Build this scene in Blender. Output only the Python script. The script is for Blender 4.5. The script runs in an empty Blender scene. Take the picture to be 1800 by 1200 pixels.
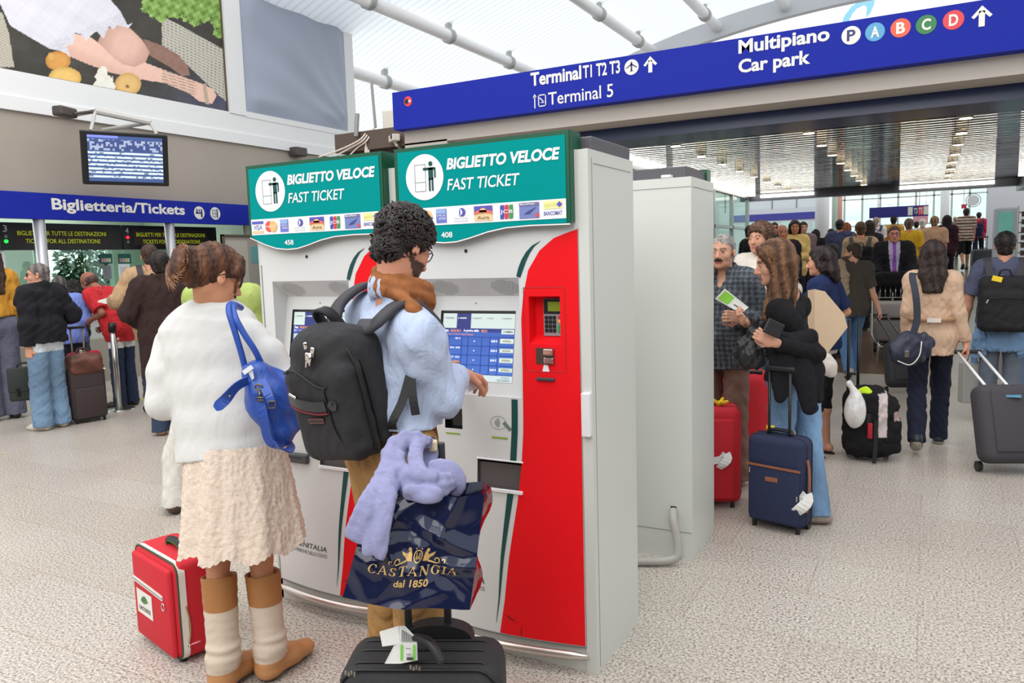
import bpy, bmesh, math, random
import numpy as np
from mathutils import Vector, Matrix, Euler
RN = random.Random(11)
sc = bpy.context.scene
COL = sc.collection
# ---------------------------------------------------------------- camera
F = 1357.65; YAW, PIT, ROL = 0.494797, -0.107780, -0.029741; EYE = np.array([0., 0., 1.6])
_cy, _sy = math.cos(YAW), math.sin(YAW)
_f = np.array([-_sy*math.cos(PIT), _cy*math.cos(PIT), math.sin(PIT)])
_r = np.array([_cy, _sy, 0.]); _u = np.cross(_r, _f)
_r2 = _r*math.cos(ROL)+_u*math.sin(ROL); _u2 = np.cross(_r2, _f)
cam = bpy.data.objects.new('camera', bpy.data.cameras.new('camera')); COL.objects.link(cam)
M4 = Matrix.Identity(4)
for i in range(3):
    M4[i][0] = _r2[i]; M4[i][1] = _u2[i]; M4[i][2] = -_f[i]; M4[i][3] = EYE[i]
cam.matrix_world = M4
cam.data.sensor_width = 36; cam.data.lens = F/1800*36; cam.data.clip_start = .05; cam.data.clip_end = 300
sc.camera = cam
# ---------------------------------------------------------------- world, lights, exposure
sc.view_settings.view_transform = 'Standard'; sc.view_settings.look = 'None'
sc.view_settings.gamma = 1; sc.view_settings.use_curve_mapping = False
sc.view_settings.exposure = 0.36
w = bpy.data.worlds.new('overcast_sky'); sc.world = w; w.use_nodes = True
nt = w.node_tree; bg = nt.nodes['Background']
bg.inputs[0].default_value = (.955, .98, 1, 1); bg.inputs[1].default_value = 1.05
def area(name, loc, size, energy, rot=(0, 0, 0), color=(1, 1, 1), sy=None):
    l = bpy.data.lights.new(name, 'AREA'); l.energy = energy; l.color = color
    l.shape = 'RECTANGLE'; l.size = size; l.size_y = sy or size
    o = bpy.data.objects.new(name, l); COL.objects.link(o); o.location = loc; o.rotation_euler = rot
    return o
area('daylight_fill', (-2.5, .5, 8.5), 9, 250, (0, 0, 0), (1, .985, .96), 7)      # unseen area lamp added for soft roof daylight over the hall
area('daylight_fill', (-2.2, -4.2, 6.2), 8, 260, (math.radians(52), 0, 0), (1, .99, .97), 4)   # unseen lamp added behind the camera to brighten the machine fronts
area('daylight_fill', (-7.5, 4.5, 7.2), 4, 90, (0, 0, 0), (1, .985, .96), 6)  # unseen lamp added above the left side of the hall
# ---------------------------------------------------------------- helpers
def ray(px, py): return _f*F+_r2*(px-900)+_u2*(600-py)
def at(px, py, d): return EYE+ray(px, py)*(d/F)
def fl(px, py, z=0.):
    q = ray(px, py); return EYE+q*((z-EYE[2])/q[2])
def atY(px, py, y):
    q = ray(px, py); return EYE+q*(y/q[1])
def atX(px, py, x):
    q = ray(px, py); return EYE+q*(x/q[0])
def proj(p):
    p = np.asarray(p, float)-EYE; z = p@_f
    return 900+F*(p@_r2)/z, 600-F*(p@_u2)/z
def dep(p): return float((np.asarray(p)-EYE)@_f)
def s2l(c):
    c = np.asarray(c, float)/255.; return np.where(c <= .04045, c/12.92, ((c+.055)/1.055)**2.4)
def unit(v):
    v = np.asarray(v, float); return v/max(np.linalg.norm(v), 1e-9)
MATS = {}
def mat(name, c, rough=.55, metal=0., bump=0., scale=60., var=0., emit=0., spec=None, stretch=None, sheen=0., alpha=None, coat=0.):
    if name in MATS: return MATS[name]
    m = bpy.data.materials.new(name); m.use_nodes = True; MATS[name] = m
    n = m.node_tree; L = n.links; b = n.nodes['Principled BSDF']
    col = [*s2l(c), 1]
    b.inputs['Base Color'].default_value = col; b.inputs['Roughness'].default_value = rough; b.inputs['Metallic'].default_value = metal
    if spec is not None: b.inputs['Specular IOR Level'].default_value = spec
    if sheen: b.inputs['Sheen Weight'].default_value = sheen
    if coat: b.inputs['Coat Weight'].default_value = coat; b.inputs['Coat Roughness'].default_value = .08
    if emit: b.inputs['Emission Color'].default_value = col; b.inputs['Emission Strength'].default_value = emit
    if alpha is not None: b.inputs['Alpha'].default_value = alpha
    if bump or var:
        tc = n.nodes.new('ShaderNodeTexCoord'); mp = n.nodes.new('ShaderNodeMapping'); no = n.nodes.new('ShaderNodeTexNoise')
        no.inputs['Scale'].default_value = scale; no.inputs['Detail'].default_value = 4
        if stretch: mp.inputs['Scale'].default_value = stretch
        L.new(tc.outputs['Object'], mp.inputs[0]); L.new(mp.outputs[0], no.inputs['Vector'])
        if bump:
            bp = n.nodes.new('ShaderNodeBump'); bp.inputs['Strength'].default_value = bump; bp.inputs['Distance'].default_value = .01
            L.new(no.outputs[0], bp.inputs['Height']); L.new(bp.outputs[0], b.inputs['Normal'])
        if var:
            rp = n.nodes.new('ShaderNodeValToRGB'); a = np.array(col[:3])
            rp.color_ramp.elements[0].position = .3; rp.color_ramp.elements[1].position = .7
            rp.color_ramp.elements[0].color = [*np.clip(a*(1-var), 0, 1), 1]; rp.color_ramp.elements[1].color = [*np.clip(a*(1+var), 0, 1), 1]
            L.new(no.outputs[0], rp.inputs[0]); L.new(rp.outputs[0], b.inputs['Base Color'])
    return m
def cloth(c, bump=.25, scale=90., var=.08, rough=.9):
    return mat('cloth_%d_%d_%d_%g' % (*c, bump), c, rough, 0, bump, scale, var, sheen=.15, spec=.2)
def vcol(name, rough=.5, emit=0., bump=0., scale=80, sss=0., crease=0.):
    if name in MATS: return MATS[name]
    m = mat(name, (200, 200, 200), rough, bump=bump, scale=scale); n = m.node_tree; b = n.nodes['Principled BSDF']
    a = n.nodes.new('ShaderNodeVertexColor'); a.layer_name = 'Col'
    n.links.new(a.outputs[0], b.inputs['Base Color'])
    if emit: n.links.new(a.outputs[0], b.inputs['Emission Color']); b.inputs['Emission Strength'].default_value = emit
    if crease:
        nn = m.node_tree.nodes; tc = nn.new('ShaderNodeTexCoord'); mp = nn.new('ShaderNodeMapping'); mp.inputs['Scale'].default_value = (1, 1, .6); mp.inputs['Rotation'].default_value = (.3, .4, 0)
        no = nn.new('ShaderNodeTexNoise'); no.inputs['Scale'].default_value = 11; no.inputs['Detail'].default_value = 2.5; no.inputs['Distortion'].default_value = 1.4; b2 = nn.new('ShaderNodeBump'); b2.inputs['Strength'].default_value = crease; b2.inputs['Distance'].default_value = .035
        m.node_tree.links.new(tc.outputs['Object'], mp.inputs[0]); m.node_tree.links.new(mp.outputs[0], no.inputs['Vector']); m.node_tree.links.new(no.outputs[0], b2.inputs['Height'])
        b1 = [x for x in nn if x.type == 'BUMP' and x != b2][0]; m.node_tree.links.new(b2.outputs[0], b1.inputs['Normal'])
    if sss: b.inputs['Subsurface Weight'].default_value = sss; b.inputs['Subsurface Radius'].default_value = (.01, .004, .002)
    return m
def base_loc(o):
    p = np.zeros(3)
    while o is not None: p += np.array(o.location); o = o.parent
    return p
def tag(o, label=None, cat=None, group=None, kind=None):
    if label: o['label'] = label
    if cat: o['category'] = cat
    if group: o['group'] = group
    if kind: o['kind'] = kind
    return o
def thing(name, label, cat, loc=(0, 0, 0), group=None):
    o = bpy.data.objects.new(name, None); COL.objects.link(o); o.location = [float(x) for x in loc]; o.empty_display_size = .1
    return tag(o, label, cat, group)
def raw(name, V, Fc, mats, parent=None, smooth=False, mi=None, colors=None, loc=None):
    """V world coordinates; the object sits at loc (or its parent's origin)."""
    V = np.asarray(V, float)
    off = base_loc(parent) if parent is not None else np.zeros(3)
    if loc is None: loc = np.zeros(3)
    else: loc = np.asarray(loc, float)-off
    V = V-off-loc
    me = bpy.data.meshes.new(name)
    if isinstance(Fc, np.ndarray) and Fc.ndim == 2:
        k = Fc.shape[1]; me.vertices.add(len(V)); me.vertices.foreach_set('co', V.astype(np.float32).ravel())
        me.loops.add(Fc.size); me.loops.foreach_set('vertex_index', Fc.astype(np.int32).ravel())
        me.polygons.add(len(Fc)); me.polygons.foreach_set('loop_start', np.arange(0, Fc.size, k, dtype=np.int32))
        try: me.polygons.foreach_set('loop_total', np.full(len(Fc), k, dtype=np.int32))
        except Exception: pass
        me.update(calc_edges=True); me.validate()
    else:
        me.from_pydata(V.tolist(), [], [list(map(int, q)) for q in Fc]); me.update()
    for m in (mats if isinstance(mats, (list, tuple)) else [mats]): me.materials.append(m)
    n = len(me.polygons)
    if smooth: me.polygons.foreach_set('use_smooth', np.ones(n, dtype=bool))
    if mi is not None and len(mi) == n: me.polygons.foreach_set('material_index', np.asarray(mi, dtype=np.int32))
    if colors is not None:
        ca = me.color_attributes.new('Col', 'FLOAT_COLOR', 'POINT')
        cc = np.ones((len(V), 4), np.float32); cc[:, :3] = colors; ca.data.foreach_set('color', cc.ravel())
    o = bpy.data.objects.new(name, me); COL.objects.link(o); o.location = loc.tolist()
    if parent is not None: o.parent = parent
    return o
class MB:
    """collects shapes into one mesh"""
    def __init__(s): s.V = []; s.F = []; s.M = []; s.S = []; s.n = 0
    def add(s, V, Fc, m=0):
        V = np.asarray(V, float).reshape(-1, 3); s.V.append(V)
        for q in Fc: s.F.append([int(i)+s.n for i in q]); s.M.append(m)
        s.n += len(V); return s
    def box(s, c, size, R=None, m=0):
        c = np.asarray(c, float); h = np.asarray(size, float)/2
        v = np.array([[x, y, z] for x in (-1, 1) for y in (-1, 1) for z in (-1, 1)])*h
        if R is not None: v = v@np.asarray(R).T
        return s.add(v+c, [(0, 1, 3, 2), (4, 6, 7, 5), (0, 4, 5, 1), (2, 3, 7, 6), (0, 2, 6, 4), (1, 5, 7, 3)], m)
    def bb(s, lo, hi, m=0):
        lo = np.asarray(lo, float); hi = np.asarray(hi, float); return s.box((lo+hi)/2, hi-lo, None, m)
    def rbox(s, c, size, rad, R=None, seg=3, m=0):
        bm = bmesh.new(); bmesh.ops.create_cube(bm, size=1)
        for v in bm.verts: v.co = Vector((v.co.x*size[0], v.co.y*size[1], v.co.z*size[2]))
        rad = min(rad, min(size)*.499)
        bmesh.ops.bevel(bm, geom=bm.edges[:], offset=rad, segments=seg, profile=.5, affect='EDGES', clamp_overlap=True)
        bm.verts.index_update(); v = np.array([x.co[:] for x in bm.verts]); fs = [[q.index for q in f.verts] for f in bm.faces]; bm.free()
        if R is not None: v = v@np.asarray(R).T
        return s.add(v+np.asarray(c, float), fs, m)
    def tube(s, P, r, n=10, closed=False, m=0, flat=None, caps=True):
        """P list of points, r number or list; flat=(axis, factor) squashes the section along an axis"""
        P = np.asarray(P, float); k = len(P); r = np.broadcast_to(np.asarray(r, float), (k,))
        T = np.gradient(P, axis=0) if not closed else np.roll(P, -1, 0)-np.roll(P, 1, 0)
        T = T/np.maximum(np.linalg.norm(T, axis=1, keepdims=True), 1e-9)
        ref = np.array([0, 0, 1.]) if abs(T[0][2]) < .9 else np.array([1., 0, 0])
        a = unit(np.cross(T[0], ref)); V = []
        for i in range(k):
            a = unit(a-T[i]*(a@T[i])); b = np.cross(T[i], a)
            for j in range(n):
                t = 2*math.pi*j/n; d = (a*math.cos(t)+b*math.sin(t))*r[i]
                if flat is not None:
                    ax = np.asarray(flat[0], float); d = d+ax*(d@ax)*(flat[1]-1)
                V.append(P[i]+d)
        Fc = []
        for i in range(k if closed else k-1):
            i2 = (i+1) % k
            for j in range(n): Fc.append((i*n+j, i*n+(j+1) % n, i2*n+(j+1) % n, i2*n+j))
        if caps and not closed: Fc += [tuple(range(n))[::-1], tuple((k-1)*n+j for j in range(n))]
        return s.add(V, Fc, m)
    def cyl(s, a, b, ra, rb=None, n=20, m=0): return s.tube([a, b], [ra, ra if rb is None else rb], n, m=m)
    def ball(s, c, r, n=12, m=0, R=None):
        r = np.broadcast_to(np.asarray(r, float), (3,)); V = []; Fc = []
        for i in range(n+1):
            th = math.pi*i/n
            for j in range(2*n):
                p = math.pi*j/n; V.append([math.sin(th)*math.cos(p), math.sin(th)*math.sin(p), math.cos(th)])
        for i in range(n):
            for j in range(2*n):
                q = (i*2*n+j, i*2*n+(j+1) % (2*n), (i+1)*2*n+(j+1) % (2*n), (i+1)*2*n+j)
                Fc.append(q[::-1])
        V = np.array(V)*r
        if R is not None: V = V@np.asarray(R).T
        return s.add(V+np.asarray(c, float), Fc, m)
    def ribbon(s, P, N, w, t, m=0):
        """flat strap through P, width along N (per point or one vector), thickness t"""
        P = np.asarray(P, float); k = len(P); N = np.broadcast_to(np.asarray(N, float), (k, 3)); w = np.broadcast_to(np.asarray(w, float), (k,))
        T = np.gradient(P, axis=0); V = []
        for i in range(k):
            n = unit(N[i]-unit(T[i])*(N[i]@unit(T[i]))); b = unit(np.cross(T[i], n))
            for (x, y) in ((-1, -1), (1, -1), (1, 1), (-1, 1)): V.append(P[i]+n*x*w[i]/2+b*y*t/2)
        Fc = [(i*4+j, i*4+(j+1) % 4, i*4+4+(j+1) % 4, i*4+4+j) for i in range(k-1) for j in range(4)]+[(3, 2, 1, 0), (4*k-4, 4*k-3, 4*k-2, 4*k-1)]
        return s.add(V, Fc, m)
    def prism(s, poly, o, ex, ey, t, m=0):
        """polygon in the plane (o, ex, ey), extruded by vector t"""
        o, ex, ey, t = [np.asarray(q, float) for q in (o, ex, ey, t)]
        a = np.array([o+ex*x+ey*y for x, y in poly]); k = len(a)
        s.add(np.vstack([a, a+t]), [tuple(range(k))[::-1], tuple(range(k, 2*k))]+[(i, (i+1) % k, (i+1) % k+k, i+k) for i in range(k)], m); return s
    def flat(s, poly, fn, m=0, tri=None):
        s.add([fn(x, y) for x, y in poly], [tuple(range(len(poly)))], m); return s
    def build(s, name, mats, parent=None, smooth=False, loc=None):
        V = np.vstack(s.V)
        o = raw(name, V, s.F, mats, parent, smooth, s.M, loc=loc)
        if smooth == 'auto':
            me = o.data; me.set_sharp_from_angle(angle=math.radians(38))
        return o
def cat_top(o, label, cat, group=None): return tag(o, label, cat, group)
def struct(o): o['kind'] = 'structure'; return o
def spline(P, n=24):
    P = np.asarray(P, float); k = len(P); t = np.linspace(0, k-1, n); out = []
    for x in t:
        i = min(int(x), k-2); u = x-i; p0 = P[max(i-1, 0)]; p1 = P[i]; p2 = P[i+1]; p3 = P[min(i+2, k-1)]
        out.append(.5*((2*p1)+(-p0+p2)*u+(2*p0-5*p1+4*p2-p3)*u*u+(-p0+3*p1-3*p2+p3)*u**3))
    return np.array(out)
_TX = {}
def text_shape(s, bold=0., shear=0.):
    key = (s, bold, shear)
    if key not in _TX:
        c = bpy.data.curves.new('lettering', 'FONT'); c.body = s; c.size = 1; c.shear = shear; c.offset = bold; c.fill_mode = 'FRONT'; c.resolution_u = 3
        o = bpy.data.objects.new('lettering', c); COL.objects.link(o)
        dg = bpy.context.evaluated_depsgraph_get(); dg.update(); e = o.evaluated_get(dg); me = e.to_mesh()
        V = np.array([v.co[:2] for v in me.vertices]); Fc = [list(p.vertices) for p in me.polygons]; e.to_mesh_clear()
        bpy.data.objects.remove(o); bpy.data.curves.remove(c)
        V = V-V.min(0); V = V/V.max(0); _TX[key] = (V, Fc)
    return _TX[key]
def put_text(mb, s, fn, x, y, w, h, bold=0., shear=0., m=0):
    """lettering fitted into the rectangle (x, y, w, h) of the surface fn"""
    V, Fc = text_shape(s, bold, shear)
    mb.add([fn(x+a*w, y+b*h) for a, b in V], Fc, m); return mb
def disc(cx, cy, rx, ry=None, n=28, a0=0, a1=2*math.pi):
    ry = rx if ry is None else ry
    return [(cx+rx*math.cos(a0+(a1-a0)*i/n), cy+ry*math.sin(a0+(a1-a0)*i/n)) for i in range(n if abs(a1-a0) > 6.28 else n+1)]
def rect(x0, y0, x1, y1): return [(x0, y0), (x1, y0), (x1, y1), (x0, y1)]
def plane_fn(o, ex, ey):
    o, ex, ey = [np.asarray(q, float) for q in (o, ex, ey)]
    return lambda x, y: o+ex*x+ey*y
def inpoly(X, Y, poly):
    c = np.zeros(X.shape, bool); n = len(poly)
    for i in range(n):
        (x1, y1), (x2, y2) = poly[i], poly[(i+1) % n]
        if y1 == y2: continue
        k = ((y1 > Y) != (y2 > Y)) & (X < (x2-x1)*(Y-y1)/(y2-y1)+x1); c ^= k
    return c
def fbm(X, Y, s, seed=0):
    g = np.random.RandomState(seed); o = np.zeros(X.shape)
    for k in range(5):
        a = g.rand()*6.28; b = g.rand()*6.28; f = s*(1.9**k)
        o += np.sin(X*f*math.cos(a)+Y*f*math.sin(a)+b)*np.sin(-X*f*math.sin(a)*.8+Y*f*math.cos(a)+b*2)/(1.5**k)
    return o/2.2
def copy_tree(o, loc, rotz=0., label=None):
    def cp(a, par):
        c = a.copy(); COL.objects.link(c); c.parent = par
        for ch in [x for x in KIDS.get(a.name, [])]: cp(ch, c)
        return c
    KIDS.clear()
    for x in COL.objects:
        if x.parent is not None: KIDS.setdefault(x.parent.name, []).append(x)
    c = cp(o, None); c.location = [float(v) for v in loc]; c.rotation_euler = (0, 0, rotz)
    if label: c['label'] = label
    return c
KIDS = {}
def RZ(a): c, s = math.cos(a), math.sin(a); return np.array([[c, -s, 0], [s, c, 0], [0, 0, 1.]])
def RX(a): c, s = math.cos(a), math.sin(a); return np.array([[1., 0, 0], [0, c, -s], [0, s, c]])
def RY(a): c, s = math.cos(a), math.sin(a); return np.array([[c, 0, s], [0, 1., 0], [-s, 0, c]])
def ramp(x, y): return max(0., .069*(y-10.7))
# ================================================================ SETTING
def floor_mat():
    m = bpy.data.materials.new('granite_tiles'); m.use_nodes = True; n = m.node_tree; L = n.links; b = n.nodes['Principled BSDF']
    tc = n.nodes.new('ShaderNodeTexCoord')
    v = n.nodes.new('ShaderNodeTexNoise'); v.inputs['Scale'].default_value = 88; v.inputs['Detail'].default_value = 6; v.inputs['Roughness'].default_value = .75
    L.new(tc.outputs['Object'], v.inputs['Vector'])
    r = n.nodes.new('ShaderNodeValToRGB'); e = r.color_ramp.elements
    e[0].position = .33; e[0].color = [*s2l((58, 53, 50)), 1]; e[1].position = .585; e[1].color = [*s2l((218, 211, 202)), 1]
    x = r.color_ramp.elements.new(.43); x.color = [*s2l((140, 132, 124)), 1]; x = r.color_ramp.elements.new(.5); x.color = [*s2l((192, 184, 174)), 1]
    L.new(v.outputs[0], r.inputs[0])
    br = n.nodes.new('ShaderNodeTexBrick'); br.inputs['Scale'].default_value = 1; br.inputs['Mortar Size'].default_value = .0035
    br.inputs['Brick Width'].default_value = .92; br.inputs['Row Height'].default_value = .46; br.inputs['Mortar Smooth'].default_value = .3
    br.inputs['Color1'].default_value = (1, 1, 1, 1); br.inputs['Color2'].default_value = (.93, .90, .88, 1); br.inputs['Mortar'].default_value = (.8, .72, .66, 1)
    L.new(tc.outputs['Object'], br.inputs['Vector'])
    big = n.nodes.new('ShaderNodeTexNoise'); big.inputs['Scale'].default_value = .9; big.inputs['Detail'].default_value = 3
    L.new(tc.outputs['Object'], big.inputs['Vector'])
    r2 = n.nodes.new('ShaderNodeValToRGB'); r2.color_ramp.elements[0].position = .3; r2.color_ramp.elements[1].position = .7
    r2.color_ramp.elements[0].color = (.9, .89, .88, 1); r2.color_ramp.elements[1].color = (1, 1, 1, 1); L.new(big.outputs[0], r2.inputs[0])
    mx = n.nodes.new('ShaderNodeMix'); mx.data_type = 'RGBA'; mx.blend_type = 'MULTIPLY'; mx.inputs[0].default_value = 1
    L.new(r.outputs[0], mx.inputs[6]); L.new(br.outputs[0], mx.inputs[7])
    m2 = n.nodes.new('ShaderNodeMix'); m2.data_type = 'RGBA'; m2.blend_type = 'MULTIPLY'; m2.inputs[0].default_value = 1
    L.new(mx.outputs[2], m2.inputs[6]); L.new(r2.outputs[0], m2.inputs[7]); L.new(m2.outputs[2], b.inputs['Base Color'])
    b.inputs['Roughness'].default_value = .33; b.inputs['Specular IOR Level'].default_value = .35
    return m
WHITE_KIOSK = mat('kiosk_enamel', (208, 210, 204), .38)
PAINT_W = mat('white_paint', (228, 228, 228), .5)
BEIGE = mat('beige_plaster', (164, 154, 143), .75, var=.04, scale=1.2)
BLUE = mat('sign_blue', (28, 42, 156), .6, spec=.15, var=.05, scale=30)
LETTER = mat('sign_lettering', (232, 230, 222), .5)
STEEL = mat('brushed_steel', (190, 188, 184), .28, 1.)
BLACK = mat('black_plastic', (24, 24, 26), .4)
DARKGREY = mat('dark_grey_plastic', (62, 61, 66), .5)
mb = MB(); mb.add([(-14, -5, 0), (9, -5, 0), (9, 10.7, 0), (-14, 10.7, 0)], [(0, 1, 2, 3)])
struct(mb.build('floor', floor_mat()))
mb = MB(); mb.add([(-14, 10.7, 0), (6, 10.7, 0), (6, 32, ramp(0, 32)), (-14, 32, ramp(0, 32))], [(0, 1, 2, 3)])
struct(mb.build('floor_ramp', mat('polished_brown_stone', (104, 84, 70), .22, var=.15, scale=3)))
mb = MB()
for a, b in (((0, 728), (232, 690)), ((215, 690), (305, 720)), ((-20, 800), (6, 796))):
    A, B = fl(*a, .003), fl(*b, .003); t = unit(B-A); nrm = np.array([-t[1], t[0], 0])*.018
    mb.add([A-nrm, B-nrm, B+nrm, A+nrm], [(0, 1, 2, 3)])
struct(mb.build('floor_line', mat('yellow_tape', (205, 190, 110), .6)))
# ---- left wall with the ticket hall
XW = -10.67
mb = MB()
mb.bb((XW-.25, 2.5, 2.62), (XW, 13.1, 3.74))                                    # plastered upper wall
mb.bb((XW-.25, 10.12, 0), (XW, 13.1, 2.63))                                     # wall right of the ticket hall
mb.bb((XW-.25, 2.5, 4.2), (XW-.08, 13.0, 9.5))
struct(mb.build('wall_left', BEIGE))
mb = MB(); mb.bb((XW-.2, 2.5, 3.72), (XW+.05, 13.1, 3.90)); mb.bb((XW-.2, 2.5, 3.90), (XW+.02, 13.1, 4.24))
struct(mb.build('trim_1', PAINT_W))
mb = MB()
for y0, y1 in ((9.76, 10.12), (12.86, 13.12)): mb.bb((XW-.2, y0, 4.22), (XW+.04, y1, 9.5))
mb.bb((XW-.12, 10.1, 4.2), (XW+.03, 12.9, 4.3)); mb.bb((XW-.25, 13.0, 0), (XW+.0, 13.12, 4.3))
struct(mb.build('trim_2', PAINT_W))
mb = MB(); mb.bb((-14, -5.3, 0), (9, -5, 3.3)); struct(mb.build('wall_back', mat('hall_brown_grey', (96, 90, 84), .7)))  # unseen wall added behind the camera so glossy things reflect something dark
mb = MB(); mb.bb((7.0, -5, 0), (7.3, 9, 3.3)); struct(mb.build('wall_side', mat('hall_brown_grey', (96, 90, 84), .7)))  # unseen wall added on the right, dims light and reflections
# ---- billboard (a flat printed picture)
def billboard():
    t = thing('billboard', 'large advertising poster of bare legs, white lace dress, pears and a wicker basket', 'poster', (XW-.03, 6, 4.24))
    ny, nz = 420, 230
    ys = np.linspace(4.6, 9.74, ny); zs = np.linspace(4.25, 6.9, nz); Yg, Zg = np.meshgrid(ys, zs, indexing='ij')
    V = np.stack([np.full(Yg.size, XW-.02), Yg.ravel(), Zg.ravel()], 1)
    q = V-EYE; z = q@_f; X = 900+F*(q@_r2)/z; Y = 600-F*(q@_u2)/z      # drawing units of the picture
    n1 = fbm(X, Y, .05, 1); n2 = fbm(X, Y, .25, 2)
    C = np.array([58, 54, 46.])+np.zeros((len(X), 3))+(n1*14)[:, None]+np.clip((X-180)/200, 0, 1)[:, None]*np.clip((Y-100)/80, 0, 1)[:, None]*np.array([10, 16, 46])
    def put(k, c, v=0, nn=n2): C[k] = np.array(c, float)+(nn[k]*v)[:, None]
    put(inpoly(X, Y, [(-60, 10), (4, 22), (16, 60), (25, 118), (-60, 118)]), (196, 188, 172), 0); k = inpoly(X, Y, [(-60, 10), (4, 22), (16, 60), (25, 118), (-60, 118)])
    C[k] -= (28*(np.sin((X[k]*.5+Y[k])*1.3) > .3))[:, None]
    k = inpoly(X, Y, [(284, 28), (312, 42), (395, 88), (402, 182), (385, 168), (330, 115), (285, 82)])
    put(k, (205, 200, 186), 0); C[k] -= np.array([70, 72, 66])*(np.sin((Y[k]-.45*X[k])*1.25) > .25)[:, None]*(.6+.4*np.sin(X[k]*.9))[:, None]
    for cx, cy, rr in ((285, 15, 22), (310, 6, 25), (345, 20, 24), (372, 8, 24), (388, 34, 18), (384, 58, 9), (262, 10, 13)):
        k = ((X-cx)**2+(Y-cy)**2 < (rr*(1+.35*n2))**2); put(k, (128, 165, 74), 60)
    put(inpoly(X, Y, [(252, 68), (285, 80), (312, 95), (330, 115), (334, 132), (320, 134), (302, 120), (278, 106), (258, 94)]), (150, 112, 98), 10)
    leg = [(117, 82), (131, 58), (160, 66), (190, 88), (222, 114), (255, 110), (292, 124), (330, 138), (352, 146), (374, 156), (381, 168), (373, 183), (350, 178), (334, 165), (290, 146), (230, 137), (190, 126), (150, 111), (122, 99)]
    k = inpoly(X, Y, leg); put(k, (226, 182, 164), 5); C[k] += (np.clip(((Y-.45*X)[k]-38)/22, -1, 1)*-16)[:, None]
    k = inpoly(X, Y, [(172, 74), (180, 56), (205, 42), (229, 50), (250, 70), (263, 92), (256, 109), (236, 118), (214, 112), (194, 96)])
    put(k, (234, 190, 174), 4); d = np.hypot(X[k]-222, Y[k]-78)/40; C[k] -= (np.clip(d-.45, 0, 1)*45)[:, None]
    for a in range(6):
        k = inpoly(X, Y, leg) & (np.abs((Y-.3*X)-(38+a*5)) < 1.1) & (X > 285) & (X < 345); put(k, (186, 160, 140))
    put(inpoly(X, Y, [(356, 148), (362, 146), (368, 184), (361, 182)]), (190, 170, 150))
    dress = [(-40, -80), (182, -80), (196, 2), (212, 20), (224, 44), (233, 40), (226, 50), (206, 44), (200, 52), (192, 46), (186, 58), (182, 68), (170, 55), (160, 62), (152, 72), (142, 60), (132, 58), (128, 78), (117, 80), (123, 101), (106, 89), (88, 86), (60, 70), (18, 45)]
    k = inpoly(X, Y, dress); put(k, (226, 223, 233), 9, fbm(X, Y, .09, 5))
    k2 = k & (np.abs(Y-(92-.42*(X-88))) < 16) & (np.sin(X*1.5)*np.sin(Y*1.5) > .5); C[k2] -= 38
    for cx, cy, rx, ry, c in ((102, 107, 22, 17, (222, 160, 78)), (114, 137, 29, 19, (238, 196, 112)), (225, 148, 23, 20, (232, 190, 120)), (90, 100, 7, 8, (222, 170, 90))):
        dd = ((X-cx)/rx)**2+((Y-cy)/ry)**2; k = dd < 1; put(k, c, 5); C[k] -= (np.clip(dd[k]-.35, 0, 1)*38)[:, None]
    k = ((X-224)**2+(Y-152)**2 < 9); put(k, (140, 100, 60))
    for cx, cy, rr in ((178, 132, 11), (186, 146, 15), (174, 150, 10), (194, 152, 9), (182, 122, 6)):
        k = ((X-cx)**2+(Y-cy)**2 < (rr*(1+.3*n2))**2); put(k, (238, 234, 222), 8)
    idx = np.arange(ny*nz).reshape(ny, nz)
    Fq = np.stack([idx[:-1, :-1], idx[1:, :-1], idx[1:, 1:], idx[:-1, 1:]], -1).reshape(-1, 4)
    raw('printed_picture', V, Fq, vcol('poster_print', .45), t, colors=s2l(np.clip(C, 0, 255)))
    fr = MB(); fr.bb((XW-.06, 9.735, 4.24), (XW+.0, 9.77, 7.0)); fr.bb((XW-.06, 4.6, 4.225), (XW+.0, 9.77, 4.25))
    fr.build('frame', mat('dark_bronze', (92, 80, 70), .5), t)
billboard()
# ---- grey fabric banner in the next bay
def banner():
    ny, nz = 60, 70; ys = np.linspace(10.13, 12.86, ny); zs = np.linspace(4.3, 8.6, nz); Yg, Zg = np.meshgrid(ys, zs, indexing='ij')
    a = (12.9-Yg); b = Zg-4.2
    rad_ = np.arctan2(b, a+.2); w_ = .028*np.sin(9*rad_+1.5*np.sin(b))*np.clip(b, .2, 1.5)*.6+.014*np.sin(19*rad_+b)+.016*np.sin(3.2*a+2.2*b)
    mk = np.clip(a*4, 0, 1)*np.clip((2.77-a)*4, 0, 1)*np.clip((b-.1)*4, 0, 1); V = np.stack([XW+.012+(w_+.058)*mk, Yg, Zg], -1).reshape(-1, 3); idx = np.arange(ny*nz).reshape(ny, nz)
    Fq = np.stack([idx[:-1, :-1], idx[1:, :-1], idx[1:, 1:], idx[:-1, 1:]], -1).reshape(-1, 4)
    o = raw('fabric_banner', V, Fq, mat('grey_blue_sheet', (158, 166, 184), .6, sheen=.3), None, True, loc=(XW, 11.5, 4.3))
    tag(o, 'plain grey-blue fabric sheet stretched in the frame beside the poster', 'banner')
banner()
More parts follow.
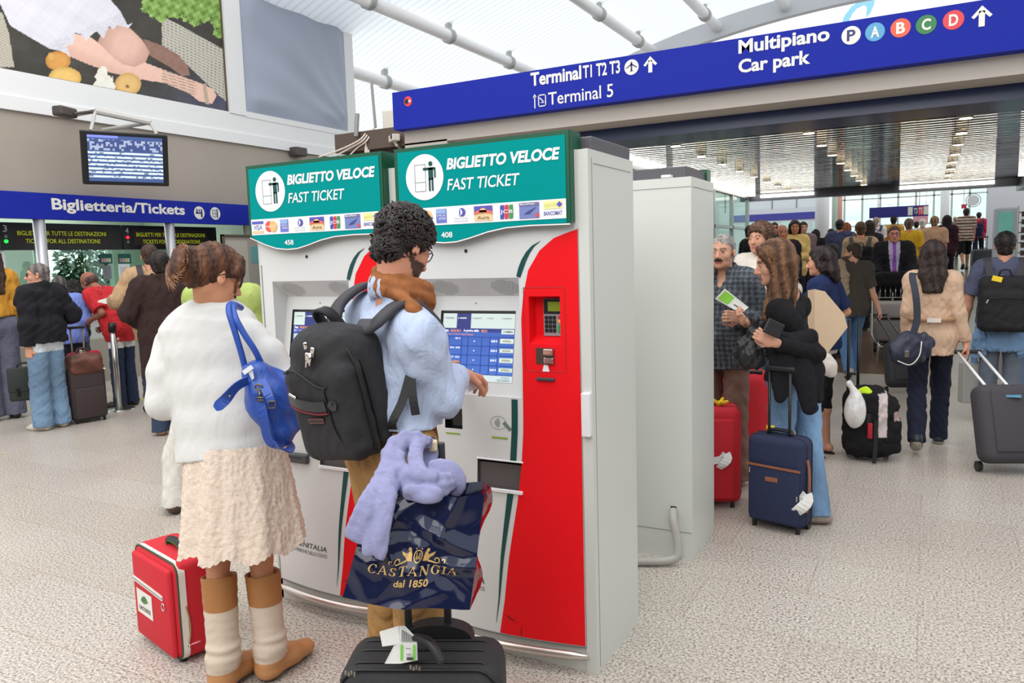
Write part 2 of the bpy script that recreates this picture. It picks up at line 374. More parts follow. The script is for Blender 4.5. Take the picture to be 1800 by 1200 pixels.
# ---- ticket office sign
def ticket_sign():
    t = thing('ticket_sign', 'long blue sign board with white Biglietteria/Tickets lettering', 'sign', (XW+.1, 7, 2.31))
    mb = MB(); mb.bb((XW-.02, 3.2, 2.31), (XW+.1, 10.22, 2.66)); mb.build('board', BLUE, t)
    fn = plane_fn((XW+.103, 0, 0), (0, 1, 0), (0, 0, 1)); A = atX(92, 375, XW+.1); B = atX(325, 375, XW+.1)
    mb = MB(); put_text(mb, 'Biglietteria/Tickets', fn, A[1], 2.395, B[1]-A[1], .205, .028); mb.build('lettering', LETTER, t)
    for px, nm in ((350, 'a'), (378, 'b')):
        c = atX(px, 372, XW+.1); mb = MB(); mb.flat(disc(c[1], 2.487, .105), fn); o = mb.build('pictogram', LETTER, t)
        fn2 = plane_fn((XW+.106, 0, 0), (0, 1, 0), (0, 0, 1)); q = MB(); y, z = c[1], 2.487
        if nm == 'a':
            q.flat(disc(y-.045, z+.05, .014, n=10), fn2); q.flat(disc(y+.045, z+.05, .014, n=10), fn2); q.flat(rect(y-.075, z-.015, y+.03, z+.008), fn2)
            q.flat(rect(y-.058, z-.01, y-.03, z+.035), fn2); q.flat(rect(y+.03, z-.07, y+.06, z+.035), fn2); q.flat(rect(y-.01, z+.02, y+.015, z+.055), fn2)
        else:
            for k in ((-.06, -.06, -.052, .06), (.0, -.06, .008, .06), (-.06, .052, .008, .06), (-.06, -.06, .008, -.052), (-.06, -.005, .008, .003)): q.flat(rect(y+k[0], z+k[1], y+k[2], z+k[3]), fn2)
            q.flat(rect(y+.025, z-.07, y+.05, z+.04), fn2); q.flat(disc(y+.037, z+.06, .016, n=10), fn2)
        q.build('symbol', mat('symbol_blue', (40, 44, 110), .5), o)
ticket_sign()
for (px, n_) in ((68, 0), (297, 1)):
    c = atX(px, 390, XW+.02); mb = MB(); mb.cyl((c[0], c[1], 0), (c[0], c[1], 2.32), .075, n=24)
    o = mb.build('column_post', mat('grey_steel_tube', (186, 186, 190), .35, .6), None, True, loc=(c[0], c[1], 0))
    tag(o, ('grey steel post in front of the LED board numbered 3', 'grey steel post in front of the LED board numbered 4')[n_], 'post', 'posts carrying the ticket office sign')
# ---- ticket office: counters, windows, LED boards, interior
XG = -11.2
GREEN_W = mat('pale_green_panel', (196, 212, 196), .6)
mb = MB(); mb.bb((-13.7, 2.5, 0), (-13.6, 10.2, 3.4)); mb.bb((-13.7, 10.1, 0), (XW-.2, 10.2, 3.4)); struct(mb.build('wall_office', GREEN_W))
mb = MB(); mb.bb((-13.7, 2.5, 2.75), (XW-.2, 10.2, 2.85)); struct(mb.build('ceiling_office', PAINT_W))
mb = MB(); mb.bb((XG-.1, 2.5, 0), (-10.42, 10.1, .62)); struct(mb.build('counter_base', mat('counter_grey', (150, 143, 132), .55)))
mb = MB(); mb.bb((XG-.2, 2.5, .98), (-10.5, 10.1, 1.03)); mb.bb((XG-.15, 2.5, .62), (-10.6, 10.1, .98)); struct(mb.build('counter_top', mat('counter_stone', (186, 190, 186), .35)))
glass = bpy.data.materials.new('green_glass'); glass.use_nodes = True
g = glass.node_tree; g.nodes.clear(); o_ = g.nodes.new('ShaderNodeOutputMaterial'); tr = g.nodes.new('ShaderNodeBsdfTransparent'); gl = g.nodes.new('ShaderNodeBsdfGlossy'); mx = g.nodes.new('ShaderNodeMixShader')
tr.inputs[0].default_value = (.86, .97, .92, 1); gl.inputs['Roughness'].default_value = .02; mx.inputs[0].default_value = .08
g.links.new(tr.outputs[0], mx.inputs[1]); g.links.new(gl.outputs[0], mx.inputs[2]); g.links.new(mx.outputs[0], o_.inputs[0])
for k, (y0, y1) in enumerate(((3.0, 6.55), (6.6, 8.45), (8.5, 10.08))):
    mb = MB(); mb.bb((XG-.006, y0, 1.03), (XG, y1, 1.92)); struct(mb.build('window_%d' % (k+1), glass))
mb = MB()
for y in (3.0, 6.57, 8.47, 10.07): mb.bb((XG-.03, y-.025, 1.03), (XG+.02, y+.025, 1.95))
struct(mb.build('trim_3', mat('office_frame', (150, 168, 158), .4, .3)))
mb = MB()
for a_, b_ in ((-60, 60), (192, 300)): mb.bb((XG-.75, atX(a_, 470, XG-.7)[1], 1.03), (XG-.7, atX(b_, 470, XG-.7)[1], 1.95))
struct(mb.build('office_screen', GREEN_W))
GLOW = mat('lit_window', (238, 250, 250), .5, emit=.85)
mb = MB(); mb.bb((-13.58, atX(80, 470, -13.55)[1], atX(130, 495, -13.55)[2]), (-13.55, atX(187, 470, -13.55)[1], 2.3)); struct(mb.build('window_4', GLOW))
lp = area('office_light', (-12.4, 6.8, 2.7), 1.6, 75, color=(.93, 1, .95), sy=4)
def led_board(y0, y1, num, lit, label, z0=1.91, z1=2.29):
    t = thing('led_board', label, 'display board', (XG+.05, (y0+y1)/2, z0), 'LED boards over the ticket windows')
    mb = MB(); mb.bb((XG-.05, y0, z0), (XG+.06, y1, z1)); mb.build('case', mat('board_black', (22, 22, 24), .35), t)
    fn = plane_fn((XG+.062, 0, 0), (0, 1, 0), (0, 0, 1)); fn2 = plane_fn((XG+.064, 0, 0), (0, 1, 0), (0, 0, 1))
    L = y1-y0; a = y0+L*.13; b = y0+L*.86
    mb = MB(); mb.flat(rect(a-.05, z0+.07, b+.05, z1-.06), fn); mb.build('display', mat('led_panel', (52, 44, 38), .6), t)
    mb = MB(); put_text(mb, 'BIGLIETTI PER TUTTE LE DESTINAZIONI', fn2, a, z0+.205, b-a, .062, .004); put_text(mb, 'TICKETS FOR ALL DESTINATIONS', fn2, a+(b-a)*.08, z0+.095, (b-a)*.84, .062, .004)
    mb.build('lettering', mat('led_yellow', (176, 184, 30), .5, emit=.35), t)
    mb = MB(); put_text(mb, num, fn, y0+.05, z1-.13, .055, .09); mb.build('number', LETTER, t)
    for k, zz in ((0, z1-.19), (1, z1-.26)):
        mb = MB(); mb.ball((XG+.07, y0+.075, zz), .025, 8); c = ((225, 30, 50), (30, 225, 60))[k]
        on = (lit == k); mb.build('signal_lamp', mat('lamp_%d%d' % (k, on), c if on else (120, 124, 122), .4, emit=2.2 if on else 0), t, True)
led_board(6.06, 7.87, '3', 1, 'black LED board with green lamp over the left ticket window')
led_board(7.9, 9.72, '4', 0, 'black LED board with red lamp over the right ticket window')
# papers, card notices and plant behind the glass
def notice(px0, py0, px1, py1, x, c, label, extra=None):
    A = atX(px0, py0, x); B = atX(px1, py1, x)
    mb = MB(); mb.bb((x-.004, A[1], B[2]), (x, B[1], A[2])); o = mb.build('notice', mat('paper_%d_%d_%d' % c, c, .8), None, loc=(x, A[1], B[2])); tag(o, label, 'notice', 'notices on the ticket windows')
    fn = plane_fn((x+.002, 0, 0), (0, 1, 0), (0, 0, 1)); w_ = B[1]-A[1]; h_ = A[2]-B[2]
    q = MB()
    if extra == 'cards':
        for k, cc in enumerate(((200, 120, 120), (150, 160, 200), (210, 190, 110), (190, 200, 190))):
            q = MB(); q.flat(rect(A[1]+w_*(.1+.2*k), B[2]+h_*.15, A[1]+w_*(.27+.2*k), B[2]+h_*.55), fn); q.build('card_symbol', mat('cs%d' % k, cc, .6), o)
    else:
        for k in range(9):
            yy = B[2]+h_*(.12+.085*k); q.flat(rect(A[1]+w_*.12, yy, A[1]+w_*(.55+.3*RN.random()), yy+h_*.018), fn)
        q.build('print', mat('print_grey', (120, 122, 128), .8), o)
notice(-14, 432, 11, 473, XG+.01, (232, 234, 238), 'white printed sheet at the left edge of ticket window 3')
notice(207, 446, 231, 463, XG+.01, (28, 92, 84), 'dark green card-payment notice right of the white sheet window', 'cards')
notice(175, 446, 198, 463, XG+.012, (30, 84, 78), 'dark green card-payment notice left over the photo strip', 'cards')
notice(208, 464, 231, 501, XG+.01, (226, 226, 230), 'white printed sheet below the right green card notice')
notice(180, 467, 197, 490, XG+.012, (120, 122, 128), 'grey printed sheet below the left green card notice')
notice(3, 500, 32, 540, XG+.01, (186, 205, 205), 'pale leaflet with a red stamp low on the left window')
notice(12, 537, 33, 560, XG+.012, (222, 226, 205), 'small leaflet with a yellow picture low on the left window')
def plant():
    t = thing('potted_ficus', 'bushy green potted plant standing behind the ticket window glass', 'plant', (-11.9, 8.1, 0))
    c = at(146, 475, dep((-12.1, 7.9, 1.7))); V = []; Fc = []; g = np.random.RandomState(3)
    n = 760
    for k in range(n):
        d = g.normal(size=3); d /= np.linalg.norm(d); p = c+d*np.array([.34, .42, .42])*g.rand()**.45+np.array([0, 0, .02])
        a = unit(d+g.normal(size=3)*.6-np.array([0, 0, .5])); b = unit(np.cross(a, g.normal(size=3))); nn = np.cross(a, b)*.006
        l, w_ = .10+.05*g.rand(), .026; i = len(V)
        V += [p, p+a*l*.5+b*w_+nn, p+a*l, p+a*l*.5-b*w_+nn]; Fc.append((i, i+1, i+2, i+3))
    raw('foliage', V, Fc, mat('ficus_leaf', (10, 62, 32), .35, var=.3, scale=9), t, True)
    mb = MB(); mb.tube(spline([(c[0], c[1], .35), (c[0]+.03, c[1]-.02, .9), (c[0], c[1], 1.6)]), .018, 8); mb.build('trunk', mat('bark', (92, 70, 50), .9), t, True)
    mb = MB(); mb.cyl((c[0], c[1], 0), (c[0], c[1], .4), .15, .19, 20); mb.build('pot', mat('terracotta', (150, 92, 66), .8), t)
plant()
# glazed notice case on the wall right of the window
def wall_case():
    x = XW+.03; A = atX(388, 412, x); B = atX(470, 540, x); t = thing('notice_case', 'framed notice case with timetables right of the ticket windows', 'notice board', (x, A[1], B[2]))
    z1, z0, y0, y1 = A[2], 1.05, A[1], A[1]+1.2
    mb = MB(); mb.bb((x-.02, y0, z0), (x+.02, y1, z1)); mb.build('back', mat('case_back', (176, 168, 156), .7), t)
    mb = MB()
    for q in ((y0, z0, y0+.03, z1), (y1-.03, z0, y1, z1), (y0, z1-.03, y1, z1), (y0, z0, y1, z0+.03)): mb.bb((x-.02, q[0], q[1]), (x+.05, q[2], q[3]))
    mb.build('frame', mat('bronze_frame', (120, 112, 98), .4, .4), t)
    mb = MB(); mb.bb((x+.02, y0+.06, z0+.2), (x+.024, y0+.55, z1-.1)); mb.build('timetable', mat('timetable', (196, 192, 180), .8), t)
    mb = MB(); mb.bb((x+.02, y0+.62, z1-.5), (x+.024, y1-.08, z1-.2)); mb.build('timetable', mat('teal_sheet', (110, 170, 172), .8), t)
wall_case()
# departures monitor on its bracket
def monitor():
    x = XW+1.0; d = dep(atX(222, 282, x)); C_ = at(222, 280, d); t = thing('departures_monitor', 'black departures screen hanging from a bracket above the blue ticket sign', 'screen', C_)
    ex = unit(at(287, 289, d+.25)-at(160, 279, d-.25)); ex = unit(np.array([ex[0], ex[1], 0])); nrm = unit(np.array([ex[1], -ex[0], -.22])); ey = np.cross(nrm, ex)
    if ey[2] < 0: ey = -ey
    R = np.stack([ex, nrm, ey], 1); wd = np.linalg.norm(at(292, 289, d)-at(154, 279, d)); hh = np.linalg.norm(at(222, 327, d)-at(222, 238, d))*1.02
    mb = MB(); mb.rbox(C_-nrm*.05, (wd, .1, hh), .015, R); mb.build('case', BLACK, t)
    nx, nz = 150, 90; U, Vv = np.meshgrid(np.linspace(-.43, .43, nx), np.linspace(-.43, .43, nz), indexing='ij'); u = U.ravel()/.86+.5; v = Vv.ravel()/.86+.5
    P = C_+nrm*.006+np.outer(U.ravel()*wd, ex)+np.outer(Vv.ravel()*hh, ey)
    C = np.zeros((len(u), 3))+np.array([62, 80, 128.]); row = (v*22).astype(int); col = (u*34).astype(int); rnd = np.random.RandomState(5).rand(40, 60)
    k = (v > .95) & (u < .4); C[k] = (120, 130, 230); k = (v > .68) & (v < .92); C[k] = (58, 72, 120); k2 = k & (rnd[row, col] > .62); C[k2] = (150, 160, 185)
    for a in range(7):
        k = (np.abs(v-(.62-.085*a)) < .022); C[k] = (196, 214, 220); k2 = k & (rnd[row+3, col] > .8); C[k2] = (110, 130, 150)
    idx = np.arange(nx*nz).reshape(nx, nz); Fq = np.stack([idx[:-1, :-1], idx[1:, :-1], idx[1:, 1:], idx[:-1, 1:]], -1).reshape(-1, 4)
    raw('screen', P, Fq, vcol('screen_glow', .3, emit=.55), t, colors=s2l(C))
    top = C_+ey*hh/2-nrm*.05; mb = MB(); A = at(168, 195, d-.1); B = at(264, 215, d+.2)
    mb.tube([np.array([XW+.06, A[1], A[2]]), A], .03, 8); mb.tube([np.array([XW+.06, B[1], B[2]]), B], .03, 8); mb.tube([A, B], .045, 8)
    for s_ in (-.42, .42): mb.tube([top+ex*wd*s_*.9, (A if s_ < 0 else B)], .022, 8)
    mb.build('bracket', mat('bracket_grey', (186, 184, 180), .45), t)
    mb = MB(); mb.rbox(at(114, 197, d-.3), (.16, .3, .13), .03, RZ(.3)); o = mb.build('floodlight', mat('brown_metal', (72, 64, 60), .5), t)
    mb = MB(); mb.tube([at(130, 200, d-.25), A], .02, 8); mb.build('arm', mat('brown_metal', (72, 64, 60), .5), t)
monitor()
mb = MB(); p = atX(524, 267, XW+.12); mb.rbox(p, (.2, .3, .16), .02); o = mb.build('wall_lamp', mat('brown_metal', (72, 64, 60), .5), None, loc=p); tag(o, 'small brown lamp box on the plaster wall behind the left kiosk', 'lamp')
# ---- portal with the overhead direction sign
YP = 7.45
mb = MB(); mb.bb((-5.38, YP+.05, 2.93), (3.5, YP+.5, 3.09)); mb.bb((-5.38, YP+.05, 0), (-4.80, YP+.5, 2.95)); mb.bb((-5.38, YP+.2, 3.08), (3.5, YP+.5, 3.42))
struct(mb.build('portal_beam', mat('portal_beige', (190, 182, 172), .6)))
mb = MB(); mb.bb((-4.8, YP+.5, 2.88), (3.5, 9.1, 2.98)); mb.bb((-4.8, YP+.44, 2.80), (3.5, YP+.56, 2.93)); struct(mb.build('ceiling_soffit', mat('soffit_navy', (26, 42, 84), .25)))
def overhead_sign():
    t = thing('direction_sign', 'long blue overhead sign pointing to terminals and car park', 'sign', (-2, YP, 3.09))
    mb = MB(); mb.bb((-5.42, YP-.1, 3.09), (3.2, YP+.06, 3.505)); mb.build('board', BLUE, t)
    y = YP-.103; fn = plane_fn((0, y, 0), (1, 0, 0), (0, 0, 1)); f2 = plane_fn((0, y-.002, 0), (1, 0, 0), (0, 0, 1))
    def xz(px, py): q = atY(px, py, y); return q[0], q[2]
    def line(s, a, b, h, bold, nm='lettering'):
        x0, z0 = xz(*a); x1, _ = xz(*b); mb = MB(); put_text(mb, s, fn, x0, z0, x1-x0, h, bold); mb.build(nm, LETTER, t)
    line('Terminal', (933, 152), (1022, 140), .135, .03); line('T1 T2 T3', (1025, 138), (1090, 130), .125, .025)
    line('Terminal 5', (964, 185), (1078, 172), .125, .008); line('Multipiano', (1298, 102), (1458, 90), .155, .03); line('Car park', (1298, 136), (1424, 130), .155, .03)
    mb = MB(); mb.flat(rect(*xz(1290, 150), *xz(1330, 82)), plane_fn((0, y+.001, 0), (1, 0, 0), (0, 0, 1)))
    def arrow(px, py, h, nm='arrow'):
        x, z = xz(px, py); a = h*.13; mb = MB()
        mb.flat([(x-a, z-h/2), (x+a, z-h/2), (x+a, z+h*.25), (x-a, z+h*.25)], fn)
        mb.flat([(x-h*.45, z+h*.0), (x-h*.33, z-h*.10), (x, z+h*.24), (x, z+h/2)], fn); mb.flat([(x, z+h/2), (x, z+h*.24), (x+h*.33, z-h*.10), (x+h*.45, z+h*.0)], fn); mb.build(nm, LETTER, t)
    arrow(1143, 113, .15); arrow(1726, 28, .16)
    x, z = xz(1110, 118); mb = MB(); mb.flat(disc(x, z, .072), fn); o = mb.build('airport_symbol', LETTER, t)
    q = MB(); q.flat([(x-.007, z-.04), (x+.007, z-.04), (x+.009, z+.04), (x, z+.055), (x-.009, z+.04)], f2); q.flat([(x-.055, z-.012), (x, z+.02), (x+.055, z-.012), (x+.055, z-.002), (x, z+.035), (x-.055, z-.002)], f2); q.flat([(x-.022, z-.045), (x, z-.03), (x+.022, z-.045), (x, z-.02)], f2)
    q.build('aeroplane', mat('symbol_blue', (40, 44, 110), .5), o)
    x, z = xz(949, 177); q = MB()
    for k in ((-.02, -.06, -.01, .06), (.06, -.06, .07, .06), (-.02, .05, .07, .06), (-.02, -.06, .07, -.05), (-.065, -.07, -.053, .05)): q.flat(rect(x+k[0], z+k[1], x+k[2], z+k[3]), fn)
    q.flat([(x-.08, z+.04), (x-.038, z+.04), (x-.059, z+.075)], fn); q.flat([(x-.01, z+.03), (x+.0, z+.035), (x+.055, z-.02), (x+.05, z-.028)], fn); q.flat([(x+.0, z-.02), (x+.055, z-.028), (x+.05, z-.01)], fn)
    q.build('terminal_symbol', LETTER, t)
    for s, px, py, c in (('P', 1496, 62, None), ('A', 1538, 56, (84, 160, 206)), ('B', 1583, 49, (238, 92, 62)), ('C', 1628, 43, (40, 124, 66)), ('D', 1676, 35, (222, 58, 68))):
        x, z = xz(px, py); mb = MB(); mb.flat(disc(x, z, .075), fn); o = mb.build('car_park_disc', LETTER if c is None else mat('disc_'+s, c, .45), t)
        q = MB(); put_text(q, s, f2, x-.032, z-.045, .066, .09, .03 if c else .02); q.build('letter', mat('symbol_blue', (40, 44, 110), .5) if c is None else LETTER, o)
    x, z = xz(717, 178); mb = MB(); mb.flat(disc(x, z, .055), fn); o = mb.build('prohibition_disc', mat('disc_D', (222, 58, 68), .45), t)
    q = MB(); q.flat(disc(x-.018, z+.0, .028), f2); q.build('figure', BLACK, o); q = MB(); q.flat(rect(x+.004, z-.012, x+.036, z+.012), f2); q.build('bar', LETTER, o)
overhead_sign()
# ---- mirrored ceiling, downlights, light strips
def mirror_mat():
    m = mat('mirror_slats', (62, 64, 76), .07, 1.); n = m.node_tree; L = n.links; b = n.nodes['Principled BSDF']
    tc = n.nodes.new('ShaderNodeTexCoord'); mp = n.nodes.new('ShaderNodeMapping'); mp.inputs['Scale'].default_value = (.8, 7, 1); no = n.nodes.new('ShaderNodeTexNoise'); no.inputs['Scale'].default_value = 1.4; no.inputs['Detail'].default_value = 3
    wv = n.nodes.new('ShaderNodeTexWave'); wv.bands_direction = 'Y'; wv.inputs['Scale'].default_value = 1.6; wv.inputs['Distortion'].default_value = 1.5; wv.inputs['Detail'].default_value = 2
    ad = n.nodes.new('ShaderNodeMath'); ad.operation = 'ADD'; bp = n.nodes.new('ShaderNodeBump'); bp.inputs['Strength'].default_value = .12; bp.inputs['Distance'].default_value = .05
    L.new(tc.outputs['Object'], mp.inputs[0]); L.new(mp.outputs[0], no.inputs['Vector']); L.new(tc.outputs['Object'], wv.inputs['Vector'])
    L.new(no.outputs[0], ad.inputs[0]); L.new(wv.outputs[1], ad.inputs[1]); L.new(ad.outputs[0], bp.inputs['Height']); L.new(bp.outputs[0], b.inputs['Normal'])
    return m
YE = 19.6
mb = MB(); mb.bb((-3.85, 9.1, 2.955), (1.62, YE, 3.05)); struct(mb.build('ceiling', mirror_mat()))
mb = MB(); mb.bb((-3.95, 9.1, 2.84), (-3.85, YE, 3.05)); mb.bb((1.62, 9.1, 2.70), (1.8, YE+.3, 3.05)); mb.bb((-4.1, YE, 2.80), (1.9, YE+.25, 3.05)); mb.bb((1.8, 9.1, 2.95), (4.5, YE+.3, 3.05))
struct(mb.build('trim_4', mat('grey_metal_edge', (92, 96, 106), .3, .7)))
LAMP = mat('warm_lamp', (255, 226, 180), .5, emit=7)
STRIP = mat('light_strip', (255, 248, 232), .5, emit=3.2)
n_ = 0
for x in (-2.86, -1.27, .32):
    for y in (9.83, 11.09, 12.35, 13.61, 14.87, 16.13, 17.39, 18.65):
        mb = MB(); mb.cyl((x, y, 2.958), (x, y, 2.945), .075, n=16); o = mb.build('downlight', STEEL, None, loc=(x, y, 2.95)); tag(o, 'round warm recessed downlight in the mirrored ceiling', 'lamp', 'downlights in the mirrored ceiling')
        mb = MB(); mb.cyl((x, y, 2.946), (x, y, 2.941), .06, n=16); mb.build('bulb', LAMP, o)
def strip(lo, hi, label):
    mb = MB(); mb.bb(lo, hi); o = mb.build('light_strip', STRIP, None, loc=(np.array(lo)+np.array(hi))/2); tag(o, label, 'lamp', 'light strips around the mirrored ceiling')
strip((-3.83, 10.2, 2.9), (-3.7, 12.2, 2.95), 'white light strip nearest on the left ceiling edge')
strip((-3.83, 13.0, 2.9), (-3.7, YE-.2, 2.95), 'long white light strip running to the far left ceiling corner')
strip((-3.6, YE-.14, 2.86), (-2.4, YE-.01, 2.93), 'left light strip on the far ceiling edge')
strip((-.6, YE-.14, 2.86), (1.2, YE-.01, 2.93), 'right light strip on the far ceiling edge')
strip((1.5, 11.5, 2.88), (1.61, YE-1.5, 2.95), 'white light strip along the right ceiling edge')
lp = area('ceiling_lamps', (-1.2, 14.5, 2.9), 4.5, 75, color=(1, .95, .88), sy=8)
# ---- glass partition on the left under the ceiling
mb = MB()
for y in (10.9, 12.6, 14.3, 16.0, 17.7, 19.4): mb.bb((-3.93, y-.04, 0), (-3.85, y+.04, 2.85))
mb.bb((-3.93, 10.9, 2.1), (-3.85, 19.4, 2.16)); struct(mb.build('trim_5', mat('alu_frame', (170, 174, 178), .35, .8)))
mb = MB(); mb.bb((-3.895, 10.9, 0), (-3.885, 19.4, 2.85)); struct(mb.build('window_5', glass))
# ---- vaulted roof
XC, ZC, RR = -.95, -16.53, 24.51
def vault():
    th = np.linspace(math.radians(-37), math.radians(20), 64); ys = np.linspace(10.5, 22, 20); T, Yg = np.meshgrid(th, ys, indexing='ij')
    rr = RR+.28
    V = np.stack([XC+rr*np.sin(T), Yg, ZC+rr*np.cos(T)], -1).reshape(-1, 3); idx = np.arange(V.shape[0]).reshape(T.shape)
    Fq = np.stack([idx[:-1, :-1], idx[1:, :-1], idx[1:, 1:], idx[:-1, 1:]], -1).reshape(-1, 4)
    m = bpy.data.materials.new('translucent_roof'); m.use_nodes = True; n = m.node_tree; L = n.links; n.nodes.clear(); out = n.nodes.new('ShaderNodeOutputMaterial')
    di = n.nodes.new('ShaderNodeBsdfDiffuse'); tl = n.nodes.new('ShaderNodeBsdfTranslucent'); mx = n.nodes.new('ShaderNodeMixShader'); mx.inputs[0].default_value = .8
    tc = n.nodes.new('ShaderNodeTexCoord'); wv = n.nodes.new('ShaderNodeTexWave'); wv.bands_direction = 'Y'; wv.inputs['Scale'].default_value = 1.55; wv.wave_profile = 'SIN'
    r = n.nodes.new('ShaderNodeValToRGB'); r.color_ramp.elements[0].color = (.78, .83, .86, 1); r.color_ramp.elements[1].color = (.92, .945, .96, 1); r.color_ramp.elements[1].position = .35
    L.new(tc.outputs['Object'], wv.inputs['Vector']); L.new(wv.outputs[0], r.inputs[0]); L.new(r.outputs[0], di.inputs[0]); L.new(r.outputs[0], tl.inputs[0])
    L.new(di.outputs[0], mx.inputs[1]); L.new(tl.outputs[0], mx.inputs[2]); L.new(mx.outputs[0], out.inputs[0])
    struct(raw('roof', V, Fq, m, None, True))
    mw = MB(); mw.bb((-9.3, 9.2, 0), (-9.1, 27, 2.9)); struct(mw.build('wall_inner', mat('inner_grey', (150, 152, 152), .7)))
    tube_m = mat('white_steel_tube', (252, 252, 252), .4)
    for k, x in enumerate((-11.25, -9.45, -7.0, -5.21, -3.46, -1.7)):
        z = ZC+math.sqrt(RR**2-(x-XC)**2)+.05; mb = MB(); mb.cyl((x, 10.6, z), (x, 22.1, z), .13, n=18)
        o = mb.build('roof_tube', tube_m, None, True, loc=(x, 16, z)); struct(o); c = MB()
        for y in (12.2, 15.0, 17.8, 20.6): c.cyl((x, y-.07, z), (x, y+.07, z), .165, n=18); c.box((x, y, z+.2), (.08, .16, .3))
        c.build('clamp', mat('clamp_grey', (176, 178, 176), .5), o)
    th = np.linspace(math.radians(-37), math.radians(20), 60); mb = MB()
    P = [(XC+(RR+.05)*math.sin(t), 22.1, ZC+(RR+.05)*math.cos(t)) for t in th]
    mb.ribbon(P, (0, 1, 0), .25, .5); struct(mb.build('roof_rib', mat('rib_grey', (206, 208, 212), .6)))
vault()
def swoosh():   # pale blue emblem high behind the sign
    Y0 = 23.5; q = lambda px, py: tuple(atY(px, py, Y0)[[0, 2]])
    t = MB(); fn = plane_fn((0, Y0, 0), (1, 0, 0), (0, 0, 1))
    for poly in ([(1478, 45), (1484, 28), (1496, 12), (1512, 0), (1538, -6), (1537, 6), (1530, 22), (1522, 30), (1524, 12), (1518, 8), (1506, 14), (1498, 24), (1492, 36)],):
        t.prism([q(*p) for p in poly], (0, Y0, 0), (1, 0, 0), (0, 0, 1), (0, .06, 0))
    o = t.build('emblem', mat('emblem_blue', (150, 214, 240), .5, emit=.25), None, loc=atY(1510, 20, Y0)); tag(o, 'pale blue curved emblem high behind the car park sign', 'emblem')
swoosh()
# ---- corner between wall and portal: shutter, cables, camera, box, pole
def shutter():
    mb = MB(); n = 46; z = np.linspace(0, 3.2, n*4+1); yy = 8.35+.03*np.abs(np.sin(np.arange(n*4+1)*math.pi/4))
    V = [(x, y, k) for k, y in zip(z, yy) for x in (-6.98, -5.4)]; mb.add(V, [(2*i, 2*i+1, 2*i+3, 2*i+2) for i in range(n*4)])
    mb.bb((-6.98, 8.15, 3.05), (-5.4, 8.6, 3.29)); return mb.build('roller_shutter', mat('brown_shutter', (92, 78, 70), .5, .3), None, loc=(-6.8, 8.35, 0))
tag(shutter(), 'brown ribbed roller shutter in the corner beside the portal', 'shutter')
d0 = dep((-6.4, 8.2, 3.2))
mb = MB(); mb.rbox(at(689, 213, d0), (.2, .16, .27), .02, RZ(.2)); mb.tube([at(697, 195, d0), at(697, 178, d0)], .03, 8); tag(mb.build('junction_box', mat('cream_metal', (206, 200, 188), .55), None, loc=at(689, 213, d0)), 'cream junction box beside the left end of the blue overhead sign', 'box')
def cctv():
    c = at(693, 243, d0-.3); t = thing('security_camera', 'small cream security camera in front of the brown shutter', 'camera', c)
    mb = MB(); mb.rbox(c, (.1, .2, .085), .012, RZ(.9)); mb.build('body', mat('cream_metal', (206, 200, 188), .55), t)
    mb = MB(); mb.tube([c+np.array([0, 0, -.04]), at(697, 255, d0-.3), at(706, 262, d0-.05)], .018, 8); mb.build('bracket', mat('cream_metal', (206, 200, 188), .55), t)
    mb = MB(); p = at(689, 240, d0-.37); mb.rbox(p, (.03, .06, .05), .01, RZ(.9)); mb.build('lens_hood', BLACK, t)
cctv()
mb = MB()
for k in range(3):
    P = [at(560+26*k, 276, d0+.1), at(600+14*k, 262-k, d0+.05), at(632+6*k, 246+k, d0-.05), at(645+4*k, 232, d0), at(656+k, 226, d0)]
    mb.tube(spline(P, 20), .010, 6)
for k in range(3): mb.tube(spline([at(642+3*k, 270, d0), at(644+3*k, 250, d0), at(650+2*k, 232, d0), at(658, 224, d0)], 14), .012, 6)
tag(mb.build('cable_bundle', mat('cream_cable', (222, 208, 196), .6), None, True, loc=at(640, 245, d0)), 'bundle of cream cables running up beside the shutter', 'cables')
mb = MB(); mb.tube([at(660, 224, d0), at(653, 144, d0)], .018, 8); tag(mb.build('antenna_pole', mat('grey_pole', (136, 136, 134), .5), None, loc=at(657, 190, d0)), 'thin grey pole standing above the shutter', 'pole')
mb = MB(); mb.tube([at(626, 240, d0), at(628, 200, d0)], .03, 8); tag(mb.build('antenna_pole', mat('grey_pole', (136, 136, 134), .5), None, loc=at(627, 220, d0)), 'short grey stub post at the wall corner', 'pole')
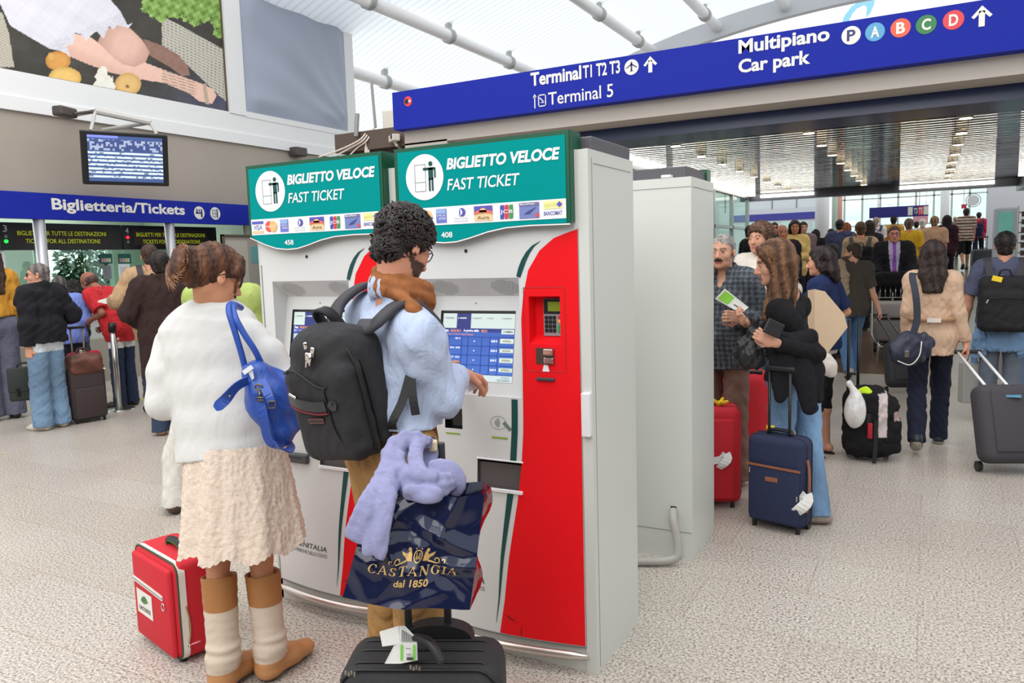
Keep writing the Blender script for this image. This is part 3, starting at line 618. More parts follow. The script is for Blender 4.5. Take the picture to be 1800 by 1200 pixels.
# ---- far end beyond the ceiling
def at_far():
    yb = 27.; g0 = ramp(0, yb)
    X0 = atY(1296, 380, yb)[0]; X1 = atY(1443, 380, yb)[0]
    zt = atY(1380, 335, yb)[2]; zm = atY(1380, 368, yb)[2]; zs = atY(1380, 381, yb)[2]
    mb = MB(); mb.bb((X0-6, yb+.2, 0), (X1, yb+.4, zt+1.5)); struct(mb.build('wall_far', mat('far_white', (214, 220, 222), .6)))
    mb = MB()
    for x in np.linspace(X0-2, X1, 7): mb.bb((x-.015, yb+.18, zm), (x+.015, yb+.2, zt+1)); 
    struct(mb.build('trim_6', mat('seam_grey', (120, 124, 126), .6)))
    t = thing('ticket_machine_row', 'white ticket machine wall with a blue stripe far behind under the ceiling', 'ticket machines', ((X0+X1)/2, yb, g0))
    mb = MB(); mb.bb((X0, yb-.5, g0), (X1, yb+.1, zm)); mb.build('body', mat('machine_white', (226, 232, 236), .45), t)
    mb = MB(); mb.bb((X0, yb-.53, zs-.12), (X1, yb-.49, zs+.1)); mb.build('stripe', mat('stripe_blue', (70, 72, 170), .5), t)
    for px in (1320, 1351, 1382, 1411, 1437):
        a = atY(px-8, 391, yb-.5); b = atY(px+8, 426, yb-.5); mb = MB(); mb.bb((a[0], yb-.53, b[2]), (b[0], yb-.49, a[2])); mb.build('screen', mat('far_screen', (150, 190, 180), .3, emit=.5), t)
at_far()
def round_column(px, wpx, y, m, label, top=5.):
    c = atY(px, 400, y); r = wpx/2*dep(c)/F; mb = MB(); mb.cyl((c[0], y, ramp(0, y)-.05), (c[0], y, top), r, n=24); o = mb.build('column', m, None, True, loc=(c[0], y, ramp(0, y))); struct(o)
round_column(1445, 24, 21., PAINT_W, '', 3.4); round_column(1660, 14, 24, PAINT_W, '', 3.6)
round_column(1476, 8, 22.5, mat('copper_tube', (214, 160, 138), .4), '', 4); round_column(1467, 10, 23, mat('pale_green_col', (176, 200, 184), .5), '', 4)
mb = MB(); a = atY(1478, 342, 25); b = atY(1742, 300, 25); mb.bb((a[0], 25, 3.55), (b[0], 25.3, 3.85)); mb.bb((a[0], 25.6, 3.15), (b[0], 25.7, 3.22)); struct(mb.build('far_beam', mat('far_grey', (204, 204, 198), .6)))
mb = MB()
for px in np.linspace(1484, 1735, 9): c = atY(px, 380, 29); mb.bb((c[0]-.03, 29, ramp(0, 29)), (c[0]+.03, 29.06, 4.6))
for z in (2.3, 3.2, 4.1): mb.bb((atY(1478, 380, 29)[0], 29, z), (atY(1740, 380, 29)[0], 29.05, z+.04))
struct(mb.build('trim_7', mat('far_mullion', (190, 204, 202), .5)))
fglass = glass.copy(); fglass.name = 'far_glass'
mb = MB(); a = atY(1478, 380, 29.1)[0]; b = atY(1745, 380, 29.1)[0]; mb.bb((a, 29.1, 1.2), (b, 29.12, 5)); struct(mb.build('window_6', fglass))
mb = MB(); a = atY(1736, 380, 23)[0]; mb.bb((a, 23, 0), (a+6, 23.2, 5.)); struct(mb.build('wall_right', mat('far_white2', (206, 208, 212), .6)))
def far_sign():
    y = 21.5; a = atY(1528, 374, y); b = atY(1632, 370, y); t = thing('hanging_sign', 'small dark blue hanging sign with white symbols above the far crowd', 'sign', ((a[0]+b[0])/2, y, a[2]))
    z = (a[2]+b[2])/2; h = .13; mb = MB(); mb.bb((a[0], y, z-h), (b[0], y+.1, z+h)); mb.build('board', mat('navy_sign', (44, 42, 130), .5), t)
    fn = plane_fn((0, y-.004, 0), (1, 0, 0), (0, 0, 1)); w_ = b[0]-a[0]
    mb = MB(); mb.flat(rect(a[0]+w_*.66, z-.1, a[0]+w_*.74, z+.1), fn); mb.flat(rect(a[0]+w_*.92, z-.1, b[0], z+.1), fn); put_text(mb, 'T3', fn, a[0]+w_*.76, z-.07, w_*.06, .14, .02); mb.build('symbol', LETTER, t)
    mb = MB(); mb.flat(rect(a[0]+w_*.83, z-.1, a[0]+w_*.915, z+.1), fn); o = mb.build('red_field', mat('disc_D', (222, 58, 68), .45), t)
    mb = MB(); put_text(mb, 'T5', plane_fn((0, y-.007, 0), (1, 0, 0), (0, 0, 1)), a[0]+w_*.84, z-.07, w_*.065, .14, .02); mb.build('letter', LETTER, o)
    mb = MB()
    for k in (.15, .85): mb.cyl((a[0]+w_*k, y+.05, z+h), (a[0]+w_*k, y+.05, 3.8), .012, n=6)
    mb.build('hanger', STEEL, t)
far_sign()
y = 25.1; a = atY(1605, 377, y); b = atY(1631, 392, y); mb = MB(); mb.bb((a[0], y, b[2]), (b[0], y+.04, a[2])); mb.bb((a[0]+.05, y, a[2]-.01), (a[0]+.06, y+.03, 3.6)); mb.bb((b[0]-.06, y, a[2]-.01), (b[0]-.05, y+.03, 3.6)); tag(mb.build('pink_poster', mat('pink_print', (226, 160, 178), .6), None, loc=(a[0], y, b[2])), 'small pink poster just below the hanging blue sign', 'poster')
y = 25.1; a = atY(1690, 359, y); b = atY(1699, 366, y); mb = MB(); mb.bb((a[0], y, b[2]), (b[0], y+.04, a[2])); mb.bb((a[0]+.05, y, a[2]-.01), (a[0]+.06, y+.03, 3.6)); tag(mb.build('exit_sign', mat('red_sign', (190, 60, 74), .5), None, loc=(a[0], y, b[2])), 'small red sign beside the far white column', 'sign')
def clock():
    y = 24; c = atY(1711, 352, y); t = thing('round_clock', 'round white wall clock high beyond the mirrored ceiling', 'clock', c); r = 9*dep(c)/F
    mb = MB(); mb.cyl(c, c+np.array([0, .1, 0]), r, n=32); mb.build('face', mat('clock_white', (226, 226, 226), .5), t)
    mb = MB(); mb.tube([c+np.array([math.cos(k*math.pi/16)*r*1.25, 0, math.sin(k*math.pi/16)*r*1.25]) for k in range(32)], r*.07, 6, True); mb.build('rim', mat('seam_grey', (120, 124, 126), .6), t)
clock()
def lightbox():
    y = 15.; a = atY(1748, 366, y); b = atY(1789, 460, y); t = thing('light_box', 'upright light box with a teal poster against the right white wall', 'light box', (a[0], y, ramp(0, y)))
    mb = MB(); mb.rbox(((a[0]+b[0])/2, y+.12, (a[2]+ramp(0, y))/2), (b[0]-a[0], .2, a[2]-ramp(0, y)), .02); mb.build('case', mat('box_silver', (186, 198, 212), .35, .3), t)
    p = atY(1756, 373, y); q = atY(1779, 440, y); mb = MB(); mb.bb((p[0], y+.0, q[2]), (q[0], y+.02, p[2])); mb.build('poster', mat('teal_poster', (96, 158, 150), .4, emit=.3, var=.4, scale=1.5), t)
lightbox()
def rack():
    y = 10.2; a = atY(1790, 380, y); t = thing('wire_rack', 'wire display rack with small boards at the right picture edge', 'rack', (a[0]+.2, y, 0)); zt = atY(1795, 362, y)[2]
    mb = MB()
    for dx in (0, .5): mb.cyl((a[0]+dx, y, 0), (a[0]+dx, y, zt), .012, n=8)
    for k in range(14): mb.cyl((a[0], y, .5+k*.11), (a[0]+.5, y, .5+k*.11), .006, n=6)
    mb.build('frame', STEEL, t)
    for k in range(9):
        mb = MB(); z = zt-.06-k*.085; mb.bb((a[0]+.03, y-.02, z-.055), (a[0]+.47, y-.008, z)); mb.build('card', mat('rack_%d' % (k % 3), ((60, 44, 40), (120, 30, 36), (206, 202, 196))[0 if k < 5 else (1 if k < 7 else 2)], .6), t)
rack()
# ================================================================ TICKET MACHINES
Y0 = 2.609; KW = .818; KD = .478
TEAL = mat('sign_teal', (0, 144, 142), .5, spec=.05); TEAL_D = mat('sign_frame_green', (10, 84, 58), .35); SIGN_W = mat('sign_white', (240, 240, 242), .4)
RED = mat('machine_red', (236, 26, 34), .45, spec=.12); GREEN_D = mat('dark_teal', (6, 72, 68), .4)
def sst(a, b, x): t = min(max((x-a)/(b-a), 0), 1); return t*t*(3-2*t)
def bulge(u, z): return .045*math.sin(math.pi*min(max(u/.79, 0), 1))*(1-sst(.3, 1.05, z))
def grid_panel(mb, us, zs, fn, keep, m=0):
    V = [fn(u, z) for u in us for z in zs]; nz = len(zs); Fc = []
    for i in range(len(us)-1):
        for j in range(nz-1):
            if keep((us[i]+us[i+1])/2, (zs[j]+zs[j+1])/2): Fc.append((i*nz+j, (i+1)*nz+j, (i+1)*nz+j+1, i*nz+j+1))
    mb.add(V, Fc, m)
def lin(a, b, n, extra=()): return sorted(set([round(float(x), 5) for x in np.linspace(a, b, n)]+[round(x, 5) for x in extra if a <= x <= b]))
REC = (.078, .525, 1.06, 1.525); TRAY = (.321, .526, .695, .803); WIN = (.166, .25, .916, 1.0); KEY = (.566, .696, 1.272, 1.453)
def inside(u, z, h): return h[0] < u < h[1] and h[2] < z < h[3]
RZs = [.105, .25, .434, .672, .8, .925, 1.192, 1.368, 1.455, 1.551, 1.624, 1.668, 1.687, 1.697]
RUs = [.419, .446, .470, .508, .521, .528, .532, .532, .543, .567, .617, .677, .735, .773]
def redleft(z): return float(np.interp(z, RZs, RUs))
def kiosk(x0, number, label):
    t = thing('ticket_machine', label, 'ticket machine', (x0, Y0, 0), 'red, white and teal ticket machines')
    fn = lambda off: (lambda u, z: np.array([x0+u, Y0-bulge(u, z)-off, z]))
    b = MB()
    b.bb((x0+.001, Y0+.004, 0), (x0+.02, Y0+KD, 1.98)); b.bb((x0+KW-.02, Y0-.0015, 0), (x0+KW, Y0+KD-.0, 1.98)); b.bb((x0+.021, Y0+.004, 1.95), (x0+KW-.021, Y0+KD-.021, 1.979)); b.bb((x0+.021, Y0+KD-.02, 0), (x0+KW-.021, Y0+KD, 1.98))
    b.bb((x0+.7745, Y0-.002, 0), (x0+KW-.0008, Y0+.02, 1.979)); b.bb((x0+.001, Y0+.004, 0), (x0+.779, Y0+.03, .1)); b.bb((x0, Y0+.001, .1), (x0+.018, Y0+.02, 1.98))
    b.build('cabinet', WHITE_KIOSK, t)
    b = MB(); b.bb((x0+KW, Y0+.03, .02), (x0+KW+.0015, Y0+.033, 1.95)); b.bb((x0+KW, Y0+.05, 1.93), (x0+KW+.0015, Y0+KD-.03, 1.933)); b.bb((x0+.7735, Y0-.0025, .1), (x0+.7775, Y0+.0, 1.7)); b.build('seam', mat('seam_dark', (150, 154, 150), .6), t)
    b = MB(); b.rbox((x0+KW*.5, Y0+.27, 2.005), (KW-.02, .41, .055), .006); b.build('top_box', mat('dark_top', (84, 82, 88), .5), t)
    holes = (REC, TRAY, WIN, KEY); us = lin(.016, .774, 40, [h[k] for h in holes for k in (0, 1)]); zs = lin(.105, 1.98, 60, [h[k] for h in holes for k in (2, 3)])
    b = MB(); grid_panel(b, us, zs, fn(.0), lambda u, z: not any(inside(u, z, h) for h in holes) and not inside(u, z, KEY)); b.build('front_panel', mat('panel_white', (216, 217, 215), .36), t)
    b = MB(); P = [fn(.001)(u, .103) for u in np.linspace(.016, .774, 30)]; b.tube(P, .0022, 6); P = [fn(.001)(.016, z) for z in np.linspace(.103, 1.6, 30)]; b.tube(P, .0016, 6); b.build('panel_seam', mat('seam_line', (96, 104, 100), .6), t)
    # bumper bar
    us_ = np.linspace(.012, .79, 40); P = [np.array([x0+u, Y0-bulge(u, .1)*1.15-.012-.006*math.sin(math.pi*u/.8), .072]) for u in us_]; r = [.017*min(1, .45+8*min(u-.01, .793-u)) for u in us_]
    b = MB(); b.tube(P, r, 12, flat=((0, 1, 0), .8)); b.build('bumper_bar', mat('satin_aluminium', (214, 206, 198), .3, .85), t, True)
    # red field
    b = MB(); zs = lin(.108, 1.697, 110, KEY[2:]); V = []; Fc = []; nu = 14
    for z in zs:
        l = redleft(z)
        for k in range(nu): V.append((l+(.7725-l)*k/(nu-1), z))
    W_ = [list(fn(.002)(u, z)) for u, z in V]; i_ = 0
    for j in range(len(zs)-1):
        zm = (zs[j]+zs[j+1])/2
        if KEY[2] < zm < KEY[3]: continue
        for k in range(nu-1): a = j*nu+k; Fc.append((a, a+1, a+nu+1, a+nu))
    b.add(W_, Fc)
    zk = [z for z in zs if KEY[2]-1e-6 <= z <= KEY[3]+1e-6]
    for j in range(len(zk)-1):
        for (a0, a1) in ((0, KEY[0]), (KEY[1], .7725)):
            q = [(max(a0, redleft(zk[j])), zk[j]), (a1, zk[j]), (a1, zk[j+1]), (max(a0, redleft(zk[j+1])), zk[j+1])]; b.flat(q, fn(.002))
    b.build('red_field', RED, t)
    b = MB()
    def stripe(zz, w0, w1, gap):
        for j in range(len(zz)-1):
            a, c = zz[j], zz[j+1]; q = j/(len(zz)-2); ww = w0+(w1-w0)*q; w2 = w0+(w1-w0)*min(1, q+1/len(zz))
            b.flat([(redleft(a)-gap-ww, a), (redleft(a)-gap, a), (redleft(c)-gap, c), (redleft(c)-gap-w2, c)], fn(.0018))
    stripe(np.linspace(.146, .69, 24), .0015, .027, .022); b.build('green_stripe', GREEN_D, t); b = MB(); stripe(np.linspace(.806, 1.053, 10), .027, .027, .024); b.build('green_stripe', GREEN_D, t)
    b = MB(); P = [(.516, 1.53), (.525, 1.56), (.54, 1.592), (.56, 1.62), (.585, 1.643), (.622, 1.66)]; wv = [.018, .022, .021, .017, .011, .001]
    for j in range(5):
        (u1, z1), (u2, z2) = P[j], P[j+1]; b.flat([(u1, z1), (u1+wv[j]*.9, z1-wv[j]*.35), (u2+wv[j+1]*.9, z2-wv[j+1]*.35), (u2, z2)], fn(.0018))
    b.build('green_stripe', GREEN_D, t)
    # screen recess
    D1, D2 = .09, .02
    def fs(u, v, o=0.): z = 1.06+(1.45-1.06)*v; return np.array([x0+u, Y0+D2+(D1-D2)*v-o, z])
    b = MB(); u0, u1, z0, z1 = REC; k_ = lambda u, d, z: (x0+u, Y0+d, z)
    b.add([fs(u0, 0), fs(u1, 0), fs(u1, 1), fs(u0, 1)], [(0, 1, 2, 3)]); b.add([fs(u0, 1), fs(u1, 1), k_(u1, 0, z1), k_(u0, 0, z1)], [(0, 1, 2, 3)])
    b.add([k_(u0, 0, z0), fs(u0, 0), fs(u0, 1), k_(u0, 0, z1)], [(0, 1, 2, 3)]); b.add([k_(u1, 0, z0), fs(u1, 0), fs(u1, 1), k_(u1, 0, z1)], [(3, 2, 1, 0)]); b.add([k_(u0, 0, z0), k_(u1, 0, z0), fs(u1, 0), fs(u0, 0)], [(0, 1, 2, 3)])
    b.build('screen_recess', mat('panel_white', (216, 217, 215), .36), t)
    b = MB(); top = lambda u, v: np.array([x0+u, Y0+D1*(1-v)-.0012, 1.45+.075*v-.0012])
    for cu in (.16, .44):
        for i in range(-7, 8):
            for j in range(-4, 5):
                if (i/7.2)**2+(j/4.4)**2 < 1: b.flat(disc(cu+i*.0085+(j % 2)*.004, .5+j*.095, .0021, .026, 6), top)
    b.build('speaker_grille', mat('grille_holes', (120, 118, 116), .7), t)
    s0, s1, v0, v1 = .116, .467, .13, .85
    b = MB(); b.flat(rect(s0, v0, s1, v1), lambda u, v: fs(u, v, .001)); sc_o = b.build('screen', mat('screen_black', (16, 18, 24), .15), t)
    nx, nz = 90, 90; U, Vv = np.meshgrid(np.linspace(0, 1, nx), np.linspace(0, 1, nz), indexing='ij'); a, c = U.ravel(), Vv.ravel()
    P = np.array([fs(s0+.014+(s1-s0-.014)*x, v0+(v1-v0-.03)*y, .0018) for x, y in zip(a, c)]); Cc = np.zeros((len(a), 3))+np.array([44, 56, 124.])
    k = (c < .72); Cc[k] = np.array([60, 92, 172.])+(np.array([30, 44, 46.])*(1-c[k]/.72)[:, None]*.6); k = (c > .78); Cc[k] = (196, 210, 206); Cc[k & (a > .2) & (a < .4)] = (44, 52, 116); k = (c < .1); Cc[k] = (200, 218, 222)
    for zc in (.1, .24, .38, .52, .655): k = (abs(c-zc) < .007); Cc[k] = (30, 58, 140)
    for uc in (.1, .28, .37, .56, .67, .79): k = (abs(a-uc) < .006) & (c < .655) & (c > .1); Cc[k] = (30, 58, 140)
    for zc in (.17, .31, .45, .59):
        k = (a > .82) & (a < .99) & (abs(c-zc-.01) < .032); Cc[k] = (206, 218, 200); k = (a > .015) & (a < .085) & (abs(c-zc) < .042); Cc[k] = (190, 206, 190)
    k = (a > .83) & (a < .995) & (c > .70) & (c < .77); Cc[k] = (206, 218, 210)
    idx = np.arange(nx*nz).reshape(nx, nz); Fq = np.stack([idx[:-1, :-1], idx[1:, :-1], idx[1:, 1:], idx[:-1, 1:]], -1).reshape(-1, 4)
    raw('display', P, Fq, vcol('touch_screen', .25, emit=.25), sc_o, colors=s2l(Cc))
    g = lambda x, y: fs(s0+.014+(s1-s0-.014)*x, v0+(v1-v0-.03)*y, .0026)
    b = MB(); put_text(b, 'Data:', g, .02, .725, .07, .04, .015); put_text(b, 'A partire dalle:', g, .30, .72, .22, .045, .015); put_text(b, 'Da:', g, .02, .675, .04, .03)
    for i, s in enumerate(('08:13', '08:42 - 08:08', '08:57 - 08:23', '09:13')): put_text(b, s, g, .12 if '-' in s else .19, .615-.14*i, .14 if '-' in s else .07, .028)
    for i in range(4): put_text(b, '8,00 €', g, .695, .575-.14*i, .085, .04, .012); b.flat(disc(.46, .59-.14*i, .008, .010, 8), g)
    b.build('screen_text', mat('screen_white', (240, 244, 250), .4, emit=.5), sc_o)
    b = MB(); put_text(b, '06/06/2011', g, .115, .725, .15, .036, .01); put_text(b, '08:23', g, .55, .725, .08, .036, .01); put_text(b, 'Fiumicino Aeroporto', g, .065, .675, .2, .028); put_text(b, 'Roma Trastevere', g, .28, .675, .16, .028); b.build('screen_text', mat('screen_orange', (236, 150, 96), .4, emit=.45), sc_o)
    b = MB(); put_text(b, 'CAMBIA', g, .85, .722, .13, .032, .015)
    for i in range(4): put_text(b, 'SCEGLI', g, .85, .588-.14*i, .11, .026, .012)
    put_text(b, 'SUCCESSIVI', g, .8, .015, .17, .03); put_text(b, 'SOLUZIONI', g, .85, .06, .11, .018); put_text(b, '1. ITINERARIO', g, .02, .92, .14, .022)
    for i in range(3): put_text(b, ('3. BIGLIETTO', '4. POSTI', '5. PAGAMENTO')[i], g, .42+.2*i, .92, (.13, .09, .14)[i], .02)
    b.build('screen_text', mat('screen_ink', (70, 92, 96), .5), sc_o)
    b = MB(); put_text(b, '2. VIAGGIO', g, .215, .92, .12, .024, .01); b.build('screen_text', mat('screen_white', (240, 244, 250), .4, emit=.5), sc_o)
    # keypad niche
    kd = .055; b = MB(); u0, u1, z0, z1 = KEY
    for a, c in (((u0, z0), (u1, z0)), ((u1, z0), (u1, z1)), ((u1, z1), (u0, z1)), ((u0, z1), (u0, z0))):
        b.add([k_(a[0], -.002, a[1]), k_(c[0], -.002, c[1]), k_(c[0], kd, c[1]), k_(a[0], kd, a[1])], [(0, 1, 2, 3)])
    b.add([k_(u0, kd, z0), k_(u1, kd, z0), k_(u1, kd, z1), k_(u0, kd, z1)], [(0, 1, 2, 3)]); b.add([k_(u0, -.002, z0), k_(u1, -.002, z0), k_(u1, kd, z0+.03), k_(u0, kd, z0+.03)], [(0, 1, 2, 3)])
    b.build('keypad_niche', RED, t)
    b = MB(); q = [(.545, 1.168), (.716, 1.168), (.716, 1.486), (.545, 1.486)]
    for i in range(4): b.tube([fn(.002)(*q[i]), fn(.002)(*q[(i+1) % 4])], .0014, 6)
    b.build('niche_outline', mat('dark_red', (150, 22, 30), .5), t)
    kf = lambda o: (lambda u, z: np.array([x0+u, Y0+kd-o, z])); b = MB(); b.bb(k_(.606, kd-.012, 1.30), k_(.695, kd, 1.442)); kp = b.build('keypad', mat('keypad_grey', (150, 150, 150), .4), t)
    b = MB(); b.flat(rect(.607, 1.383, .695, 1.441), kf(.0125)); b.build('display_bezel', BLACK, kp); b = MB(); b.flat(rect(.625, 1.394, .694, 1.43), kf(.0135)); b.build('display', mat('lcd_green', (108, 124, 20), .3, emit=.25), kp)
    for i in range(3):
        for j in range(4): b = MB(); b.rbox(k_(.618+.0165*i, kd-.014, 1.37-.0165*j), (.0135, .006, .0135), .002); b.build('key', BLACK, kp)
    for (zz, hh, c) in ((1.372, .012, (210, 40, 44)), (1.356, .013, (240, 180, 70)), (1.328, .028, (20, 160, 80))): b = MB(); b.rbox(k_(.68, kd-.014, zz), (.026, .006, hh), .002); b.build('key', mat('key_%d' % c[0], c, .4), kp)
    b = MB(); b.bb(k_(.592, -.004, 1.196), k_(.669, .0, 1.258)); cr = b.build('card_reader', mat('reader_dark', (96, 84, 76), .35, .6), t); b = MB(); b.rbox(k_(.648, -.012, 1.244), (.04, .016, .024), .004); b.rbox(k_(.648, -.010, 1.211), (.04, .014, .024), .004); b.build('chrome_jaw', mat('chrome', (220, 214, 210), .15, 1), cr)
    b = MB(); b.flat([(.617, 1.168), (.647, 1.168), (.641, 1.194), (.624, 1.194)], fn(.003)); b.build('card_marker', SIGN_W, t)
    b = MB(); b.rbox(k_(.631, -.006, 1.139), (.076, .012, .013), .004); b.build('slot_bar', DARKGREY, t)
    # lower windows
    b = MB(); u0, u1, z0, z1 = WIN
    b.add([fn(-.03)(u0, z0), fn(-.03)(u1, z0), fn(-.03)(u1, z1), fn(-.03)(u0, z1)], [(0, 1, 2, 3)])
    for a, c in (((u0, z0), (u1, z0)), ((u1, z0), (u1, z1)), ((u1, z1), (u0, z1)), ((u0, z1), (u0, z0))): b.add([fn(0)(*a), fn(0)(*c), fn(-.03)(*c), fn(-.03)(*a)], [(0, 1, 2, 3)])
    b.build('banknote_window', mat('window_black', (28, 28, 27), .12), t)
    b = MB(); u0, u1, z0, z1 = TRAY; b.add([fn(-.12)(u0, z0), fn(-.12)(u1, z0), fn(-.12)(u1, z1), fn(-.12)(u0, z1)], [(0, 1, 2, 3)])
    for a, c in (((u0, z0), (u1, z0)), ((u1, z0), (u1, z1)), ((u1, z1), (u0, z1)), ((u0, z1), (u0, z0))): b.add([fn(0)(*a), fn(0)(*c), fn(-.12)(*c), fn(-.12)(*a)], [(0, 1, 2, 3)])
    b.flat(rect(u0+.001, z0+.0, u1-.001, z1-.012), fn(-.014)); b.build('ticket_tray', mat('tray_smoke', (88, 82, 82), .3), t)
    b = MB(); b.bb(k_(u0-.0, -.03, z0-.012), k_(u1+.002, .0, z0-.001)); P = [fn(.004)(u, z0-.005) for u in np.linspace(u0-.002, u1+.002, 8)]; b.tube(P, .0055, 8); b.build('tray_lip', SIGN_W, t); b = MB(); P = [fn(.002)(u, z1+.004) for u in np.linspace(u0-.002, u1+.002, 8)]; b.tube(P, .0035, 8); b.build('tray_lip', SIGN_W, t)
    b = MB(); b.rbox(fn(.008)(.19, .714), (.13, .03, .045), .008); sl = b.build('ticket_slot', mat('slot_grey', (70, 72, 76), .4), t); b = MB(); b.bb(fn(.0245)(.145, .716), fn(.022)(.225, .722)); b.build('opening', BLACK, sl)
    LED = mat('led_strip_green', (122, 148, 40), .4, emit=.15)
    b = MB(); b.flat(rect(.17, .892, .239, .898), fn(.0018)); b.build('indicator', LED, t); b = MB(); b.flat(rect(.388, .892, .46, .899), fn(.0018)); b.build('indicator', LED, t)
    b = MB(); cx, cz = .418, .955
    for i in range(40):
        a = 2*math.pi*i/40; a2 = 2*math.pi*(i+1)/40; b.flat([(cx+.036*math.cos(a), cz+.027*math.sin(a)), (cx+.036*math.cos(a2), cz+.027*math.sin(a2)), (cx+.0345*math.cos(a2), cz+.0255*math.sin(a2)), (cx+.0345*math.cos(a), cz+.0255*math.sin(a))], fn(.0018))
    for k in range(4):
        r = .008+.006*k
        for i in range(6):
            a = -.8+1.6*i/6; a2 = -.8+1.6*(i+1)/6; b.flat([(cx-.022+r*math.cos(a), cz+r*math.sin(a)), (cx-.022+(r+.0025)*math.cos(a), cz+(r+.0025)*math.sin(a)), (cx-.022+(r+.0025)*math.cos(a2), cz+(r+.0025)*math.sin(a2)), (cx-.022+r*math.cos(a2), cz+r*math.sin(a2))], fn(.0018))
    b.flat([(cx+.018, cz-.002), (cx+.03, cz+.008), (cx+.06, cz-.02), (cx+.05, cz-.03)], fn(.0019)); b.build('contactless_symbol', mat('symbol_ink', (110, 124, 118), .6), t)
    b = MB(); b.flat(disc(.295, 1.632, .0075, n=14), fn(.0015)); b.build('peephole', BLACK, t)
    b = MB(); b.flat(rect(.278, 1.418, .286, 1.424), lambda u, z: fs(u, (z-1.06)/.39, .0015)); b.build('maker_mark', mat('mark_red', (200, 120, 120), .6), t)
    b = MB(); put_text(b, 'TRENITALIA', fn(.0018), .13, .298, .224, .024, .004, .2); b.build('lettering', mat('ink_green_grey', (58, 74, 68), .6), t); b = MB(); put_text(b, 'GRUPPO FERROVIE DELLO STATO', fn(.0018), .075, .268, .278, .017); b.build('lettering', mat('ink_green_grey', (58, 74, 68), .6), t)
    b = MB(); b.rbox(k_(.798, -.012, 1.016), (.034, .026, .165), .005); b.build('door_handle', PAINT_W, t)
    b = MB(); b.flat([(.44, .19), (.458, .185), (.50, .165), (.47, .172)], fn(.003)); b.flat([(.512, .115), (.516, .115), (.517, .15), (.514, .15)], fn(.003)); b.build('scuff', mat('scuff_dark', (96, 26, 28), .8), t)
    # header sign
    ys = Y0-.04; low = [(0., 1.727), (.05, 1.708), (.1, 1.69), (.16, 1.674), (.22, 1.668), (.28, 1.670), (.34, 1.682), (.42, 1.702), (.5, 1.714), (.6, 1.718), (.762, 1.716)]
    b = MB(); b.bb((x0-.006, ys+.004, 1.722), (x0+.764, Y0+.06, 2.046)); h = b.build('header_sign', TEAL_D, t)
    sf = lambda o: plane_fn((x0, ys-o, 0), (1, 0, 0), (0, 0, 1))
    b = MB(); b.prism([(p[0], p[1]) for p in low]+[(.762, 2.044), (0, 2.044)], (x0, ys, 0), (1, 0, 0), (0, 0, 1), (0, .012, 0)); b.build('frame', TEAL_D, h)
    b = MB(); b.flat([(max(p[0], .014), p[1]+.002) for p in low[:-1]]+[(.748, 1.719), (.748, 2.030), (.014, 2.030)], sf(.0015)); b.build('teal_face', TEAL, h)
    b = MB(); b.flat(rect(.014, 1.736, .748, 1.806), sf(.003)); b.flat(disc(.142, 1.925, .089, n=40), sf(.003)); b.build('white_field', SIGN_W, h)
    b = MB()
    for p, q in zip(low[:-1], low[1:]): b.flat([(p[0], p[1]-.0035), (q[0], q[1]-.0035), (q[0], q[1]+.001), (p[0], p[1]+.001)], sf(.002))
    b.build('white_edge', SIGN_W, h)
    b = MB(); put_text(b, 'BIGLIETTO VELOCE', sf(.003), .246, 1.945, .482, .044, .04, .18); b.build('lettering', SIGN_W, h); b = MB(); put_text(b, 'FAST TICKET', sf(.003), .246, 1.866, .318, .044, .012, .18); b.build('lettering', SIGN_W, h); b = MB(); put_text(b, number, sf(.003), .21, 1.686, .052, .022, .02); b.build('lettering', SIGN_W, h)
    b = MB(); o = .0045; cx, cz = .142, 1.925
    for r_ in ((-.045, -.055, -.0435, .05), (.005, -.055, .0065, .05), (-.045, .0485, .0065, .05), (-.045, -.055, .0065, -.0535), (-.045, -.02, .0065, -.0185)): b.flat(rect(cx+r_[0], cz+r_[1], cx+r_[2], cz+r_[3]), sf(o))
    b.flat(rect(cx-.005, cz+.026, cx+.05, cz+.036), sf(o)); b.flat(rect(cx+.02, cz-.012, cx+.042, cz+.034), sf(o)); b.flat(rect(cx+.02, cz-.055, cx+.0285, cz-.005), sf(o)); b.flat(rect(cx+.034, cz-.055, cx+.042, cz-.005), sf(o)); b.flat(rect(cx+.047, cz-.005, cx+.054, cz+.034), sf(o)); b.flat(disc(cx+.031, cz+.05, .0095, n=14), sf(o))
    b.build('pictogram', GREEN_D, h)
    zc = 1.771; spec = [(.055, 'VISA'), (.137, 'mc'), (.215, 'ae'), (.305, 'dc'), (.405, 'Aura'), (.505, 'JCB'), (.60, 'Poste'), (.695, 'BANCOMAT')]
    CM = lambda nm, c: mat('card_'+nm, c, .5); f1, f2, f3 = sf(.0045), sf(.006), sf(.0075)
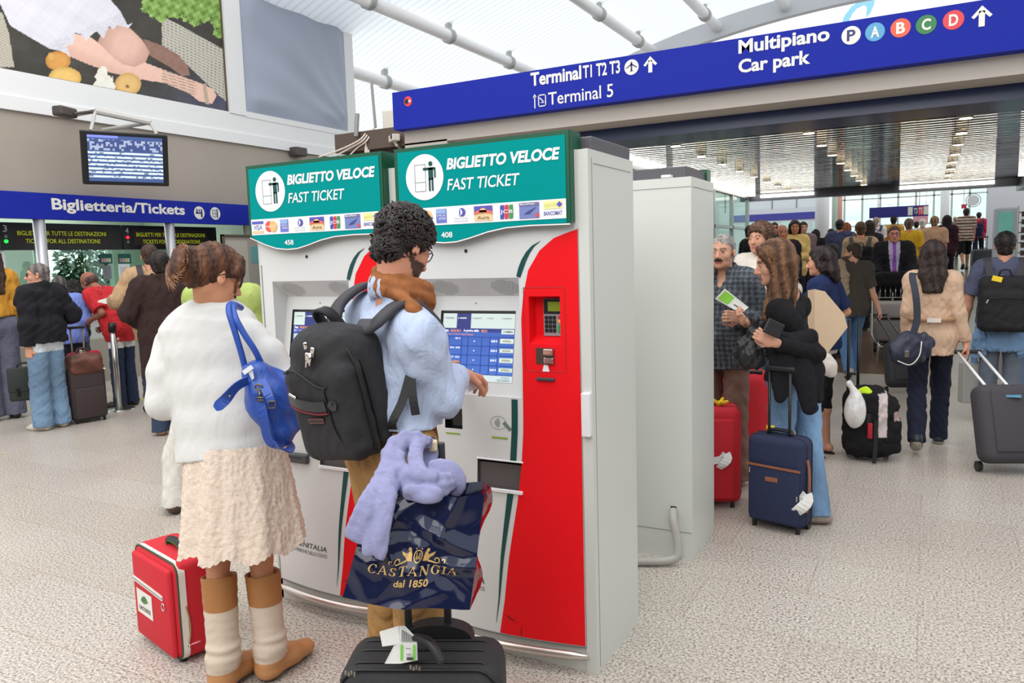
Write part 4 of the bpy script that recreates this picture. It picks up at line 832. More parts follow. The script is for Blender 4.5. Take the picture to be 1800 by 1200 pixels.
    for u, nm in spec:
        b = MB(); mats = []; 
        def col(c):
            m = CM('%d_%d_%d' % c, c)
            if m not in mats: mats.append(m)
            return mats.index(m)
        if nm == 'VISA': b.flat(rect(u-.035, zc+.014, u+.035, zc+.026), f1, col((90, 92, 190))); b.flat(rect(u-.035, zc-.028, u+.035, zc-.016), f1, col((228, 204, 160))); put_text(b, 'VISA', f1, u-.025, zc-.012, .05, .022, .01, .2, col((140, 140, 196)))
        elif nm == 'mc': b.flat(disc(u-.013, zc, .023, .024), f1, col((236, 80, 76))); b.flat(disc(u+.013, zc, .023, .024), f2, col((236, 190, 120))); put_text(b, 'MasterCard', f3, u-.03, zc-.004, .06, .009, .01, .1, col((250, 240, 236)))
        elif nm == 'ae': b.flat(rect(u-.024, zc-.027, u+.024, zc+.027), f1, col((108, 120, 204))); b.flat(rect(u-.022, zc+.008, u+.022, zc+.026), f2, col((150, 178, 224))); put_text(b, 'AMERICAN', f2, u-.02, zc-.003, .04, .009, .01, 0, col((226, 228, 244))); put_text(b, 'EXPRESS', f2, u-.012, zc-.015, .034, .009, .01, 0, col((226, 228, 244)))
        elif nm == 'dc': b.flat(disc(u+.004, zc+.009, .017, .016), f1, col((88, 82, 176))); b.flat(disc(u-.004, zc+.009, .012, .012), f2, col((236, 236, 244))); b.flat(rect(u-.006, zc-.0, u-.001, zc+.018), f3, col((88, 82, 176))); put_text(b, 'Diners Club', f1, u-.03, zc-.017, .06, .008, 0, 0, col((196, 196, 202))); put_text(b, 'International', f1, u-.03, zc-.027, .06, .007, 0, 0, col((196, 196, 202)))
        elif nm == 'Aura': b.flat(rect(u-.04, zc-.028, u+.04, zc+.028), f1, col((236, 206, 156))); b.flat(rect(u-.04, zc+.006, u+.04, zc+.028), f2, col((92, 84, 176))); b.flat(disc(u, zc+.004, .017, .016, 14, 0, math.pi), f3, col((244, 190, 130))); b.flat([(u-.04, zc-.004), (u-.02, zc+.002), (u+.02, zc+.002), (u+.04, zc-.004), (u+.04, zc+.006), (u+.02, zc+.012), (u-.02, zc+.012), (u-.04, zc+.006)], f3, col((238, 110, 96))); put_text(b, 'Aura', f2, u-.026, zc-.022, .052, .013, .004, 0, col((110, 110, 100)))
        elif nm == 'JCB':
            for k, c in enumerate(((70, 76, 170), (214, 60, 76), (64, 150, 86))): b.flat([(u-.027+.019*k, zc-.026), (u-.013+.019*k, zc-.026), (u-.010+.019*k, zc-.020), (u-.010+.019*k, zc+.026), (u-.024+.019*k, zc+.026), (u-.027+.019*k, zc+.020)], f1, col(c))
            put_text(b, 'JCB', f2, u-.026, zc-.009, .053, .017, .012, 0, col((240, 240, 244)))
        elif nm == 'Poste': b.flat(rect(u-.041, zc-.029, u+.041, zc+.029), f1, col((118, 130, 190))); b.flat(rect(u-.041, zc+.018, u+.041, zc+.029), f2, col((120, 116, 160))); put_text(b, 'BancoPoste', f3, u-.036, zc+.02, .06, .008, .015, 0, col((236, 236, 244))); b.flat([(u-.022, zc-.014), (u-.004, zc-.002), (u+.012, zc+.004), (u+.03, zc+.012), (u+.014, zc-.002), (u+.002, zc-.012)], f2, col((58, 72, 130))); b.flat(disc(u+.033, zc-.018, .008), f2, col((210, 80, 90)))
        else: b.flat(rect(u-.036, zc+.001, u+.04, zc+.030), f1, col((238, 236, 160))); put_text(b, 'PagoBANCOMAT', f2, u-.033, zc+.005, .05, .018, 0, .1, col((226, 222, 150))); b.flat([(u+.016, zc+.016), (u+.028, zc+.005), (u+.039, zc+.016), (u+.028, zc+.027)], f2, col((88, 88, 190))); put_text(b, 'BANCOMAT', f1, u-.036, zc-.022, .074, .015, .012, .15, col((92, 92, 170)))
        if nm == 'VISA': pass
        b.build('card_logo', mats, h)
    return t
kiosk(-2.724, '458', 'ticket machine numbered 458, on the left, partly behind the woman in white')
kiosk(-1.896, '408', 'ticket machine numbered 408, nearest the camera, being used by the man with the backpack')
def rear_machine(x0, label):
    y0 = 3.853; y1 = y0+.46; t = thing('ticket_machine', label, 'ticket machine', (x0, y0, 0), 'white backs of ticket machines')
    b = MB(); b.bb((x0, y0, 0), (x0+.83, y1, 1.975)); b.build('cabinet', WHITE_KIOSK, t)
    b = MB(); b.bb((x0+.02, y0-.002, .145), (x0+.825, y0+.0, .149)); b.bb((x0+.005, y0-.002, 1.925), (x0+.83, y0, 1.928)); b.bb((x0+.83, y0+.03, 1.925), (x0+.832, y1-.02, 1.928)); b.build('seam', mat('seam_dark', (150, 154, 150), .6), t)
    b = MB(); b.rbox((x0+.40, y0+.25, 2.005), (.78, .38, .06), .006); b.build('top_box', mat('dark_top', (84, 82, 88), .5), t)
    b = MB(); b.bb((x0+.06, y1-.02, 1.72), (x0+.80, y1+.06, 2.05)); b.build('header_sign', TEAL_D, t)
    b = MB(); b.bb((x0+.715, y0-.003, .19), (x0+.745, y0, .28)); b.build('cable_outlet', BLACK, t)
    b = MB(); b.rbox((x0+.7, y0+.03, 1.985), (.05, .05, .015), .004); b.build('cap', PAINT_W, t)
    return t
rear_machine(-1.875, 'white back of a ticket machine standing behind machine 408')
rear_machine(-2.71, 'white back of a ticket machine standing behind machine 458')
b = MB(); P = spline([(-1.145, 3.85, .26), (-1.13, 3.80, .22), (-1.10, 3.77, .1), (-1.12, 3.74, .035), (-1.3, 3.66, .022), (-1.38, 3.56, .022), (-1.34, 3.44, .022), (-1.22, 3.36, .022), (-1.26, 3.28, .022), (-1.5, 3.25, .022)], 60)
b.tube(P, .021, 10); o = b.build('cable_conduit', mat('grey_conduit', (172, 168, 162), .5), None, True, loc=(-1.2, 3.6, .02)); tag(o, 'grey corrugated cable conduit curling over the floor behind machine 408', 'cable')
# ================================================================ SCULPTING (distance fields -> surface)
class Sdf:
    def __init__(s): s.P = []
    def cone(s, a, b, ra, rb=None, k=.02, flat=(), op=0, cuts=()):
        a, b = np.asarray(a, float), np.asarray(b, float); rb = ra if rb is None else rb; m = max(ra, rb)*max([1]+[f for _, f in flat])
        s.P.append(('c', (a, b, ra, rb, flat), np.minimum(a, b)-m, np.maximum(a, b)+m, op, k, cuts)); return s
    def ell(s, c, r, R=None, k=.02, op=0, cuts=()):
        c = np.asarray(c, float); r = np.broadcast_to(np.asarray(r, float), (3,)); m = r.max()
        s.P.append(('e', (c, r, np.eye(3) if R is None else np.asarray(R)), c-m, c+m, op, k, cuts)); return s
    def box(s, c, half, rad, R=None, k=.01, op=0, cuts=()):
        c = np.asarray(c, float); half = np.asarray(half, float); m = np.linalg.norm(half)
        s.P.append(('b', (c, half, rad, np.eye(3) if R is None else np.asarray(R)), c-m, c+m, op, k, cuts)); return s
    def path(s, pts, r, k=.01, op=0, flat=(), cuts=()):
        r = np.broadcast_to(np.asarray(r, float), (len(pts),))
        for i in range(len(pts)-1): s.cone(pts[i], pts[i+1], r[i], r[i+1], k, flat, op, cuts)
        return s
    @staticmethod
    def val(t, g, Q):
        if t == 'c':
            a, b, ra, rb, flat = g; ab = b-a; L = max(ab@ab, 1e-9); h = np.clip((Q-a)@ab/L, 0, 1); v = Q-a-h[:, None]*ab
            mn = 1.
            for ax, f in flat: d = v@ax; v = v+np.outer(d*(1/f-1), ax); mn = min(mn, f)
            return (np.linalg.norm(v, axis=1)-(ra+(rb-ra)*h))*mn
        if t == 'e':
            c, r, R = g; q = (Q-c)@R; k0 = np.linalg.norm(q/r, axis=1); k1 = np.linalg.norm(q/(r*r), axis=1); return k0*(k0-1)/np.maximum(k1, 1e-6)
        c, half, rad, R = g; q = np.abs((Q-c)@R)-(half-rad); return np.linalg.norm(np.maximum(q, 0), axis=1)+np.minimum(q.max(1), 0)-rad
    def mesh(s, h, noise=None):
        A = [p for p in s.P if p[4] == 0]; lo = np.min([p[2] for p in A], 0)-3*h; hi = np.max([p[3] for p in A], 0)+3*h
        n = np.ceil((hi-lo)/h).astype(int)+1; f = np.full(n, .15, np.float32)
        for t, g, l, u, op, k, cuts in s.P:
            m = k+4*h; i0 = np.clip(np.floor((l-m-lo)/h).astype(int), 0, n-1); i1 = np.clip(np.ceil((u+m-lo)/h).astype(int)+1, 1, n)
            if (i1 <= i0).any(): continue
            ax = [lo[q]+h*np.arange(i0[q], i1[q]) for q in range(3)]; G = np.meshgrid(*ax, indexing='ij'); Q = np.stack([x.ravel() for x in G], 1)
            d = s.val(t, g, Q)
            for (cp, cn) in cuts: d = np.maximum(d, (Q-cp)@cn)
            sl = tuple(slice(i0[q], i1[q]) for q in range(3)); o = f[sl].ravel()
            if op == 0: hh = np.maximum(k-np.abs(o-d), 0)/k; r = np.minimum(o, d)-hh*hh*k/4
            elif op == 1: d = -d; hh = np.maximum(k-np.abs(o-d), 0)/k; r = np.maximum(o, d)+hh*hh*k/4
            f[sl] = r.reshape(G[0].shape)
        if noise is not None:
            I = np.argwhere(np.abs(f) < .03); Q = lo+I*h; f[tuple(I.T)] += noise(Q)
        return surface(f, lo, h)
def surface(f, lo, h):
    ins = f < 0; n = np.array(f.shape); c = np.zeros(n-1, np.uint8)
    for d in range(8): c += ins[(d & 1):n[0]-1+(d & 1), (d >> 1 & 1):n[1]-1+(d >> 1 & 1), (d >> 2):n[2]-1+(d >> 2)]
    act = np.argwhere((c > 0) & (c < 8)); idx = np.full(n-1, -1, np.int32); idx[tuple(act.T)] = np.arange(len(act))
    acc = np.zeros((len(act), 3)); cnt = np.zeros(len(act)); cor = [np.array([d & 1, d >> 1 & 1, d >> 2]) for d in range(8)]
    vals = [f[tuple((act+o).T)] for o in cor]
    for a in range(8):
        for ax in range(3):
            if a >> ax & 1: continue
            b = a | (1 << ax); fa, fb = vals[a], vals[b]; m = (fa < 0) != (fb < 0); t = fa[m]/(fa[m]-fb[m])
            acc[m] += cor[a]+t[:, None]*(cor[b]-cor[a]); cnt[m] += 1
    V = lo+h*(act+acc/cnt[:, None]); quads = []
    for ax in range(3):
        a1, a2 = (ax+1) % 3, (ax+2) % 3; sl0 = [slice(None)]*3; sl1 = [slice(None)]*3; sl0[ax] = slice(0, -1); sl1[ax] = slice(1, None)
        e = np.argwhere(ins[tuple(sl0)] != ins[tuple(sl1)]); e = e[(e[:, a1] > 0) & (e[:, a2] > 0) & (e[:, a1] < n[a1]-1) & (e[:, a2] < n[a2]-1)]
        s_ = ins[tuple(e.T)]; q = []
        for (x, y) in ((-1, -1), (0, -1), (0, 0), (-1, 0)): p = e.copy(); p[:, a1] += x; p[:, a2] += y; q.append(idx[tuple(p.T)])
        q = np.stack(q, 1); q[~s_] = q[~s_][:, ::-1]; quads.append(q)
    Q = np.concatenate(quads); return V, Q[(Q >= 0).all(1)]
def folds(amp, freq, seed=0, stretch=(1, 1, 1)):
    g = np.random.RandomState(seed); W = [(g.normal(size=3)*np.array(stretch), g.rand()*6.28, g.rand()*6.28) for _ in range(7)]
    def fn(Q):
        o = np.zeros(len(Q))
        for i, (w_, a, b) in enumerate(W): o += (1-2*np.abs(np.sin(Q@w_*freq*.5*(1+.25*i)+a+1.5*np.sin(Q@np.roll(w_, 1)*freq*.5+b)))) if i % 2 else np.sin(Q@w_*freq*(1+.25*i)+a+1.5*np.sin(Q@np.roll(w_, 1)*freq*.5+b))
        return amp*o/2.6
    return fn
SKIN = vcol('skin', .5); SKIN.node_tree.nodes['Principled BSDF'].inputs['Specular IOR Level'].default_value = .3
CLOTH = vcol('woven_cloth', .88, bump=.18, scale=120, crease=.5); CLOTH.node_tree.nodes['Principled BSDF'].inputs['Specular IOR Level'].default_value = .2
KNIT = vcol('fine_knit', .9, bump=.12, scale=200, crease=.14)
LEATHER = vcol('leather_look', .5, bump=.15, scale=70, crease=.15)
def hair_mat():
    m = vcol('hair', .5); n = m.node_tree; L = n.links; b = n.nodes['Principled BSDF']; b.inputs['Specular IOR Level'].default_value = .25
    tc = n.nodes.new('ShaderNodeTexCoord'); mp = n.nodes.new('ShaderNodeMapping'); mp.inputs['Scale'].default_value = (1, 1, .12); no = n.nodes.new('ShaderNodeTexNoise'); no.inputs['Scale'].default_value = 170; no.inputs['Detail'].default_value = 3
    bp = n.nodes.new('ShaderNodeBump'); bp.inputs['Strength'].default_value = .7; bp.inputs['Distance'].default_value = .008; a = [x for x in n.nodes if x.type == 'VERTEX_COLOR'][0]
    mx = n.nodes.new('ShaderNodeMix'); mx.data_type = 'RGBA'; mx.blend_type = 'MULTIPLY'; mx.inputs[0].default_value = .75; r = n.nodes.new('ShaderNodeValToRGB'); r.color_ramp.elements[0].position = .35; r.color_ramp.elements[0].color = (.45, .45, .45, 1); r.color_ramp.elements[1].position = .65; r.color_ramp.elements[1].color = (1.25, 1.2, 1.15, 1)
    L.new(tc.outputs['Object'], mp.inputs[0]); L.new(mp.outputs[0], no.inputs['Vector']); L.new(no.outputs[0], bp.inputs['Height']); L.new(bp.outputs[0], b.inputs['Normal']); L.new(no.outputs[0], r.inputs[0])
    L.new(a.outputs[0], mx.inputs[6]); L.new(r.outputs[0], mx.inputs[7]); L.new(mx.outputs[2], b.inputs['Base Color']); return m
HAIR = hair_mat()
def sculpt(name, S, h, col, parent, material=CLOTH, noise=None, loc=None):
    V, Q = S.mesh(h, noise); c = col(V) if callable(col) else np.broadcast_to(np.asarray(col, float), V.shape)
    return raw(name, V, Q, material, parent, True, colors=s2l(np.clip(c, 0, 255)), loc=loc)
UP = np.array([0, 0, 1.])
def frame(fwd, up=UP):
    f = unit(fwd); r = unit(np.cross(f, up)); u = np.cross(r, f); return np.stack([r, f, u], 1)
def head_frame(az, pitch=0., roll=0.):
    """az: azimuth of the gaze from +Y counter-clockwise; pitch > 0 looks down"""
    return RZ(az)@RX(-pitch)@RY(roll)
def headS(S, hc, R, q, fem, k=1.):
    L = lambda *p: hc+R@(np.array(p)*q); C = lambda a, b, ra, rb, kk, op=0: S.cone(L(*a), L(*b), ra*q, rb*q, kk*q, op=op)
    S.ell(L(0, -.014, .034), np.array([.076, .097, .083])*q, R, .02); S.ell(L(0, .034, -.028), np.array([.06, .058, .085])*q, R, .03*q)
    S.ell(L(0, .042, -.083), np.array([.046 if fem else .051, .045, .032])*q, R, .025*q); S.ell(L(0, .079, -.1), np.array([.02, .015, .015])*q, R, .02*q)
    C((0, .089, .004), (0, .113, -.036), .007, .0115, .014)
    for s_ in (-1, 1):
        S.ell(L(s_*.011, .100, -.041), .0085*q, R, .008*q); S.ell(L(s_*.042, .060, -.03), np.array([.02, .024, .026])*q, R, .02*q)
        C((s_*.012, .087, .02), (s_*.045, .072, .021), .008, .006, .012); S.ell(L(s_*.031, .098, .0), np.array([.019, .016, .012])*q, R, .012*q, op=1)
        S.ell(L(s_*.079, -.006, -.012), np.array([.009, .018, .031])*q, R@RZ(-s_*.35)@RX(.15), .008*q); S.ell(L(s_*.088, .0, -.008), np.array([.005, .009, .016])*q, R, .005*q, op=1)
        S.ell(L(s_*.031, .081, .0), .0125*q, R, .003*q)
    C((-.019, .089, -.065), (.019, .089, -.065), .006, .006, .008); C((-.015, .089, -.076), (.015, .089, -.076), .007, .007, .008)
    C((-.02, .1, -.0705), (.02, .1, -.0705), .0018, .0018, .004, 1)
def handS(S, w, d, n, s, curl=.35, side=1, spread=.12, rmin=.0, thumb=.5, vox=.006):
    """w wrist, d pointing direction, n palm normal, side +1 when the thumb is towards cross(n, d)"""
    d = unit(d); n = unit(n-d*(n@d)); lat = np.cross(n, d)*side; r = max(.0085*s, rmin)
    S.cone(w, w+d*.03*s, .026*s, .03*s, .02, flat=((n, .72),)); S.box(w+d*.058*s, np.array([.04, .043, .014])*s, .013*s, np.stack([lat, d, n], 1), .015)
    for i, ln in enumerate((.074, .082, .077, .062)):
        o = (.03-.02*i)*s; a = w+d*.095*s+lat*o; dd = unit(d+lat*(spread*(1.5-i)*.5)); p = a; ang = 0
        for j, f in enumerate((.45, .32, .26)):
            ang += curl*(1.15 if j else .8); v = dd*math.cos(ang)+n*math.sin(ang); p2 = p+v*ln*f*s; S.cone(p, p2, r*(1.08-.1*j), r*(1-.1*j), .006); p = p2
    a = w+d*.028*s+lat*.028*s; v = unit(lat*.75+d*.65+n*thumb); b = a+v*.04*s; c = b+unit(lat*(.35-.5*curl)+d*.9+n*(thumb+.3*curl))*.034*s; e = c+unit(d*.9+n*(thumb*1.2+.3*curl)-lat*.2*curl)*.026*s
    S.cone(a, b, .0145*s, .011*s, .014); S.cone(b, c, .011*s, .0098*s, .006); S.cone(c, e, .0098*s, .008*s, .005)
def gen(root, az, h, fem=False, lean=0., twist=0., arms=('down', 'down'), legs='stand', hyaw=0., hpitch=0., side_lean=0., step=.28):
    """joints of a figure of height h standing at root and facing azimuth az"""
    s = h/1.75; R = RZ(az); W = lambda x, y, z: root+R@np.array([x, y, z])*s
    sw = .143 if fem else .163; hw = .088; J = dict(s=s, fem=fem, az=az, gz=root[2])
    hip = np.array([0, 0, .93]); sp = RX(-lean)@RY(side_lean); U = lambda x, y, z: W(*(hip+sp@(np.array([x, y, z])-hip)))
    T = RZ(twist); sh = lambda x: U(*(T@np.array([x, -.01, 0])+np.array([0, 0, 1.435])))
    J['hipL'], J['hipR'] = W(-hw, 0, .93), W(hw, 0, .93); J['shL'], J['shR'] = sh(-sw), sh(sw); J['neck'] = U(0, -.018, 1.475)
    J['haz'] = az+hyaw; J['hp'] = hpitch; J['hc'] = U(0, .02, 1.632)+RZ(az+hyaw)@np.array([0, .06*math.sin(hpitch), -.03*(1-math.cos(hpitch))])*s
    fr = R@RX(-lean)@np.array([0, 1., 0]); TR = R@sp@T
    P = dict(down=((.036, -.02, -.285), (.05, .05, -.53)), bent=((.05, -.05, -.28), (.0, .2, -.24)), front=((.06, .02, -.28), (-.12, .2, -.30)), read=((.05, .02, -.27), (-.06, .2, -.13)), back=((.07, -.13, -.26), (.09, -.2, -.50)), up=((.07, .12, -.22), (.02, .26, -.02)), fwd=((.06, .08, -.27), (.05, .27, -.38)), hip=((.14, -.08, -.25), (.03, .08, -.38)), strap=((.07, .02, -.28), (.0, .16, -.06)), swing=((.06, .12, -.26), (.07, .28, -.44)))
    for i, (sd, k) in enumerate((('L', -1), ('R', 1))):
        a = arms[i]; e, w_ = P[a] if isinstance(a, str) else a
        m = np.array([k, 1, 1]); J['el'+sd] = J['sh'+sd]+TR@(np.array(e)*m)*s; J['wr'+sd] = J['sh'+sd]+TR@(np.array(w_)*m)*s
    for sd, k in (('L', -1), ('R', 1)):
        ph = {'stand': 0, 'walk': k, 'walk2': -k}[legs]; y = ph*step
        if ph == 0: kn, an = (k*.093, .02, .5), (k*.1, 0-.01*k, .085)
        elif ph > 0: kn, an = (k*.09, y*.75+.03, .51), (k*.09, y*.95, .09)
        else: kn, an = (k*.09, y*.25+.06, .50), (k*.09, y*1.25, .17)
        J['kn'+sd], J['an'+sd] = W(*kn), W(*an); J['fd'+sd] = R@np.array([k*.18 if ph == 0 else 0, 1, -.5 if ph < 0 else 0.])
    return J
def human(label, J, skin=(214, 164, 138), top=None, bottom=None, shoes=None, hair=None, v=.011, beard=0, moustache=0, lips=(178, 104, 96), brow=None, eyes=False, glasses=None, hands=(.35, .35), parts=None, group=None, noloc=False, palms=None, legskin=False):
    s = J['s']; fem = J['fem']; q = s*(.97 if fem else 1.0)*J.get('hs', 1.); gz = J.get('gz', 0.)
    root = (J['anL']+J['anR'])/2; root = np.array([root[0], root[1], gz]); t = thing('person', label, 'person', root, group)
    ax = unit(J['shR']-J['shL']); hm = (J['hipL']+J['hipR'])/2; up = unit(J['neck']-hm); fr = unit(np.cross(up, ax)); ax = np.cross(fr, up)
    hx = unit(J['hipR']-J['hipL']); hfr = unit(np.cross(UP, hx)); R = head_frame(J['haz'], J['hp'], J.get('hr', 0.)); hc = J['hc']
    sm = (J['shL']+J['shR'])/2; chest = sm-up*.13*s+fr*.015*s; waist = hm+up*.15*s
    W = .16 if fem else .175
    def torso(S, e=0., k=.04):
        S.cone(J['hipL']+UP*.02*s, J['hipR']+UP*.02*s, (.098 if fem else .095)*s+e, None, k, flat=((hfr, 1.02),))
        S.cone(waist, hm+up*.03*s, (.098 if fem else .112)*s+e, .108*s+e, k, flat=((ax, 1.22), (fr, .86)))
        S.cone(chest, waist, (.118 if fem else .128)*s+e, (.098 if fem else .112)*s+e, k, flat=((ax, 1.25), (fr, .85)))
        S.cone(J['shL']-up*.03*s, J['shR']-up*.03*s, .05*s+e, None, k); S.cone(sm-up*.05*s, chest, .085*s+e, .11*s+e, k, flat=((ax, 1.3), (fr, .85)))
        for sd in 'LR': S.cone(J['neck']+up*.02*s, J['sh'+sd]-up*.012*s, .034*s+e*.5, .05*s+e, k)
        if fem and not J.get('flat'):
            for k_ in (-1, 1): S.ell(chest+ax*k_*.07*s+fr*.085*s-up*.01*s, .055*s+e*.7, None, .03)
    # --- body
    tk = J.get('tk', .010*s if top else 0); lk = J['lk'] if 'lk' in J else .80 if (bottom and bottom.get('len', 1.) > .9) else (.92 if bottom else 1.); ak = J['ak'] if 'ak' in J else .86 if (top and top.get('sleeve', .96) > .9) else 1.
    S = Sdf(); torso(S, -tk)
    S.cone(J['neck']-up*.02*s, hc+R@np.array([0, -.025, -.06])*q, (.05 if fem else .058)*s, (.047 if fem else .054)*s, .03); headS(S, hc, R, q, fem)
    for i, sd in enumerate('LR'):
        a, e, w_ = J['sh'+sd], J['el'+sd], J['wr'+sd]; f = .9 if fem else 1
        f2 = f*ak; S.cone(a, e, .046*s*f2, .037*s*f2, .02); S.cone(e, e+(w_-e)*.35, .038*s*f2, .04*s*f2, .015); S.cone(e+(w_-e)*.35, w_, .039*s*f2, .026*s*f, .015)
        d = J.get('hd'+sd, w_-e); n = J.get('pn'+sd, unit(-ax*(1 if sd == 'R' else -1)*.8+fr*.1)); handS(S, w_, d, n, s*(.92 if fem else 1), hands[i], side=J.get('ts'+sd, 1 if sd == 'R' else -1), rmin=v*.75)
        h_, kn, an = J['hip'+sd], J['kn'+sd], J['an'+sd]
        S.cone(h_, kn, .08*s*lk, .054*s*lk, .03); S.cone(kn, kn+(an-kn)*.3-unit(np.cross(an-kn, hx))*.012*s*(-1), .052*s*lk, .056*s*lk, .02); S.cone(kn+(an-kn)*.3, an, .054*s*lk, .036*s*max(lk, .9), .02)
        fd = unit(J['fd'+sd]); S.cone(an-UP*.035*s-fd*.03*s, an-UP*.05*s+fd*.1*s, .034*s, .032*s, .02); S.cone(an-UP*.05*s+fd*.1*s, an-UP*.06*s+fd*.17*s, .032*s, .02*s, .015, flat=((UP, .7),))
    sk = np.array(skin, float); hcol = np.array(brow if brow is not None else (hair or {}).get('c', (60, 44, 34)), float)
    def scol(V):
        c = np.tile(sk, (len(V), 1)); L = (V-hc)@R/q; x, y, z = L.T; m = np.abs(x); near = (np.linalg.norm(L, axis=1) < .16)
        k = near & (m < .024-.35*np.abs(z+.0705)) & (z > -.084) & (z < -.058) & (y > .082); c[k] = lips
        k = near & (m > .012) & (m < .05) & (z > .0165) & (z < .027) & (y > .068); c[k] = hcol*.8+sk*.2
        k = near & (m > .016) & (m < .046) & (np.abs(z) < .0085-.00025/np.maximum(.05-m, .01)) & (y > .079); c[k] = (222, 214, 206)
        k = near & (np.hypot(m-.031, z) < .0062) & (y > .08); c[k] = (40, 28, 22)
        k = near & (np.abs(z-.0105) < .0035) & (m > .014) & (m < .048) & (y > .075); c[k] = sk*.55
        if beard: k = near & (z < -.045+.5*np.maximum(0, .02-y)) & (y > -.01) & (y > .95*(-z-.062)) & (z > -.13) & ~((m < .022) & (z > -.085) & (z < -.057)); c[k] = c[k]*(1-beard)+hcol*beard; k = near & (m < .03) & (z > -.06) & (z < -.048) & (y > .06); c[k] = c[k]*(1-beard)+hcol*beard
        k = near & ((m < .012) | (y > .1)) & (z < -.02) & (z > -.05) & (y > .09); c[k] = c[k]*.6+np.array([226, 150, 130])*.4
        return c
    body = sculpt('body', S, v, scol, t, SKIN)
    body_h = body
    # --- top
    if top:
        e = top.get('fit', .014)*s; S = Sdf(); k = .04; torso(S, e)
        hem = top.get('hem', -.06); hp = hm+UP*hem*s; fl_ = top.get('flare', 0)*s
        S.cone(waist-up*.0, hm+UP*(hem-.1)*s, (.1 if fem else .115)*s+e, .112*s+e+fl_, .04, flat=((ax, top.get('hemw', 1.25)), (fr, .95)))
        if top.get('belly'): S.ell(waist+fr*.05*s, np.array([.15, .15, .17])*s*top['belly'], None, .05)
        for sd in 'LR':
            a, el, w_ = J['sh'+sd], J['el'+sd], J['wr'+sd]; L = top.get('sleeve', .96)
            if L <= .0: continue
            u1 = min(1, L/.52); p1 = a+(el-a)*u1; d1 = unit(el-a); c1 = ((p1, d1),) if u1 < 1 else ()
            r0, r1, r2 = .05*s+e, .042*s+e, .032*s+e*.8
            S.cone(a, a+(el-a)*.3, r0*.92, r0*.98, .05)
            if u1 < 1: S.cone(a+(el-a)*.22, p1+d1*.03, r0*.98, r0*.98+.004, top.get('ka', .014), cuts=c1)
            else:
                S.cone(a+(el-a)*.22, el, r0*.98, r1, top.get('ka', .014)); f = (L-.52)/.48; p2 = el+(w_-el)*f; d2 = unit(w_-el); S.cone(el, p2+d2*.03, r1, r2, .012, cuts=((p2, d2),))
        S.P.append(('b', (hp-UP*.5, np.array([.6, .6, .5])*1., .001, np.eye(3)), hp-np.array([.6, .6, 1.]), hp+np.array([.6, .6, 0]), 1, .004, ())) if not top.get('nocut') else None
        if top.get('nocut') is None and False: pass
        # sleeves below the hem come back after the cut
        for sd in 'LR':
            L = top.get('sleeve', .96); el, w_ = J['el'+sd], J['wr'+sd]
            if L > .52 and min(el[2], w_[2]) < hp[2]+.06:
                f = (L-.52)/.48; p2 = el+(w_-el)*f; d2 = unit(w_-el); S.cone(el, p2+d2*.03, .042*s+e, .032*s+e*.8, .01, cuts=((p2, d2),))
        nb = J['neck']+up*(top.get('neck', .015))*s; S.cone(nb, hc-R@np.array([0, .02, .03])*q, (.052 if fem else .06)*s+.004, None, .01, op=1)
        if top.get('vneck'): S.cone(J['neck']+fr*.07*s, chest+fr*.16*s+up*.02*s, .045*s, .02*s, .02, op=1)
        if top.get('collar'):
            c0 = J['neck']; rr = (.066 if not fem else .058)*s
            P = [c0+up*.03*s+ax*rr*math.sin(a_)*1.05+fr*(.0-rr*math.cos(a_))*1.0+up*.012*s*math.cos(a_) for a_ in np.linspace(-2.5, 2.5, 15)]
            S.path(P, .0105*s+.003, .008, flat=((up, 2.2),))
        cc = np.array(top['c'], float); pat = top.get('pat')
        if pat == 'stripe': colf = lambda V: np.where((np.sin((V@up)*2*math.pi/(.085*s)) > .1)[:, None], cc, np.array(top['c2'], float))
        elif pat == 'plaid':
            def colf(V):
                a_, b_ = V@ax/(.034), V@up/(.034); c = np.tile(cc, (len(V), 1)); c[np.sin(a_*6.28) > .55] *= 1.35; c[np.sin(b_*6.28) > .55] *= 1.35; k_ = (np.abs(np.sin(a_*3.14)) < .12) | (np.abs(np.sin(b_*3.14)) < .12); c[k_] = np.array(top['c2']); return c
        elif pat == 'shirtfront':
            def colf(V):
                x = (V-chest)@ax/s; y = (V-chest)@fr; z = (V-chest)@up/s; c = np.tile(cc, (len(V), 1)); k_ = (y > 0) & (np.abs(x) < .055+.17*np.clip(z+.12, -.2, .2)*.6) & (z > -.26); c[k_] = top['c2']; k_ = (y > 0) & (np.abs(x) < .022+.03*np.clip(-z, 0, .3)) & (z > -.26); c[k_] = top['tie']; return c
        else: colf = cc
        sculpt(top.get('name', 'shirt'), S, v, colf, t, KNIT if top.get('mat') == 'knit' else CLOTH, noise=folds(top.get('noise', .0035), 30, RN.randint(0, 999), top.get('st', (1, 1, .5))))
